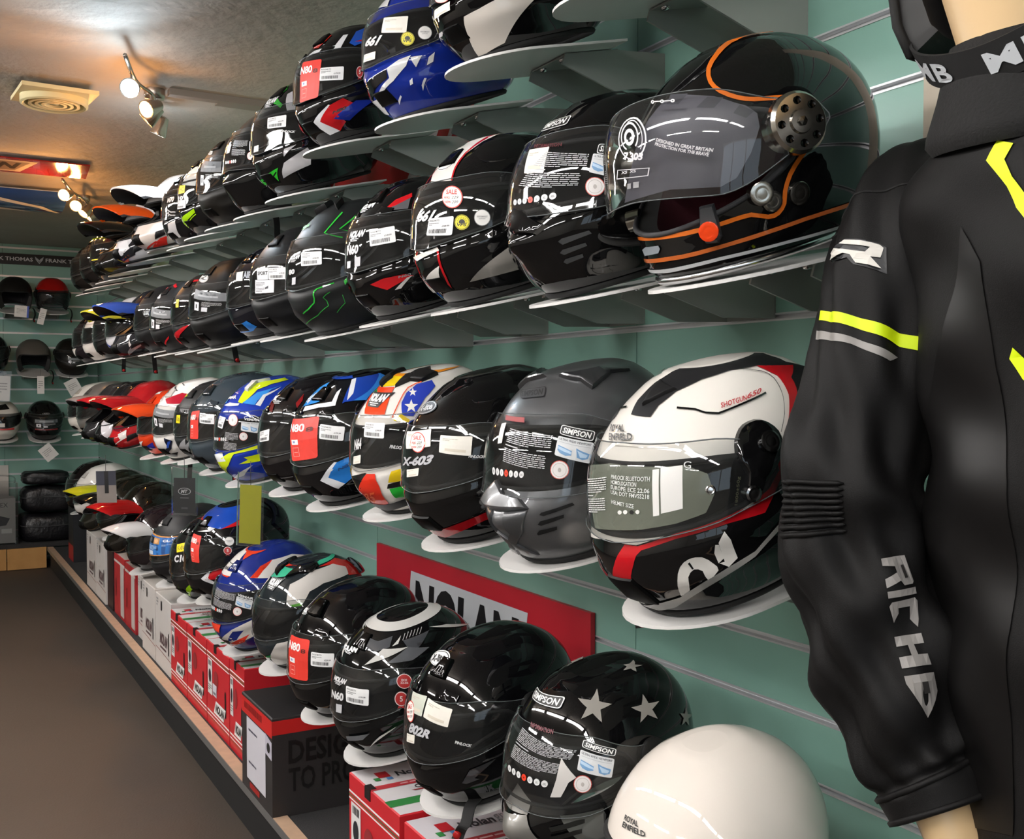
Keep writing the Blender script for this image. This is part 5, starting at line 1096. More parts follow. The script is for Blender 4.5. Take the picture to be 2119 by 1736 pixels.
  ('C',('logo', 'o—o—o', 'd8d6d8p', 0, False),'V',[9.5,0.658,22.8,0.638,23.1,0.626,10.4,0.644])]),
dict(id='simpb',k='simpson',row=2,X=1.2209,s=0.9598,dz=-0.0190,base='0a0a0bg',label='gloss black full face helmet with slotted chin beside the orange pinstripe one',short='gloss black slotted-chin helmet',vis='c',yaw=4,raised=[('chin_beak','0e0e0fg',[-30,0.374,-13.1,0.442,-0.2,0.417,10.6,0.365,22.5,0.321,16.4,0.291,-5.9,0.324],0.008)],items=[
  ('C',('badge', 'SIMPSON'),'S',[-30,0.85,17.3,0.841,18.1,0.792,-21.3,0.803]),
  ('P','3c3d3em','S',[27.9,0.242,30.3,0.252,44.6,0.26,45.7,0.244,29.9,0.224]),
  ('P','3c3d3em','S',[26.8,0.191,29.1,0.203,41.7,0.21,42.2,0.195,28.9,0.179]),
  ('P','3c3d3em','S',[26.5,0.149,28.4,0.16,38.7,0.166,38.5,0.15,28.1,0.138]),
  ('C','blank','V',[-8,0.696,15.2,0.679,15.9,0.562,-3.1,0.584]),
  ('C',('info', 8),'V',[15.4,0.664,43.2,0.606,39.3,0.456,-7.3,0.533]),
  ('C','sizes','V',[-13.3,0.479,26.1,0.463,26.7,0.423,-12.3,0.445]),
  ('C',('badge', 'SIMPSON'),'V',[47.7,0.635,63.2,0.601,61.7,0.559,46.8,0.593]),
  ('C','view','V',[45.1,0.596,59.3,0.554,56.7,0.466,42.8,0.519]),
  ('C','round','V',[40.8,0.501,50.6,0.483,51,0.394,41.4,0.412]),
  ('C',('bubbletext', ('INFORMATION',), '5a1a22p'),'V',[-3.9,0.715,24.9,0.681,25.6,0.659,-1,0.691])]),
dict(id='xl2',k='full',row=2,X=1.5429,s=0.9866,dz=-0.0095,base='0d0d0eg',label='black helmet with white and red centre stripe and round sale sticker on second row',short='black helmet with white and red centre stripe',vis='c',yaw=8.3,items=[
  ('P','e4e0dag','S',[-9.4,0.716,-27.5,0.825,-25,0.888,-15,0.95,30,0.975,62.5,0.975,33.1,0.903,20.2,0.842,18.1,0.77,20.9,0.686]),
  ('P','b0141cg','S',[20.9,0.685,20.1,0.717,18.9,0.758,19,0.798,20.2,0.839,24.9,0.874,31.8,0.907,43.5,0.951,60,0.975,57.5,0.975,40,0.975,26.9,0.924,21.7,0.885,17,0.849,16.4,0.806,16.7,0.764,18.3,0.721,19.3,0.689]),
  ('C',('oval', 'X-lite'),'S',[-30,0.85,7.8,0.847,15.7,0.761,-14.1,0.769]),
  ('P','ddd9d3g','S',[-18,0.143,14,0.229,5.4,0.096,-25,0.088]),
  ('P','b0141cg','S',[11.9,0.327,14,0.286,14.1,0.235,14.6,0.196,14,0.16,11.9,0.121,9.9,0.092,12.5,0.095,14.2,0.123,16.1,0.163,16.3,0.198,15.9,0.236,15.9,0.285,13.9,0.326]),
  ('P','8f8b85g','S',[30.4,0.114,61.4,0.259,65.9,0.115]),
  ('P','ddd9d3g','S',[-20.8,0.297,12.9,0.331,15.4,0.31,-11.2,0.274]),
  ('C','sale','V',[16,0.654,33,0.629,33.6,0.511,18.9,0.533]),
  ('C',('price', 5),'V',[6.2,0.494,27.3,0.48,26.4,0.376,3.7,0.403]),
  ('C','sun','V',[27.8,0.487,37.5,0.471,37.5,0.386,27.9,0.402]),
  ('C','seal','V',[40,0.494,49.4,0.478,49.2,0.386,39.9,0.403]),
  ('C',('logo', '661', 'd0d0d0p', 0.3, False),'V',[-5.9,0.546,14.2,0.534,10.6,0.477,-9.1,0.491])]),
dict(id='n60',k='full',row=2,X=1.8668,s=0.9568,dz=-0.0127,base='0c0c0dg',label='gloss black helmet with a red swoosh and large white visor price label on second row',short='black helmet with red swoosh',vis='c',yaw=10.9,raised=[('top_vent','0e0e0fg',[-13, 0.79, 13, 0.79, 9, 0.88, -9, 0.88],0.006),('brow_vent','0e0e0fg',[16, 0.7, 34, 0.68, 36, 0.72, 20, 0.75],0.004),('chin_vent','080808m',[-14, 0.1, 14, 0.1, 11, 0.18, -11, 0.18],0.003)],items=[
  ('C',('nolan',),'S',[-30,0.788,3.8,0.809,8,0.734,-30,0.742]),
  ('P','5a5a5eg','S',[25.7,0.715,38.2,0.745,49.3,0.774,48.3,0.698]),
  ('P','c01820g','S',[24.5,0.721,33.4,0.779,49.8,0.808,50.6,0.777,35.9,0.737]),
  ('C',('nolan', 'd4d4d4p'),'V',[-12.8,0.607,12.4,0.603,10,0.535,-12.7,0.543]),
  ('C',('logo', 'N60', 'd4d4d4p', 0, False),'V',[-15.4,0.524,5.3,0.516,4,0.456,-15.3,0.455]),
  ('C',('price', 0),'V',[16.8,0.588,39,0.59,39.8,0.486,18.4,0.486]),
  ('P','b8b8bcp','V',[-0.8,0.43,7.7,0.432,7.9,0.369,0.3,0.364],0),
  ('P','d0d0d4p','V',[-14.1,0.412,-7,0.412,-6.8,0.366,-13.2,0.363],0),
  ('P','b81a20g','S',[16.6,0.239,29.3,0.264,44.7,0.264,51,0.241,30,0.181]),
  ('C',('bubbletext', ('N60',), '8a8a8cp'),'S',[40.7,0.261,49.5,0.266,48.9,0.243,40.2,0.241]),
  ('P','b8b4b0g','S',[35.8,0.171,46,0.235,50,0.243,40.7,0.173])]),
dict(id='gr5',k='full',row=2,X=2.1943,s=1.0320,dz=-0.0252,base='191b1cm',label='matte black helmet with bright green angular lines on second row',short='matte black helmet with green lines',vis='c',yaw=13.4,raised=[('roof_vent','0c0c0dm',[-30,0.875,-30,0.945,-24,0.975,-14.3,0.918],0.012)],items=[
  ('P','2fae3cg','S',[38.4,0.854,26.9,0.712,46.5,0.649,46.7,0.658,28.5,0.71,40.5,0.845]),
  ('P','2fae3cg','S',[65.3,0.85,42.2,0.721,56.8,0.673,57,0.683,43.5,0.716,66.2,0.84]),
  ('P','2fae3cg','S',[3.1,0.162,14.1,0.19,21.6,0.226,23.1,0.26,23.1,0.287,23.4,0.304,25.7,0.318,33.4,0.33,40.1,0.338,39.7,0.348,32.9,0.34,24.9,0.327,22.1,0.31,21.8,0.289,21.9,0.261,20.7,0.232,13.6,0.198,3.1,0.17]),
  ('P','2f8e3cg','S',[-10.7,0.091,19.3,0.137,33.1,0.188,32.8,0.228,30.6,0.255,33.6,0.272,36.9,0.282,36.7,0.288,33.4,0.277,29.9,0.256,32.1,0.226,32.6,0.192,19.3,0.143,-10.1,0.096]),
  ('P','2f8e3cg','S',[37.4,0.132,46.2,0.183,45.5,0.248,44.9,0.247,45.8,0.186,37.2,0.136]),
  ('P','2fae3cg','S',[47.2,0.344,51.1,0.375,52.2,0.353,48.3,0.312]),
  ('C',('nolan', '3aa044p'),'S',[-30,0.791,-9.8,0.807,-2.8,0.763,-29,0.766]),
  ('C',('nolan', 'd4d4d4p'),'V',[-9.6,0.578,7.7,0.584,4.8,0.532,-11.8,0.536]),
  ('C',('price', 1),'V',[8,0.593,30.5,0.574,30.6,0.486,9.2,0.498]),
  ('C',('logo', '80', 'd4d4d4p', 0, False),'V',[-11.1,0.486,-0,0.486,-0.5,0.451,-10.8,0.448]),
  ('P','b8b8bcp','V',[-4.4,0.423,1.7,0.427,2,0.375,-4.1,0.372],0)]),
dict(id='nsp6',k='full',row=2,X=2.5362,s=0.9522,dz=-0.0127,base='131416m',label='matte black helmet with two white paper labels on its visor, second row',short='matte black helmet with white paper labels',vis='c',yaw=16.1,items=[
  ('P','e6e6e8p','V',[-4.5,0.606,15.8,0.595,16.5,0.495,-1.5,0.506],0),
  ('C',('logo', 'SPORT', '222222p', 0, False),'V',[-1.8,0.574,15.4,0.567,15.8,0.536,-0.9,0.542]),
  ('C',('price', 2),'V',[16.3,0.592,37.8,0.573,37.5,0.474,17.2,0.495]),
  ('P','dedee2p','V',[-5.9,0.506,24.1,0.486,24.2,0.374,-4.8,0.388],0),
  ('C',('info', 3, '77777cp'),'V',[-3.7,0.492,12,0.484,12.5,0.391,-2.9,0.396]),
  ('P','3a3a40p','V',[12.2,0.428,17,0.442,17.1,0.417,12.3,0.413],0)]),
dict(id='bl7',k='full',row=2,X=2.8107,s=0.8868,dz=-0.0100,base='14151cg',label='black helmet with a blue chin flash half behind the paper-labelled one',short='black helmet with a blue chin flash',vis='c',hi=0,yaw=17.0,items=[
  ('P','2a7ad0g','S',[3.3,0.156,19.6,0.191,29,0.119,19.1,0.085,-20,0.075]),
  ('C','blank','V',[-0.9,0.687,13.2,0.691,16.8,0.598,4,0.604]),
  ('C',('logo', 'AIR', 'a0a4acp', 0, False),'V',[14.9,0.684,29.1,0.678,30.4,0.61,16.9,0.621]),
  ('P','c8ccd0g','S',[-16.1,0.852,-5.2,0.889,4.1,0.851,-11.4,0.829])]),
dict(id='hjc8',k='full',row=2,X=3.2042,s=0.9493,dz=-0.0189,base='131313m',label='plain matte black helmet with white oval badge on second row',short='matte black helmet with oval badge',vis='c',yaw=17.0,items=[
  ('C',('oval', 'HC'),'S',[-32.5,0.8,5,0.808,18,0.714,-10.1,0.723]),
  ('C','hjc','V',[-3.3,0.647,49.2,0.555,45.7,0.336,-3.5,0.405])]),
dict(id='hjr9',k='full',row=2,X=3.5203,s=0.8881,dz=-0.0146,base='121213m',label='black helmet with a red chin flash and yellow visor tab on second row',short='black helmet with red chin flash',vis='c',hi=0,straps=[(80, 0.09, 0.3)],yaw=17.0,items=[
  ('C',('oval', 'HC'),'S',[-32.5,0.858,-17.1,0.888,17.3,0.791,-11.2,0.803]),
  ('C',('yellow', 'HC'),'V',[-3.4,0.644,5.7,0.643,8.4,0.549,0.5,0.548]),
  ('P','b01820g','S',[-20,0.189,18.9,0.301,30.9,0.316,-1.1,0.156,-20,0.062]),
  ('P','b01820g','S',[-5.2,0.882,26.5,0.875,30.8,0.847,9.4,0.853])]),
dict(id='hjr10',k='full',row=2,X=3.8701,s=0.8957,dz=-0.0121,base='141415m',label='black helmet with small red ticks on the crown, second row',short='black helmet with red crown ticks',vis='c',hi=0,yaw=17.0,items=[
  ('C',('oval', 'HC'),'S',[-30,0.8,-34,0.837,5.7,0.742,-30,0.75]),
  ('C','hjc','V',[-13.6,0.641,41.6,0.548,38.8,0.277,-8.6,0.324]),
  ('P','b01820g','S',[-36.5,0.882,-25.4,0.901,12.2,0.846,8.5,0.834]),
  ('P','b01820g','S',[-4.2,0.927,7.9,0.945,31.8,0.882,27.5,0.869]),
  ('P','b01820g','S',[15.5,0.128,31,0.22,29.6,0.182,16.7,0.113])]),
dict(id='er11',k='full',row=2,X=4.1800,s=0.9000,dz=0.0000,base='161719m',label='plain dark helmet with outlined oval badge on second row',short='plain dark helmet with oval badge',vis='c',hi=0,yaw=17.0,items=[
  ('C',('oval', 'ER', 'c8c8c8p', '1a1a1cp'),'S',[10.5,0.644,30.5,0.628,31.6,0.506,14.5,0.523])]),
dict(id='mx12',k='mx',row=2,X=4.5000,s=0.9300,dz=0.0000,base='25262ag',label='black and silver motocross helmet with a blue and white peak on second row',short='blue and silver motocross helmet',hi=0,peak='3a5ab8g',yaw=17.0,items=[
  ('P','8f9194s','S',[28.2,0.081,49.2,0.217,49,0.115,21.2,0.013]),
  ('P','e0dcd8g','S',[30.8,0.254,35.6,0.166,46.2,0.224,33.2,0.131]),
  ('P','dcd8d4g','K',[-59.6,0.908,6,0.46,12,0.2,15,0.08,56.4,0.788])]),
dict(id='adv13',k='full',row=2,X=4.8400,s=0.9300,dz=0.0000,base='c8c6c8g',label='pale adventure helmet with a yellow edged peak on second row',short='silver white adventure helmet with yellow peak',vis='c',hi=0,peak='d8d040g',straps=[(80, 0.12, 0.2)],yaw=17.0,items=[
  ('P','2a3a8ag','S',[-20,0.275,23.8,0.14,14.8,0.101,-17.5,0.25])]),
dict(id='dk14',k='full',row=2,X=5.2200,s=0.9300,dz=0.0000,base='161616g',label='black helmet with red chin tick near the far end of second row',short='black helmet with red chin bar',vis='c',hi=0,yaw=17.0,items=[
  ('P','a81c20g','S',[-15,0.188,-15,0.2,-22.5,0.138])]),
dict(id='dk15',k='full',row=2,X=5.5800,s=0.9300,dz=0.0000,base='d8d0c8g',label='white helmet second from the far end of second row',short='white helmet near the far end',vis='c',hi=0,straps=[(80, 0.1, 0.0)],yaw=17.0),
dict(id='wo16',k='full',row=2,X=5.9600,s=0.9300,dz=0.0000,base='201c20g',label='black helmet with white and red stickers, farthest on second row',short='black helmet with white and red stickers',vis='c',hi=0,yaw=17.0,items=[
  ('P','d8302ap','V',[-22.5,0.425,-22.5,0.438,-22.5,0.388,-22.5,0.375],0),
  ('P','dcdce0p','V',[-22.5,0.375,-22.5,0.388,-20,0.288],0),
  ('P','d8d0c8g','S',[-20,0.288,8.2,0.314,-12.5,0.013,-20,0.138])]),
dict(id='r1a',k='full',row=1,X=1.1600,s=0.9400,dz=0.0000,base='26262ag',label='dark helmet mostly above the picture on the top row',short='black helmet at the top edge',vis='c',yaw=5.3),
dict(id='r1b',k='full',row=1,X=1.4893,s=0.9400,dz=0.0000,base='0b0b0cg',label='gloss black helmet with a large cream panel on the top row',short='black helmet with a cream side panel',vis='c',yaw=7.8,raised=[('top_vent','0e0e0fg',[-13, 0.79, 13, 0.79, 9, 0.88, -9, 0.88],0.006),('brow_vent','0e0e0fg',[16, 0.7, 34, 0.68, 36, 0.72, 20, 0.75],0.004),('chin_vent','080808m',[-14, 0.1, 14, 0.1, 11, 0.18, -11, 0.18],0.003)],items=[
  ('P','d6cec4g','S',[17.9,0.199,29.4,0.214,40.6,0.238,52.8,0.267,67.9,0.244,63.2,0.195,37.6,0.035,5.2,0.003,13.8,0.133]),
  ('C','round','V',[-10.4,0.387,9,0.34,10.4,0.279,-9.5,0.322]),
  ('C','blank','V',[-7.3,0.282,11.1,0.288,10.2,0.253,-9.6,0.244]),
  ('P','d8d8d8g','S',[-19.1,0.179,-7.7,0.177,-15.6,0.159,-25,0.163],0)]),
dict(id='x661',k='full',row=1,X=1.7857,s=0.9400,dz=-0.0246,base='152a86g',label='royal blue helmet with white paint lettering on the top row',short='blue and white lettered helmet',vis='c',yaw=10.2,items=[
  ('P','0f0f12g','S',[-27.5,0.238,17.2,0.282,16.1,0.23,-30,0.125,-30,0.15]),
  ('P','dcdcdcg','S',[-6.9,0.138,18,0.227,17.9,0.289,28.3,0.322,37.6,0.331,33.8,0.274,20.9,0.203,-7,0.123,-16,0.045,-30,0.062,-30,0.138]),
  ('P','dcdcdcg','S',[37.2,0.319,45.7,0.314,40.3,0.251]),
  ('P','dcdcdcg','S',[49.8,0.296,54.1,0.32,52.3,0.264,47.8,0.249]),
  ('P','dcdcdcg','S',[41,0.138,44.5,0.173,46,0.17,40.3,0.109]),
  ('P','dcdcdcg','S',[15,0.096,20.9,0.118,21.3,0.11,13.2,0.075]),
  ('P','dcdcdcg','S',[33.7,0.177,36.2,0.19,35.6,0.156,33.2,0.152]),
  ('P','dcdcdcg','S',[-17.5,0.75,-17.5,0.812,0.8,0.796,7.9,0.714]),
  ('C','blank','V',[13.5,0.613,36.2,0.577,34.5,0.477,12.2,0.522]),
  ('C','sun','V',[30.3,0.491,40.3,0.471,40.3,0.381,30.4,0.4]),
  ('C','seal','V',[42.7,0.504,52.2,0.488,51.8,0.399,42.4,0.415]),
  ('C',('logo', '661', 'd0d0d0p', 0.3, False),'V',[-8.2,0.534,14.1,0.508,10.3,0.448,-11.5,0.482]),
  ('C','blank','V',[-12.6,0.429,6,0.416,5.7,0.365,-13.3,0.378])]),
dict(id='n80r',k='full',row=1,X=2.1979,s=0.9289,dz=0.0087,base='0d0d0fg',label='black helmet with red and blue flashes and a red visor sticker on the top row',short='black, red and blue helmet',vis='c',yaw=13.5,raised=[('top_vent','0e0e0fg',[-13, 0.79, 13, 0.79, 9, 0.88, -9, 0.88],0.006),('brow_vent','0e0e0fg',[16, 0.7, 34, 0.68, 36, 0.72, 20, 0.75],0.004),('chin_vent','080808m',[-14, 0.1, 14, 0.1, 11, 0.18, -11, 0.18],0.003)],items=[
  ('P','b8281cg','S',[-8,0.772,-20.5,0.889,15.6,0.864,14.8,0.812,8.4,0.755]),
  ('P','e4e4e6g','S',[-9.9,0.707,2.5,0.739,35,0.731,40.3,0.821,46.8,0.819,42.2,0.698,14.5,0.705]),
  ('P','2050b0g','S',[50.6,0.73,56.9,0.838,86.2,0.905,73.1,0.738,56.3,0.697]),
  ('P','c01820g','S',[56.1,0.736,73.8,0.762,72.7,0.724]),
  ('C','n80','V',[-4.5,0.648,25.7,0.621,23.2,0.329,-2.3,0.327]),
  ('C',('price', 2),'V',[24.9,0.554,46.3,0.531,45.2,0.428,24,0.458]),
  ('P','e4e4e6g','S',[7.8,0.154,31.7,0.266,34.2,0.256,18.8,0.158,33.6,0.075,19.3,0.064]),
  ('P','c0181eg','S',[18.5,0.159,32.7,0.259,45,0.292,53,0.238,37.9,0.168,42.6,0.121,33.3,0.074]),
  ('P','1a2c8ag','S',[33.3,0.154,55,0.257,70.8,0.238,45.8,0.123]),
  ('C',('logo', 'N80', '2a0a10p', 0.2, False),'S',[33.7,0.208,46.5,0.228,45.7,0.202,33.1,0.186]),
  ('C','five','V',[55.4,0.518,62.4,0.51,61.4,0.398,54.6,0.408])]),
dict(id='gnl',k='full',row=1,X=2.4860,s=1.0017,dz=-0.0500,base='101112g',label='black helmet with bright green molecule pattern on the chin, top row',short='black helmet with green molecules',vis='c',yaw=15.8,items=[
  ('P','2f9630g','S',[-25,0.817,-22.5,0.875,4.1,0.905,15.5,0.845,6.6,0.794,25.8,0.697,23.7,0.672,15.1,0.713]),
  ('C',('nolan', 'e4e4e4p', '0c0c0cp'),'S',[-25,0.8,9.5,0.793,11.4,0.707,-10.5,0.716]),
  ('P','aeacaeg','S',[24.8,0.788,36.2,0.821,43.2,0.612,33.2,0.624]),
  ('C',('price', 3),'V',[12.1,0.597,33.9,0.59,33.5,0.498,12.9,0.514]),
  ('C',('logo', 'PINLOCK', 'd0d0d0p', 0.3, False),'V',[28.1,0.48,41.9,0.453,41.5,0.434,28,0.464]),
  ('C','blank','V',[-9.4,0.4,-0.5,0.402,-0.4,0.351,-10.1,0.352]),
  ('P','2fb82eg','S',[-27.5,0.138,-5.6,0.146,22.2,0.194,13.1,0.104,-27.5,0.1]),
  ('P','101112g','S',[0,0.124,6.3,0.137,9.8,0.133,9.2,0.115,2.7,0.1,-2.6,0.104]),
  ('P','101112g','S',[-17.1,0.121,4.7,0.115,18.4,0.162,17.3,0.169,5,0.124,-14.2,0.131]),
  ('P','101112g','S',[3.4,0.116,8.1,0.09,10.7,0.097,6.3,0.123]),
  ('P','101112g','S',[4.6,0.123,-27.5,0.089,-28.5,0.081,5.2,0.116]),
  ('P','c0bec0g','S',[29.1,0.22,51.6,0.305,54.3,0.259,51.8,0.167,21.7,0.114]),
  ('P','c0bec0g','S',[31.5,0.325,42.3,0.342,30.7,0.268])]),
dict(id='sb6',k='simpson',row=1,X=2.7788,s=0.9590,dz=-0.0500,base='101011g',label='plain black helmet with grey print and round sticker on its visor, top row',short='black helmet with printed visor',vis='c',yaw=17.0,items=[
  ('C',('info', 7),'V',[-0.9,0.659,25.3,0.625,23.8,0.481,0.7,0.518]),
  ('C','round','V',[25.2,0.517,33.4,0.506,33.9,0.429,25.9,0.442]),
  ('C','sizes','V',[-14.3,0.485,10.5,0.476,11.4,0.432,-13.3,0.451]),
  ('C','blank','V',[-13.5,0.617,-4,0.618,-4.4,0.548,-12.6,0.546]),
  ('P','c8ccd2p','V',[27.3,0.604,31.5,0.602,32.2,0.524,27.9,0.523],0)]),
dict(id='hjc7',k='full',row=1,X=3.0992,s=0.9417,dz=-0.0374,base='15130fm',label='dark matte helmet with small round badge on the top row',short='dark matte helmet with round badge',vis='c',straps=[(85, 0.1, 0.2)],yaw=17.0,items=[
  ('C',('oval', 'C'),'S',[-25,0.8,-14.6,0.824,7.5,0.734,-16,0.751]),
  ('C','hjc','V',[-7,0.674,31.6,0.619,31.4,0.343,-7.8,0.392])]),
dict(id='yel8',k='full',row=1,X=3.3708,s=0.9163,dz=-0.0310,base='151515g',label='black helmet with lime chin flash and yellow tab on the top row',short='black helmet with lime chin flash',vis='c',yaw=17.0,items=[
  ('P','dcd8d2g','S',[-15.1,0.608,-12.6,0.672,-8.2,0.748,11.5,0.812,24.1,0.666,23.3,0.55]),
  ('P','9ed010g','S',[-25,0.188,9.9,0.253,22.3,0.287,23,0.243,12.4,0.199,-25,0.1,-25,0.075,-25,0.1]),
  ('P','9ed010g','S',[22.8,0.225,18.4,0.209,11.8,0.185,4.2,0.156,-10.2,0.123,-25,0.1,-25,0.088,-25,0.075,-25,0.088,-7.9,0.119,5.4,0.151,12.5,0.178,18.9,0.201,23.3,0.216]),
  ('C',('yellow', 'HC'),'V',[-13.8,0.586,4.7,0.575,3.9,0.49,-15.9,0.493]),
  ('C',('price', 4),'V',[-17.4,0.419,7.6,0.404,8.5,0.302,-19.9,0.313]),
  ('C',('logo', '10', 'dcdcdcp', 0, False),'V',[-15.7,0.467,1.3,0.46,0.6,0.412,-16,0.418])]),
dict(id='n70',k='full',row=1,X=3.6374,s=0.9073,dz=-0.0324,base='141416g',label='black helmet with white chin panel beside the lime one on the top row',short='black helmet with white chin',vis='c',hi=0,yaw=17.0,items=[
  ('P','c6c2c2g','S',[-10.9,0.275,5.5,0.278,21.9,0.307,18.9,0.098,-25,0.1]),
  ('P','1a1a1cg','S',[-10.9,0.275,5.5,0.278,3.7,0.2,-25,0.113,-25,0.15]),
  ('C',('logo', 'N70', 'c8c8c8p', 0.2, False),'V',[2.9,0.598,20,0.599,19.3,0.536,3.6,0.538]),
  ('P','8a8a8cp','V',[0.6,0.465,12.5,0.409,22.8,0.395,22.7,0.41,13.2,0.422,2.8,0.474],0),
  ('P','8a8a8cp','V',[-0.4,0.423,13,0.367,23.1,0.354,23,0.369,13.7,0.38,1.7,0.434],0)]),
dict(id='mxw10',k='mx',row=1,X=3.9800,s=0.9500,dz=0.0000,base='d2cecag',label='white motocross helmet with red chin stripes and red peak panel on the top row',short='white and red motocross helmet',hi=0,peak='dcd8d4g',yaw=17.0,items=[
  ('P','c8281eg','S',[0,0,34.2,0.086,35.7,0.076,7.5,0]),
  ('P','c8281eg','S',[17.5,0,40.7,0.105,48.8,0.115,45.3,0.016,27.5,0]),
  ('P','c8281eg','K',[-38.6,0.071,33,0,49.8,0.07,87.2,0.626])]),
dict(id='mxo11',k='mx',row=1,X=4.4200,s=0.9500,dz=0.0000,base='c8c4c6g',label='white and orange motocross helmet with bright orange peak on the top row',short='orange peaked motocross helmet',hi=0,peak='e0520cg',yaw=17.0,items=[
  ('P','d8601cg','S',[-12.5,0,30.6,0.105,15,0,-12.5,0]),
  ('P','1c1c20g','S',[-10,0.05,19.7,0.108,26.3,0.184,31.8,0.293,43.9,0.211,36.2,0.081,5.7,0.025]),
  ('P','d8d4d4g','S',[0.9,0.27,22,0.292,31.3,0.176,22.8,0.132]),
  ('P','cfcbcbg','K',[72.7,0.882,33.9,0.188,33,0,87,0.603])]),
dict(id='mxg12',k='mx',row=1,X=4.8800,s=0.9500,dz=0.0000,base='1a1a18g',label='black motocross helmet with green tipped peak on the top row',short='black motocross helmet with green tipped peak',hi=0,peak='161614g',yaw=17.0,items=[
  ('P','28c828g','K',[-118,0.3,-118,0.29,-117,0.033,-118,0.21]),
  ('P','c8d81cg','K',[-114.4,0.975,-114.8,0.72,-104.6,0.294,-96.7,0.253,-107.6,0.67,-109.5,0.975])]),
dict(id='by13',k='full',row=1,X=5.2600,s=0.9400,dz=0.0000,base='131312g',label='black helmet with thin yellow lines near the far end of the top row',short='black helmet with yellow line',vis='c',hi=0,yaw=17.0,items=[
  ('P','d8d01cg','S',[-20,0.038,-20,0.062,-20,0.025,-20,0.062,-20,0.05]),
  ('P','d8c81cp','V',[-2.2,0.352,20.4,0.349,35.1,0.329,38.9,0.287,38,0.227,35.2,0.178,31.1,0.153,32.2,0.145,36.7,0.171,39.8,0.222,40.7,0.291,35.4,0.347,20,0.367,-3.2,0.37],0)]),
dict(id='by14',k='full',row=1,X=5.6200,s=0.9400,dz=0.0000,base='171514g',label='plain black helmet second from the far end of the top row',short='second black helmet from the far end',vis='c',hi=0,yaw=17.0),
dict(id='by15',k='full',row=1,X=5.9800,s=0.9400,dz=0.0000,base='1c1a18g',label='black helmet with white chin, farthest on the top row',short='white-chinned helmet at the far end',vis='c',hi=0,yaw=17.0,items=[
  ('P','e0d8ccg','S',[-22.5,0.15,-20,0.1,-17.5,0,-20,0.05])]),
dict(id='bowl',k='open',row=4,X=1.0096,s=0.9700,dz=-0.0304,base='e6ddd3g',label='plain white open face helmet at the bottom edge beside the jacket',short='white bowl helmet',yaw=0,items=[
  ('C',('bubbletext', ('ROYAL', 'ENFIELD'), '1c1c1cp', 0.03),'S',[-14.9,0.696,5.5,0.705,11.2,0.66,-12.7,0.647])]),
dict(id='star',k='simpson',row=4,X=1.2624,s=0.8952,dz=0.0060,base='0a0a0bg',label='gloss black helmet with silver grey stars on its crown on the lowest row',short='black helmet with silver stars',vis='c',yaw=6.0,items=[
  ('P','8e8a84g','S',[56,0.92,47.7,0.878,31.9,0.888,44.3,0.849,40.5,0.805,50.5,0.822,58.5,0.777,57.7,0.831,70.1,0.841,57.1,0.867],0),
  ('P','8e8a84g','S',[102,0.82,96.1,0.781,87.2,0.794,93.3,0.754,89.6,0.71,96.8,0.726,102.2,0.681,101.8,0.736,110.2,0.749,101.6,0.77],0),
  ('P','8e8a84g','S',[-112.5,0.95,-102.4,0.947,-97.5,0.913,-91.3,0.971,-65,0.975,-92.5,0.975,22.5,0.975,-102.5,0.975,-120,0.975,-107.5,0.975],0),
  ('P','8e8a84g','S',[140.3,0.957,128,0.963,125,0.975,120.3,0.963,109.4,0.958,118.2,0.937,116.8,0.912,124.2,0.925,131.8,0.911,129.2,0.937],0),
  ('P','8e8a84g','S',[131.9,0.605,125.9,0.593,121.4,0.62,122.7,0.581,118.6,0.559,123.8,0.554,126.6,0.507,127.8,0.548,137.1,0.523,129.2,0.572],0),
  ('C',('badge', 'SIMPSON'),'S',[-49.3,0.851,16,0.887,16.3,0.837,-35.6,0.822]),
  ('C',('info', 9),'V',[-12.6,0.729,42.2,0.68,31.3,0.567,-13.6,0.585]),
  ('C',('bubbletext', ('INFORMATION',), '6a2430p'),'V',[-5.9,0.758,20.8,0.756,21.7,0.733,-3.5,0.736]),
  ('C','sizes','V',[-15.6,0.55,25.7,0.543,25.2,0.504,-15.2,0.513]),
  ('C',('badge', 'SIMPSON'),'V',[45.5,0.717,66.6,0.644,65.1,0.613,44.4,0.688]),
  ('C','view','V',[44,0.677,64.7,0.603,61.8,0.519,42.7,0.59]),
  ('C','round','V',[40.6,0.569,51,0.558,50.7,0.47,40.7,0.485]),
  ('P','cac6c2p','V',[32.2,0.643,42.3,0.556,37.8,0.535,33.5,0.464,27,0.462,30.4,0.552],0),
  ('P','9a9894s','S',[-15.1,0.357,-4.2,0.477,11.8,0.418,11.5,0.357,-6.8,0.351],0),
  ('P','8a8884s','S',[-14.3,0.325,11.2,0.356,21,0.242,3.7,0.235]),
  ('P','5a5c58g','S',[34,0.369,58.1,0.365,59.7,0.16,44.8,0.221]),
  ('P','1c1c1am','S',[28.2,0.312,43.6,0.337,48.5,0.336,48.7,0.314,29.9,0.291]),
  ('P','1c1c1am','S',[28.5,0.265,43.9,0.287,47.2,0.286,47,0.263,29.1,0.243])]),
dict(id='xl4',k='full',row=4,X=1.5917,s=0.9563,dz=-0.0192,base='08080ag',label='plain gloss black helmet with oval badge and hanging strap on the lowest row',short='gloss black helmet with hanging strap',vis='c',straps=[(40, 0.045, -0.3)],yaw=8.6,raised=[('top_vent','08080ag',[-13, 0.79, 13, 0.79, 9, 0.88, -9, 0.88],0.006),('brow_vent','08080ag',[16, 0.7, 34, 0.68, 36, 0.72, 20, 0.75],0.004),('chin_vent','080808m',[-14, 0.1, 14, 0.1, 11, 0.18, -11, 0.18],0.003)],items=[
  ('C',('oval', 'X-lite'),'S',[-57.5,0.838,-14.2,0.921,13,0.848,-32.3,0.815]),
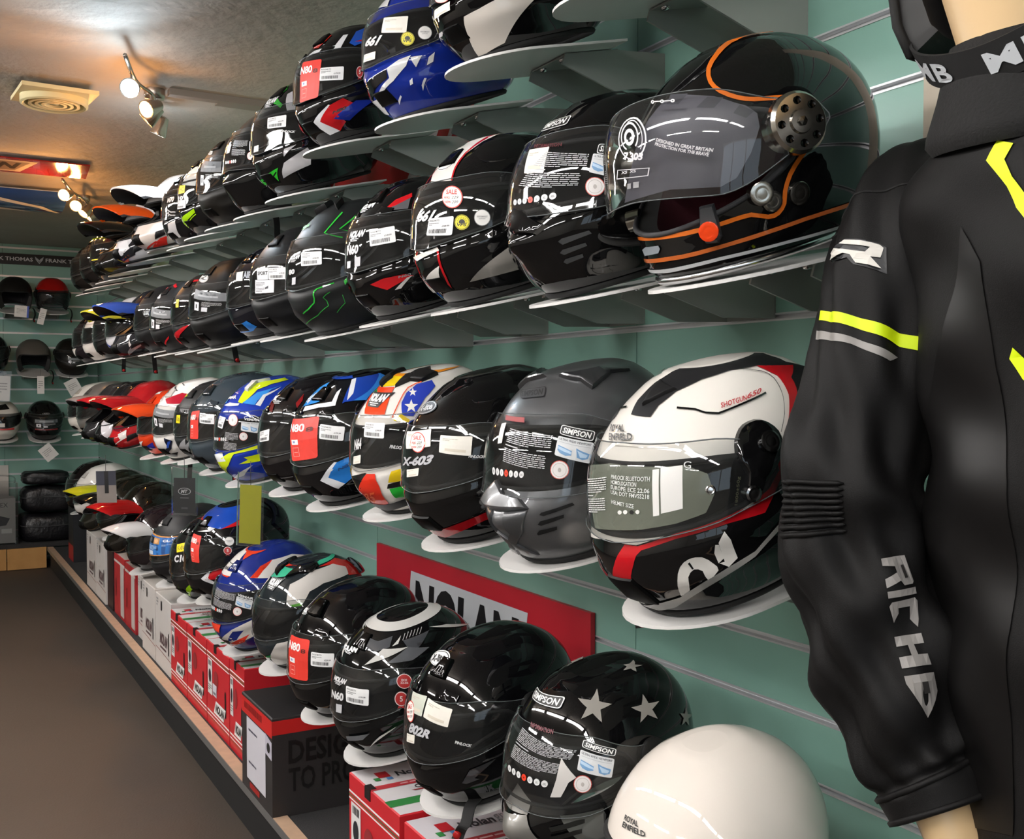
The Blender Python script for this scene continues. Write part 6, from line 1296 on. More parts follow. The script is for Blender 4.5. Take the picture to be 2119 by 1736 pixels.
  ('C',('blank', 'c8ccbep'),'V',[-18.7,0.689,5,0.7,4.9,0.598,-11.6,0.599]),
  ('C','sale','V',[-22.9,0.63,-9.6,0.66,-2.6,0.556,-14.1,0.531]),
  ('C','blank','V',[7.1,0.696,32.7,0.655,30.2,0.564,7,0.601]),
  ('C',('logo', '802R', 'c0c0c4p', 0.2, False),'V',[-9.1,0.547,17,0.541,14.7,0.491,-10.9,0.484]),
  ('C',('logo', 'PINLOCK', 'd0d0d0p', 0.3, False),'V',[35.1,0.493,46.1,0.455,45.6,0.439,35.1,0.474]),
  ('C','blank','V',[-13.9,0.468,-1.5,0.484,-1.9,0.432,-14.1,0.415]),
  ('P','3a3a3cg','S',[37.9,0.21,44.6,0.296,60.6,0.321,48.7,0.244,46.3,0.227,49.2,0.213,40.5,0.2])]),
dict(id='n604',k='full',row=4,X=1.9623,s=0.9511,dz=-0.0500,base='0d0e0fg',label='black helmet with grey facets and red round visor seals on the lowest row',short='black helmet with grey facets',vis='c',yaw=11.5,items=[
  ('P','45474bg','S',[-4.7,0.8,-19.9,0.879,26.3,0.847,46,0.871,44.9,0.809,32.1,0.794]),
  ('P','45474bg','S',[60.1,0.832,96.3,0.831,70.5,0.734]),
  ('P','5a5c60g','S',[44.7,0.719,65.4,0.785,87.8,0.733,68.9,0.695]),
  ('P','c8c6c2g','S',[21.3,0.716,37.4,0.804,65.8,0.785,37.4,0.741]),
  ('P','c8c6c2g','S',[47.7,0.811,58,0.864,54.6,0.818]),
  ('P','c8c6c2g','S',[-37.9,0.958,-63.8,0.975,-101.6,0.958,-123.9,0.971,-153.6,0.974,172.4,0.957,170.2,0.899,177.5,0.888,-167.5,0.913,-145,0.95,-122.6,0.963,-101.5,0.963,-77.5,0.95,-58.4,0.927]),
  ('P','b8b6b2g','S',[-22.5,0.884,-45.1,0.901,-49.8,0.895,-24.6,0.883]),
  ('P','b8b6b2g','S',[-23,0.898,-51.9,0.909,-58.3,0.899,-25.2,0.897]),
  ('P','b8b6b2g','S',[-23.6,0.911,-59.8,0.913,-64,0.904,-25.9,0.91]),
  ('P','b8b6b2g','S',[-25,0.922,-71.7,0.908,-71.5,0.906,-27.4,0.921]),
  ('P','b8b6b2g','S',[60.4,0.829,64.1,0.868,63.3,0.87,59.8,0.831]),
  ('P','b8b6b2g','S',[64.7,0.833,69.2,0.871,68.5,0.874,64,0.835]),
  ('P','b8b6b2g','S',[69.1,0.835,74.6,0.872,73.8,0.875,68.4,0.837]),
  ('P','b8b6b2g','S',[73.5,0.835,80.1,0.872,79.3,0.874,72.9,0.837]),
  ('P','b8b6b2g','S',[78.2,0.834,85.7,0.87,85,0.873,77.5,0.836]),
  ('P','b8b6b2g','S',[82.8,0.832,91,0.867,90.5,0.87,82.2,0.834]),
  ('P','c8c6c2g','S',[98.7,0.847,116.3,0.808,152.5,0.663,132.2,0.725]),
  ('C',('nolan',),'S',[-45,0.763,1.4,0.805,6.4,0.753,-26.8,0.748]),
  ('C',('nolan', 'd4d4d4p'),'V',[-14.3,0.616,8.7,0.617,7,0.569,-12.9,0.568]),
  ('C',('logo', 'N60', 'd4d4d4p', 0, False),'V',[-14.9,0.521,6.6,0.53,5.8,0.475,-15.5,0.461]),
  ('C',('price', 1),'V',[8.5,0.582,32.7,0.568,32.2,0.461,9.8,0.479]),
  ('C','ece','V',[54,0.643,66.4,0.614,64.8,0.515,53.4,0.547]),
  ('C','five','V',[50.7,0.537,62.4,0.505,61.5,0.372,49.9,0.41]),
  ('P','b8b8bcp','V',[-5.4,0.438,4.2,0.447,4.1,0.385,-4.6,0.38],0),
  ('P','c8c6c2g','S',[27.4,0.141,38.8,0.218,52.3,0.268,48.2,0.243,36.8,0.188]),
  ('P','6a6c70g','S',[7.6,0.228,32,0.259,24.4,0.207,7.6,0.193])]),
dict(id='n804',k='full',row=4,X=2.2340,s=0.9754,dz=-0.0429,base='09090bg',label='gloss black helmet with a red visor sticker on the lowest row',short='gloss black helmet with red visor sticker',vis='c',yaw=13.7,raised=[('top_vent','0a0a0bg',[-16, 0.8, 16, 0.8, 10, 0.9, -10, 0.9],0.01),('brow_vent','0a0a0bg',[12, 0.67, 34, 0.65, 36, 0.72, 18, 0.74],0.005),('chin_vent','060606m',[-14, 0.1, 14, 0.1, 12, 0.18, -12, 0.18],0.004)],items=[
  ('C',('nolan',),'S',[-45,0.8,-13.3,0.847,-7.2,0.808,-42.5,0.763]),
  ('C','n80','V',[-21.2,0.654,16.2,0.661,17.7,0.366,-13.9,0.357]),
  ('C',('price', 3),'V',[20.2,0.585,42.5,0.563,41.4,0.463,20.3,0.487])]),
dict(id='gn5',k='full',row=4,X=2.5663,s=0.9047,dz=-0.0152,base='20262ag',label='dark helmet with teal green crown, white side and red arc on the lowest row',short='green, white and red helmet',vis='c',yaw=16.3,raised=[('roof_vent','0e0f10g',[13.4,0.864,30,0.975,97.5,0.975,93.7,0.927,59.1,0.903,92.3,0.914,69.6,0.877,41.1,0.892],0.009),('rear_spoiler','101214g',[144.6,0.83,155,0.675,150,0.613,138.7,0.655],0.014)],items=[
  ('P','38a884g','S',[-50,0.825,-57.5,0.913,-100.5,0.963,-140,0.963,177.5,0.9,109.5,0.966,35.5,0.943,11,0.873]),
  ('P','cc3020g','S',[-45.9,0.923,-100,0.963,-135,0.975,82.5,0.975,5.1,0.972]),
  ('P','cfcac4g','S',[35.2,0.653,32,0.816,70.4,0.891,114.8,0.875,129.4,0.803,120.1,0.727,81.9,0.755,62.2,0.727,53.9,0.637]),
  ('P','be1e18g','S',[88,0.903,133.3,0.902,150,0.771,143.1,0.635,118.1,0.719,125.2,0.796,114.2,0.873]),
  ('P','5aa838g','S',[39.9,0.65,53.9,0.652,50.9,0.598,43.3,0.629]),
  ('C',('nolan', 'f0f0eep', '101010p'),'S',[-26.4,0.843,10,0.847,9.7,0.769,-14.1,0.776]),
  ('P','20a050g','S',[-7.5,0.15,17.5,0.2,-7.5,0.062,-10,0.113]),
  ('P','cfcac4g','S',[25.7,0.309,42,0.323,33.9,0.094,0,0.05]),
  ('P','101010g','S',[-10,0.113,-10,0.1,9.1,0.155,9.4,0.167,-7.5,0.113,-10,0.125])]),
dict(id='vm6',k='full',row=4,X=2.9277,s=0.9821,dz=-0.0461,base='1a2a76g',label='navy blue helmet with white and orange-red stripes on the lowest row',short='blue, white and red striped helmet',vis='c',yaw=17.0,items=[
  ('P','dfdbd7g','S',[-36.2,0.754,-50,0.838,-65,0.913,-107.5,0.963,-144.5,0.975,-15,0.975,0,0.861,3.5,0.757]),
  ('P','d03c20g','S',[7.6,0.885,-13.4,0.961,-120,0.975,70,0.975,22.4,0.929]),
  ('P','dfdbd7g','S',[44,0.74,53.1,0.809,74.8,0.85,109.2,0.83,123.9,0.766,113.1,0.771,80.6,0.784,66.4,0.702]),
  ('P','c8341cg','S',[40.7,0.743,52.8,0.823,75.2,0.856,57.6,0.781,51,0.731]),
  ('P','d03c20g','S',[-30.6,0.752,3.2,0.759,-1.7,0.745,-20.1,0.748]),
  ('C',('logo', 'VEMAR', '26262ap', 0.1, False),'S',[-40,0.8,-5.1,0.829,-0.8,0.801,-32.2,0.785]),
  ('P','26262ag','S',[-38.5,0.808,-46.5,0.834,-12.8,0.843,-12.3,0.848,-45,0.838,-42.5,0.8],0),
  ('C',('info', 8),'V',[-10.3,0.664,27.8,0.62,23.5,0.462,-12.3,0.503]),
  ('C',('logo', 'VEMAR', 'c8c8c8p', 0, False),'V',[30.1,0.619,48.1,0.562,47.3,0.543,29.6,0.6]),
  ('C','view','V',[29.2,0.597,46.9,0.54,44.3,0.457,27.5,0.522]),
  ('C','round','V',[24.7,0.503,35.2,0.496,35.2,0.411,24.8,0.418]),
  ('C','sizes','V',[-18.3,0.492,9.5,0.474,8.6,0.434,-19.3,0.447]),
  ('P','dc3e28g','S',[-29.4,0.3,4.1,0.324,1.5,0.24,-17.5,0.263]),
  ('P','cfcac4g','S',[-10,0.125,22,0.28,50.7,0.363,48.5,0.183,12.4,0.108,-10,0.088]),
  ('P','1a2a76g','S',[9.1,0.148,23.3,0.264,36.1,0.262,24.5,0.167]),
  ('P','cc3420g','S',[-10,0.075,41.1,0.205,32.2,0.137,-5,0.062])]),
dict(id='n80q',k='full',row=4,X=3.2528,s=1.0020,dz=0.0380,base='0d0d10g',label='black helmet with red and blue flashes behind the hanging yellow card',short='black, red and blue helmet behind the yellow card',vis='c',yaw=17.0,raised=[('top_vent','0e0e0fg',[-13, 0.79, 13, 0.79, 9, 0.88, -9, 0.88],0.006),('brow_vent','0e0e0fg',[16, 0.7, 34, 0.68, 36, 0.72, 20, 0.75],0.004),('chin_vent','080808m',[-14, 0.1, 14, 0.1, 11, 0.18, -11, 0.18],0.003),('rear_spoiler','0d1018g',[152.8,0.918,157.5,0.725,155,0.663,127.2,0.415,112.2,0.649],0.012)],items=[
  ('P','be281cg','S',[-44.6,0.828,-50,0.9,-0.6,0.937,10.7,0.886,-6.7,0.843]),
  ('P','e2e2e4g','S',[-6.6,0.749,19.4,0.771,18.8,0.887,25.6,0.892,31.7,0.78,24.2,0.753]),
  ('P','1d4ab0g','S',[42.7,0.766,-122.5,0.975,100,0.975,72.1,0.819]),
  ('P','be1820g','S',[42.7,0.766,71.9,0.815,76.9,0.771,68,0.761]),
  ('C','n80','V',[-6.8,0.724,16.1,0.708,19.2,0.459,5.2,0.467]),
  ('C','seal','V',[49.8,0.683,61.4,0.661,60.6,0.573,50.1,0.597]),
  ('C','five','V',[47.9,0.593,58.8,0.57,57.8,0.475,47.4,0.5]),
  ('P','be1820g','S',[26.7,0.282,40,0.397,46.3,0.358,45.6,0.26]),
  ('P','e2e2e4g','S',[20.9,0.293,33.6,0.375,30.8,0.296,40.9,0.193,37.7,0.192])]),
dict(id='c10',k='full',row=4,X=3.5228,s=0.9386,dz=-0.0060,base='17181ag',label='black child size helmet with a yellow Kids tab and lime chin on the lowest row',short='black helmet with yellow Kids tab',vis='c',yaw=17.0,items=[
  ('C',('yellow', 'Kids'),'V',[-3.4,0.685,17.7,0.713,21.8,0.629,3.4,0.604]),
  ('C',('logo', 'C10', 'e0e0e2p', 0.1, False),'V',[-0.9,0.574,26.8,0.596,26.7,0.51,-0.1,0.495]),
  ('P','96cc10g','S',[20.2,0.185,38.7,0.285,38,0.203,0,0.013]),
  ('P','96cc10g','S',[7.2,0.252,0,0.025,-5,0.038,5.5,0.191]),
  ('P','96cc10g','S',[-50,0.9,-85,0.963,-75,0.975,-47.5,0.9]),
  ('C',('logo', 'HJ', 'd8d8d8p', 0.3, False),'S',[-40,0.788,-2.2,0.865,6.7,0.815,-32,0.774])]),
dict(id='hjcb',k='full',row=4,X=3.8750,s=0.9220,dz=-0.0124,base='1b1b1dm',label='matte black helmet with blue printed visor film on the lowest row',short='black helmet with blue printed visor film',vis='c',yaw=17.0,items=[
  ('C',('oval', 'HC'),'S',[-40,0.8,-42.5,0.838,1.4,0.791,-35,0.75]),
  ('C','blue','V',[-34.9,0.696,46.5,0.655,42.3,0.443,-26.5,0.403])]),
dict(id='adv10',k='full',row=4,X=4.4186,s=0.8825,dz=-0.0500,base='1e171ag',label='dark adventure helmet with smoke visor and blue and white peak on the lowest row',short='smoke visor helmet with blue and white peak',vis='d',hi=0,peak='dcd8d8g',yaw=17.0,items=[
  ('P','2a50b8g','K',[-3,0,33,0,42,0,39,0]),
  ('P','2a50b8g','K',[9,0,24,0,33,0,39,0,27,0])]),
dict(id='mxr11',k='mx',row=4,X=4.7200,s=0.9400,dz=0.0000,base='15130fg',label='black motocross helmet with red peak on the lowest row',short='black motocross helmet with red peak',hi=0,peak='b01a1cg',yaw=17.0),
dict(id='mxk12',k='full',row=4,X=5.1400,s=0.9400,dz=0.0000,base='14140fg',label='black adventure helmet with striped peak on the lowest row',short='black adventure helmet',vis='d',hi=0,peak='141412g',yaw=17.0,items=[
  ('P','b8b4acg','K',[97.1,0.267,84,0,81,0,90.3,0.257]),
  ('P','c8c81cg','S',[-20,0.288,-22.5,0.375,-25,0.45,-22.5,0.375,-25,0.3])]),
dict(id='mxy13',k='mx',row=4,X=5.5200,s=0.9400,dz=0.0000,base='1a1a14g',label='dark motocross helmet with yellow and black peak on the lowest row',short='dark motocross helmet with yellow peak',hi=0,peak='b8b820g',yaw=17.0),
dict(id='wh14',k='full',row=4,X=5.9200,s=0.9700,dz=0.0000,base='d8d4ceg',label='white helmet with small black crown slots near the far end of the lowest row',short='white helmet with black crown slots',vis='c',hi=0,yaw=17.0,items=[
  ('P','222222m','S',[-40,0.888,-45,0.95,-47.5,0.913,-42.5,0.9]),
  ('P','222222m','S',[-47.5,0.913,-55,0.963,-52.5,0.963,-47.5,0.913])]),
dict(id='bk15',k='full',row=4,X=6.3000,s=0.9500,dz=0.0000,base='151112g',label='dark helmet with small white sticker, farthest on the lowest row',short='dark helmet at the far end',vis='c',hi=0,yaw=17.0,items=[
  ('P','e0dcd8p','V',[-30,0.7,-30,0.725,-27.5,0.675,-27.5,0.65],0),
  ('P','c03a2ep','V',[-27.5,0.638,-27.5,0.663,-27.5,0.638,-27.5,0.625],0)]),
]
JACKET=[('P','Y','sleeve',[-97.1,0.696,-33.8,0.684,0.1,0.677,74,0.677,75.1,0.659,3.5,0.661,-36.4,0.671,-100.2,0.685]),
 ('P','8a8683p','sleeve',[-103.7,0.672,-42.7,0.66,3.7,0.647,-5,0.639,-40.9,0.651,-101.4,0.66]),
 ('C',('rlogo',),'sleeve',[-69.8,0.778,-31.4,0.774,-28.5,0.744,-92,0.756]),
 ('C',('richa',),'sleeve',[20.7,0.379,17.5,0.204,-6.8,0.207,-0.3,0.38]),
 ('P','0b0a0am','torso',[-16.5,0.833,-8.7,0.789,-8.7,0.672,-5,0.545,-5.7,0.386,-13.2,0.187,-60,0.16,-66,0.53,-26.6,0.707]),  # near-black underarm patch: deep shade beside the sleeve put into the colour
 ('P','Y','torso',[4.5,0.95,9.7,0.937,5,0.913,6,0.886,10.4,0.847,9.6,0.819,5.3,0.844,3.4,0.874,-1.4,0.917]),
 ('P','Y','torso',[-2.4,0.693,3.5,0.671,5,0.646,-0,0.659,-3.9,0.681])]
BACK=[{'id': 'bA', 'k': 'open', 'Y': 0.545, 'zb': 1.705, 's': 0.85, 'base': '181614m', 'label': 'black open face helmet with a white tag on the far wall'},
 {'id': 'bB', 'k': 'open', 'Y': 0.318, 'zb': 1.71, 's': 0.85, 'base': 'a81410g', 'vis': 'd', 'label': 'red open face helmet with dark visor on the far wall'},
 {'id': 'bC', 'k': 'full', 'Y': 0.7, 'zb': 1.3, 's': 0.9, 'base': '121212g', 'vis': 'd', 'label': 'black helmet cut by the picture edge, middle row of the far wall'},
 {'id': 'bD', 'k': 'open', 'Y': 0.437, 'zb': 1.295, 's': 0.85, 'base': '55504am', 'label': 'grey brown open face helmet on the far wall'},
 {'id': 'bE', 'k': 'full', 'Y': 0.2, 'zb': 1.295, 's': 0.84, 'base': '17140fm', 'vis': 'c', 'label': 'black full face helmet beside the grey open one on the far wall'},
 {'id': 'bF', 'k': 'full', 'Y': 0.635, 'zb': 0.87, 's': 0.88, 'base': 'dcd6ceg', 'vis': 'd', 'label': 'white helmet with dark visor on the far wall'},
 {'id': 'bG', 'k': 'full', 'Y': 0.375, 'zb': 0.865, 's': 0.88, 'base': '100e0eg', 'vis': 'c', 'label': 'gloss black full face helmet below the grey one on the far wall'}]
# ---------------------------------------------------------------- mannequin with jacket
M_JAC=mat('0e0d0d',.62,key='jacket_textile',spec=.2,bump=(900,.35,.0006),noise=(60,.4,'0b0a0a'))
M_JAC2=mat('0a0909',.85,key='jacket_fleece',bump=(300,.6,.002))
M_SKIN=mat('d9b98c',.32,key='mannequin_plastic')
M_YEL=mat('d6ee00',.55,key='hi_vis_yellow')
def tube_grid(fn,u0,u1,nu,v0,v1,nv,m,wrap,mb=None):
    uu=np.linspace(u0,u1,nu,endpoint=not wrap); vv=np.linspace(v0,v1,nv); VV,UU=np.meshgrid(vv,uu,indexing='ij')
    mb=mb or MB(); mb.grid(fn(UU,VV),m,wrap_u=wrap); return mb
O=np.array([.55,.235,.5])
def sh(o): return o
jk=empty('motorcycle_jacket',loc=(.55,.235,.5)); tag(jk,'dark textile motorcycle jacket with yellow stripes on a mannequin','jacket')
def loc(fn): return lambda u,v: fn(u,v)-O
tube_grid(loc(surf_torso),-180,180,72,0,1,70,M_JAC,True).build('torso',jk,True)
slv=tube_grid(loc(surf_sleeve),-180,180,72,.0,1,150,M_JAC,True).build('sleeve',jk,True)
def surf_sleeve_l(u,v):   # the other sleeve, mirrored across the torso
    p=surf_sleeve(-np.asarray(u),v); p=p.copy(); p[...,0]=2*.565-p[...,0]; return p
tube_grid(loc(surf_sleeve_l),-180,180,48,.0,1,80,M_JAC,True).build('sleeve',jk,True)
# cuff welt and collar
uu=np.linspace(-180,180,40,endpoint=False)
for v in (.004,.105):
    b=MB(); b.tube(surf_sleeve(uu,np.full(40,v))-O,.0035,M_JAC,5,closed=True); b.build('cuff_seam',slv,True)
rings=[(1.405,.086,.080),(1.415,.094,.088),(1.425,.093,.087),(1.46,.083,.078),(1.50,.074,.070),(1.512,.071,.067),(1.508,.064,.060),(1.46,.066,.062),(1.41,.066,.062)]
aa=np.linspace(0,2*math.pi,40,endpoint=False)
b=MB(); cs=lambda p: np.array([.9*p[0],D+.9*(p[1]-D),E+.9*(p[2]-E)])
b.grid(np.array([[cs((.660-a_*math.sin(t),.155+b_*math.cos(t),z-.012*math.cos(t))) for t in aa] for z,a_,b_ in rings])-O,M_JAC2,wrap_u=True); b.build('collar',jk,True)
for k in range(9):   # ribbed stretch panel at the elbow
    v=.415+.0082*k*1.0; b=MB(); b.tube(surf(  'sleeve',np.linspace(-95,-22,18),np.full(18,v),.0012)-O,np.array([.0008]+[.0028]*16+[.0008]),M_JAC,5); b.build('elbow_rib',slv,True)
b=MB(); b.tube(surf('sleeve',np.linspace(-120,60,30),np.linspace(.80,.93,30)**1.0,.0004)-O,.0014,M_JAC2,5); b.build('shoulder_seam',slv,True)
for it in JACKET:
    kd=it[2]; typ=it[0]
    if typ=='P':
        v,f=fill(np.asarray(it[3],float).reshape(-1,2),(4,.012)); f=orient(v,f); b=MB(); b.add(surf(kd,v[:,0],v[:,1],np.full(len(v),.0013))-O,f,paint(it[1]) if it[1]!='Y' else M_YEL); b.build('stripe',slv if kd=='sleeve' else jk,True)  # jacket stripes, and the painted underarm shade on the torso
    else:
        q=np.asarray(it[3],float).reshape(4,2)
        def mp(v,off,q=q,kd=kd):
            x=v[:,:1];y=v[:,1:2]; w_=(q[0]*(1-x)+q[1]*x)*y+(q[3]*(1-x)+q[2]*x)*(1-y); return surf(kd,w_[:,0],w_[:,1],np.full(len(w_),.0016)+off)-O
        b=MB(); put_print(b,content(it[1]),mp,step=(.2,.2),lift=.0009); b.build('logo',slv)
# mannequin
mq=empty('mannequin',loc=(.55,.235,.5)); tag(mq,'beige shop mannequin wearing the dark jacket','mannequin')
b=MB(); b.lathe([(.05,1.36),(.052,1.44),(.056,1.50),(.070,1.55),(.082,1.60),(.084,1.66),(.072,1.73),(.04,1.775),(.0,1.785)],M_SKIN,28,np.array([[.9,0,0,.594-O[0]],[0,1.0,0,.255-O[1]],[0,0,.9,.1*E-.5],[0,0,0,1]])); b.build('head',mq,True)
def hand(sign):
    """wrist, palm, four fingers and thumb of a relaxed hand below the cuff"""
    c=np.array(SLV[0][:3]); 
    if sign<0: c[0]=2*.565-c[0]
    d=c-np.array([SLV[1][0] if sign>0 else 2*.565-SLV[1][0],SLV[1][1],SLV[1][2]]); d/=np.linalg.norm(d); s=np.array([.35*sign,.94,0]); s-=d*(s@d); s/=np.linalg.norm(s); n=np.cross(d,s)
    b=MB(); k=c-np.array([0,0,.0])
    def sec(t,a,b_): 
        q=np.linspace(0,2*math.pi,14,endpoint=False); return k+d*t+s*(a*np.cos(q))[:,None]+n*(b_*np.sin(q))[:,None]
    b.grid(np.array([sec(t,a,b_) for t,a,b_ in ((-.03,.030,.026),(-.01,.030,.025),(.02,.031,.023),(.045,.036,.020),(.075,.043,.019),(.10,.043,.017),(.118,.038,.013),(.122,.02,.006))])-O,M_SKIN,wrap_u=True)
    for i,(o_,L) in enumerate(((-.032,.062),(-.011,.072),(.011,.069),(.031,.055))):
        p=k+d*.112+s*o_; b.tube(np.array([p,p+d*L*.4-n*.004*sign,p+d*L*.75-n*.014*sign,p+d*L-n*.026*sign])-O,[.0092,.0088,.0078,.0055],M_SKIN,8)
    p=k+d*.05-s*.036; b.tube(np.array([p,p+d*.025-s*.016,p+d*.052-s*.022,p+d*.072-s*.020])-O,[.012,.0105,.0092,.006],M_SKIN,8)
    b.build('hand',mq,True)
hand(1)
b=MB(); b.tube(np.array([(.55,.235,PT+.004),(.55,.235,1.36)])-O,.016,M_CHROME,10); b.lathe([(.16,.001),(.16,.008),(.03,.014)],M_CHROME,28,np.array([[1,0,0,0],[0,.85,0,0],[0,0,1,-.5+PT],[0,0,0,1]])); b.build('stand',mq,True)
# ---------------------------------------------------------------- helmets on their shelves
ROWN={1:'top',2:'second',3:'third',4:'lowest'}
for h in HELMETS:
    build_helmet(h)
    shelf(h['X'],ROWZ[h['row']]+h.get('dz',0),'white tilted shelf plate under the %s'%h['short']+('' if h['row']!=1 else ', top row'),'helmet shelves on the %s row'%ROWN[h['row']])
# far wall helmets
for i,h in enumerate(BACK):
    h=dict(h); M=np.eye(4); tl=TILT
    c,s=math.cos(-tl),math.sin(-tl); Rx=np.array([[1,0,0],[0,c,-s],[0,s,c]]); Rz=np.array([[0,-1,0],[1,0,0],[0,0,1.]])
    M[:3,:3]=(Rz@Rx)*h['s']; M[:3,3]=(XB-.225,h['Y'],h['zb']); h['M']=M; h['hi']=0
    items=[]
    if h['id']=='bG': items=[('C',('oval','ARC','9a9a9ap','1a1a1ap'),'S',[-14,.74,14,.74,14,.68,-14,.68]),('C','hjc','V',[-34,.56,34,.56,34,.34,-34,.34]),('P','7a2024p','V',[-34,.32,34,.32,34,.29,-34,.29],0)]
    if h['id']=='bE': items=[('C',('hjc',),'V',[-20,.5,20,.5,20,.34,-20,.34])]
    if h['id']=='bF': items=[('P','b83030p','V',[-34,.33,34,.33,34,.29,-34,.29],0),('P','dcd8d4p','V',[-30,.47,6,.47,6,.37,-30,.37],0),('P','1c1a1ag','S',[-18,.78,30,.80,24,.92,-10,.90],0)]
    if h['id']=='bB': items=[('P','120c0cg','S',[60,.0,118,.0,118,.62,60,.58])]
    h['items']=items
    if h['k']=='open': h['straps']=[(64,.10,.0)]
    build_helmet(h)
    shelf(0,0,'white shelf plate under the '+h['label'].split(' on the far')[0].split(', middle')[0].replace('black','black',1)+', far wall','helmet shelves on the far wall',90,(XB,h['Y'],h['zb']-.0404-.0076*h['s']))
def card(name,label,cat,q,items,th=.0008,m='e6e2dep',group=None,bag=False,hang=None):
    """thin card or tag: 4 corners TL,TR,BR,BL"""
    q=np.array(q,float); c=q[0]*.5+q[1]*.5; n=np.cross(q[1]-q[0],q[0]-q[3]); n/=np.linalg.norm(n)
    r=empty(name,loc=c.tolist()); tag(r,label,cat,group)
    qq=q-c; b=MB(); v=np.concatenate([qq,qq-n*th]); b.add(v,[(3,2,1,0),(4,5,6,7),(0,1,5,4),(1,2,6,5),(2,3,7,6),(3,0,4,7)],paint(m)); b.build('card',r)
    if items: b=MB(); put_print(b,items,quad_map(qq+n*.0005),lift=.0003); b.build('print',r)
    if bag:
        e=.006; ux=(qq[1]-qq[0]); ux/=np.linalg.norm(ux); uy=(qq[0]-qq[3]); uy/=np.linalg.norm(uy)
        o=[qq[0]-ux*e+uy*.032,qq[1]+ux*e+uy*.032,qq[2]+ux*e-uy*e,qq[3]-ux*e-uy*e]
        b=MB(); b.add(np.array([p+n*.003 for p in o]+[p-n*.0035 for p in o]),[(3,2,1,0),(4,5,6,7),(0,1,5,4),(1,2,6,5),(2,3,7,6),(3,0,4,7)],M_BAG); b.build('clear_sleeve',r)
    if hang is not None:
        b=MB(); b.tube([np.zeros(3)+ (qq[0]-qq[3])*0.0,np.array(hang)-c],.0009,paint('3a3a3am'),5); b.build('string',r,True)
    return r
def facing(c,w,h,rot=0,lean=0,yawdir=(0,1)):
    """card rectangle centred at top c whose face looks along yawdir, rotated in its plane"""
    f=np.array([yawdir[0],yawdir[1],0.]); f/=np.linalg.norm(f); up=np.array([0,0,1.]); rt=np.cross(up,f)
    a=math.radians(rot); rx=rt*math.cos(a)+up*math.sin(a); ry=-rt*math.sin(a)+up*math.cos(a); c=np.array(c,float)
    return [c-rx*w/2,c+rx*w/2,c+rx*w/2-ry*h,c-rx*w/2-ry*h]
card('product_card','dark card in a clear sleeve hanging below the slate grey helmet','card',facing((3.207,.42,.902),.070,.106,0,0,(-.75,.66)),[disc(.5,.62,.3,.1,'d8d8d8p'),disc(.5,.62,.27,.085,'232528p',1),txt('MT',.34,.57,.66,.67,'e0e0e0p',.04,.2,2),rect(.3,.42,.7,.45,'77777ap',1),rect(.35,.12,.65,.17,'55565ap',1)],m='26282cp',bag=True,hang=(3.207,.42,.965))
card('display_card','blank yellow card in a clear sleeve hanging in front of the red and blue helmet','card',facing((2.613,.385,.925),.060,.148,-2,0,(-.70,.71)),[],m='b8b41cp',bag=True,hang=(2.613,.385,.985))
card('product_card','grey card with a dark strap hanging in the dim gap under the red motocross helmet','card',facing((4.55,.445,.835),.09,.13,2,0,(-.75,.66)),[rect(.0,.55,1,1,'2c2e3ap'),rect(.42,.3,.62,1,'101012p',1)],m='77706cp',hang=(4.55,.445,.90))
BT=[((XB-.415,.515,1.715),.085,.075,-4,'white card tag under the black open face helmet','blue'),((XB-.415,.385,1.70),.04,.105,-14,'white narrow tag under the red open face helmet',''),((XB-.415,.41,1.26),.042,.115,0,'white narrow tag under the grey brown open face helmet',''),((XB-.415,.235,1.235),.085,.10,28,'square white tag under the black helmet in the far wall middle row',''),((XB-.415,.40,.80),.085,.10,38,'square white tag under the gloss black far wall helmet',''),((XB-.415,.63,1.26),.085,.16,-3,'white sheet in a clear sleeve at the picture edge on the far wall','bag')]
for c,w_,hh,rot,lab,x in BT:
    card('swing_tag',lab,'tag',facing(c,w_,hh,rot,0,(-1,.05)),lines(.15,.3,.8,.75,4,'a8a4a2p',5,.35)+([rect(.86,0,1,1,'2a50b0p',1)] if x=='blue' else []),group='tags on the far wall',bag=(x=='bag'),hang=(c[0]+.02,c[1],c[2]+.045))
# bags and case on the back plinth
def lump(name,label,cat,c,dim,m,seed,lid=None):
    r=empty(name,loc=c); tag(r,label,cat); rnd=random.Random(seed)
    nu,nv=28,12; P=[]
    for i in range(nv):
        t=i/(nv-1); ph=(t-.5)*math.pi; rr=max(math.cos(ph),.0)**.16; row=[]
        for j in range(nu):
            a=j*2*math.pi/nu; cx,sx=math.cos(a),math.sin(a); dn=(abs(cx)**9+abs(sx)**9)**(1/9)
            k=1+.03*math.sin(3*a+seed)+.035*math.sin(5*a+9*t+seed*2)+.02*math.sin(11*a-13*t)
            row.append((dim[0]/2*cx/dn*rr*k,dim[1]/2*sx/dn*rr*k,dim[2]*(.5+.5*math.copysign(abs(math.sin(ph))**.85,math.sin(ph)))*(1+.03*math.sin(4*a+seed))))
        P.append(row)
    P=np.array(P); P[...,2]-=P[...,2].min(); b=MB(); b.grid(P,m,wrap_u=True); b.build('body',r,True)
    zz=P[nv//2,:,2].mean(); b=MB(); b.tube(P[nv//2]*np.array([1.004,1.004,1]),.004,mat('3a3a3c',.5,key='zip_grey'),5,closed=True); b.build('zip',r,True)
    return r
M_BAGK=mat('131216',.38,key='black_bag_nylon',bump=(40,.5,.01))
lump('luggage_bag','upper black soft bag on the back plinth','bag',(7.70,.36,.362),(.28,.32,.165),M_BAGK,2)
lump('luggage_bag','lower crumpled black bag on the back plinth','bag',(7.69,.365,.1655),(.30,.34,.178),M_BAGK,5)
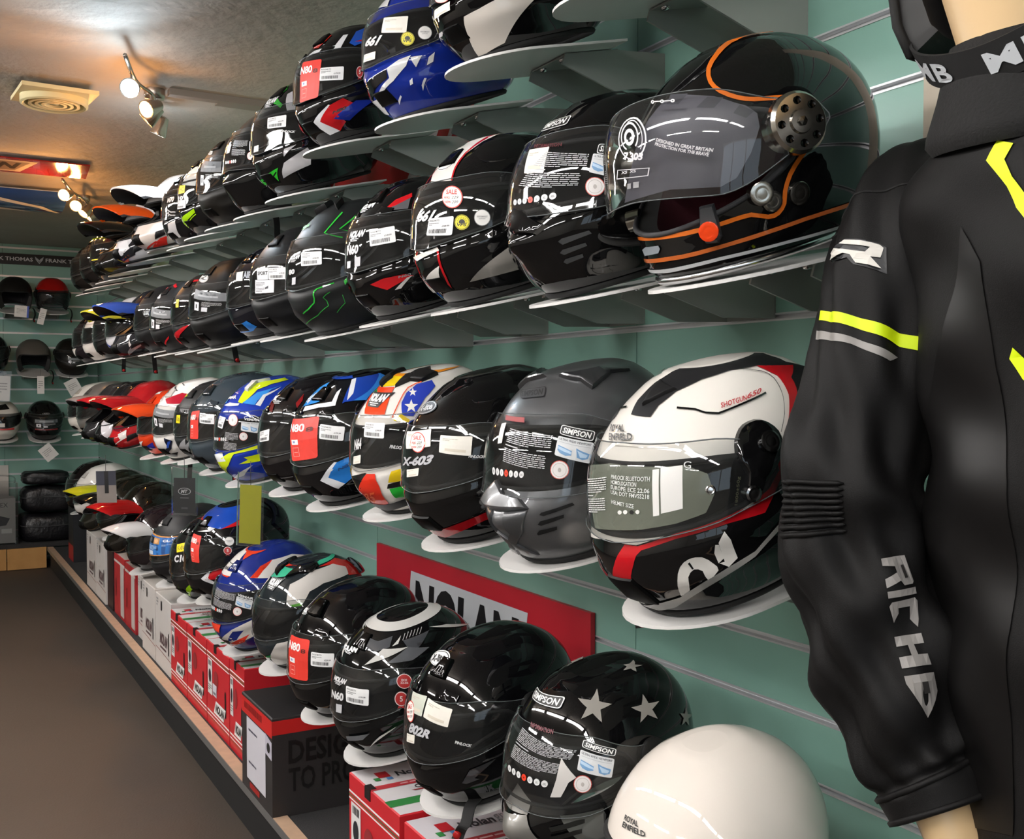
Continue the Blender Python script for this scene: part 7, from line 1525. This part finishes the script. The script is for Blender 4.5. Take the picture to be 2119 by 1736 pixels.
lump('luggage_bag','loose black bag in clear wrap on top of the stacked bags','bag',(7.72,.37,.540),(.24,.28,.085),M_BAGK,9)
r=empty('acrylic_case',loc=(7.63,.675,.1655)); tag(r,'clear acrylic display case with grey leaflet on the back plinth','case')
b=MB(); b.box((-.10,-.125,0),(.10,.125,.40),M_BAG); b.build('shell',r)
b=MB(); b.box((-.085,-.11,.008),(.085,.11,.30),mat('8f8d8a',.6,key='grey_leaflet')); put_print(b,[txt('EX',.60,.80,.80,.9,'3a3a3cp',.0),poly([(.3,.35),(.75,.4),(.85,.55),(.55,.62),(.45,.7),(.3,.6)],'2a2a2ep'),rect(.62,.22,.9,.32,'b8b6b4p',1)],quad_map([(-.086,.11,.30),(-.086,-.11,.30),(-.086,-.11,.008),(-.086,.11,.008)])); b.build('leaflet',r)
b=MB(); b.tube(bez([(-.1,.105,.40),(-.1,.10,.44),(-.1,.0,.452),(-.1,-.10,.44),(-.1,-.105,.40)],14),.004,M_BAG,6); b.build('handle',r,True)
card('leaflet_panel','pale panel leaning on the far wall behind the acrylic case','panel',[(XB-.01,.80,.66),(XB-.01,.58,.66),(XB-.045,.58,.1665),(XB-.045,.80,.1665)],[rect(.55,.4,.7,.9,'b8b4aep')],th=.012,m='cfcac2p')
# helmet on the mannequin
M=np.eye(4); M[:3,:3]*=.93; M[:3,3]=(.594,.245,1.468)
hm=build_helmet(dict(k='open',s=1.0,M=M.tolist(),base='0d0d0eg',rim='0a0a0ar',label='black helmet with lettered chin strap on the mannequin',peak='0f1110m'))
hm.name='peaked_helmet'
pts=bez([(-.108,.02,.035),(-.098,.045,.005),(-.066,.072,-.022),(-.015,.082,-.034),(.04,.075,-.026),(.09,.045,.0),(.108,.02,.035)],30); wd=np.array([.12,.55,.80]); wd/=np.linalg.norm(wd)
b=MB(); b.ribbon(pts,wd,.036,.003,M_STRAP); st_=b.build('chin_strap',hm,'auto')
def strap_map(v,off):
    t=np.clip(1-v[:,0],0,1)*(len(pts)-1); i=np.minimum(t.astype(int),len(pts)-2); f=(t-i)[:,None]; P_=pts[i]*(1-f)+pts[i+1]*f
    T=pts[i+1]-pts[i]; T/=np.linalg.norm(T,axis=1,keepdims=True); N=np.cross(T,np.broadcast_to(wd,T.shape)); N/=np.linalg.norm(N,axis=1,keepdims=True)
    sgn=np.sign(np.sum(N*(P_-np.array([0,0,.05])),1,keepdims=True)); return P_+wd*((v[:,1:2]-.5)*.036)+N*sgn*(.0022+off)
for q_ in (txt('M',.50,.22,.59,.78,'c8ccd0p',.03),txt('D',.61,.22,.69,.78,'c8ccd0p',.03),txt('M',.20,.22,.29,.78,'c8ccd0p',.03),txt('B',.31,.22,.38,.78,'c8ccd0p',.03)):
    b=MB(); put_print(b,[q_],strap_map); b.build('letter',st_)
print('objects',len(bpy.data.objects))
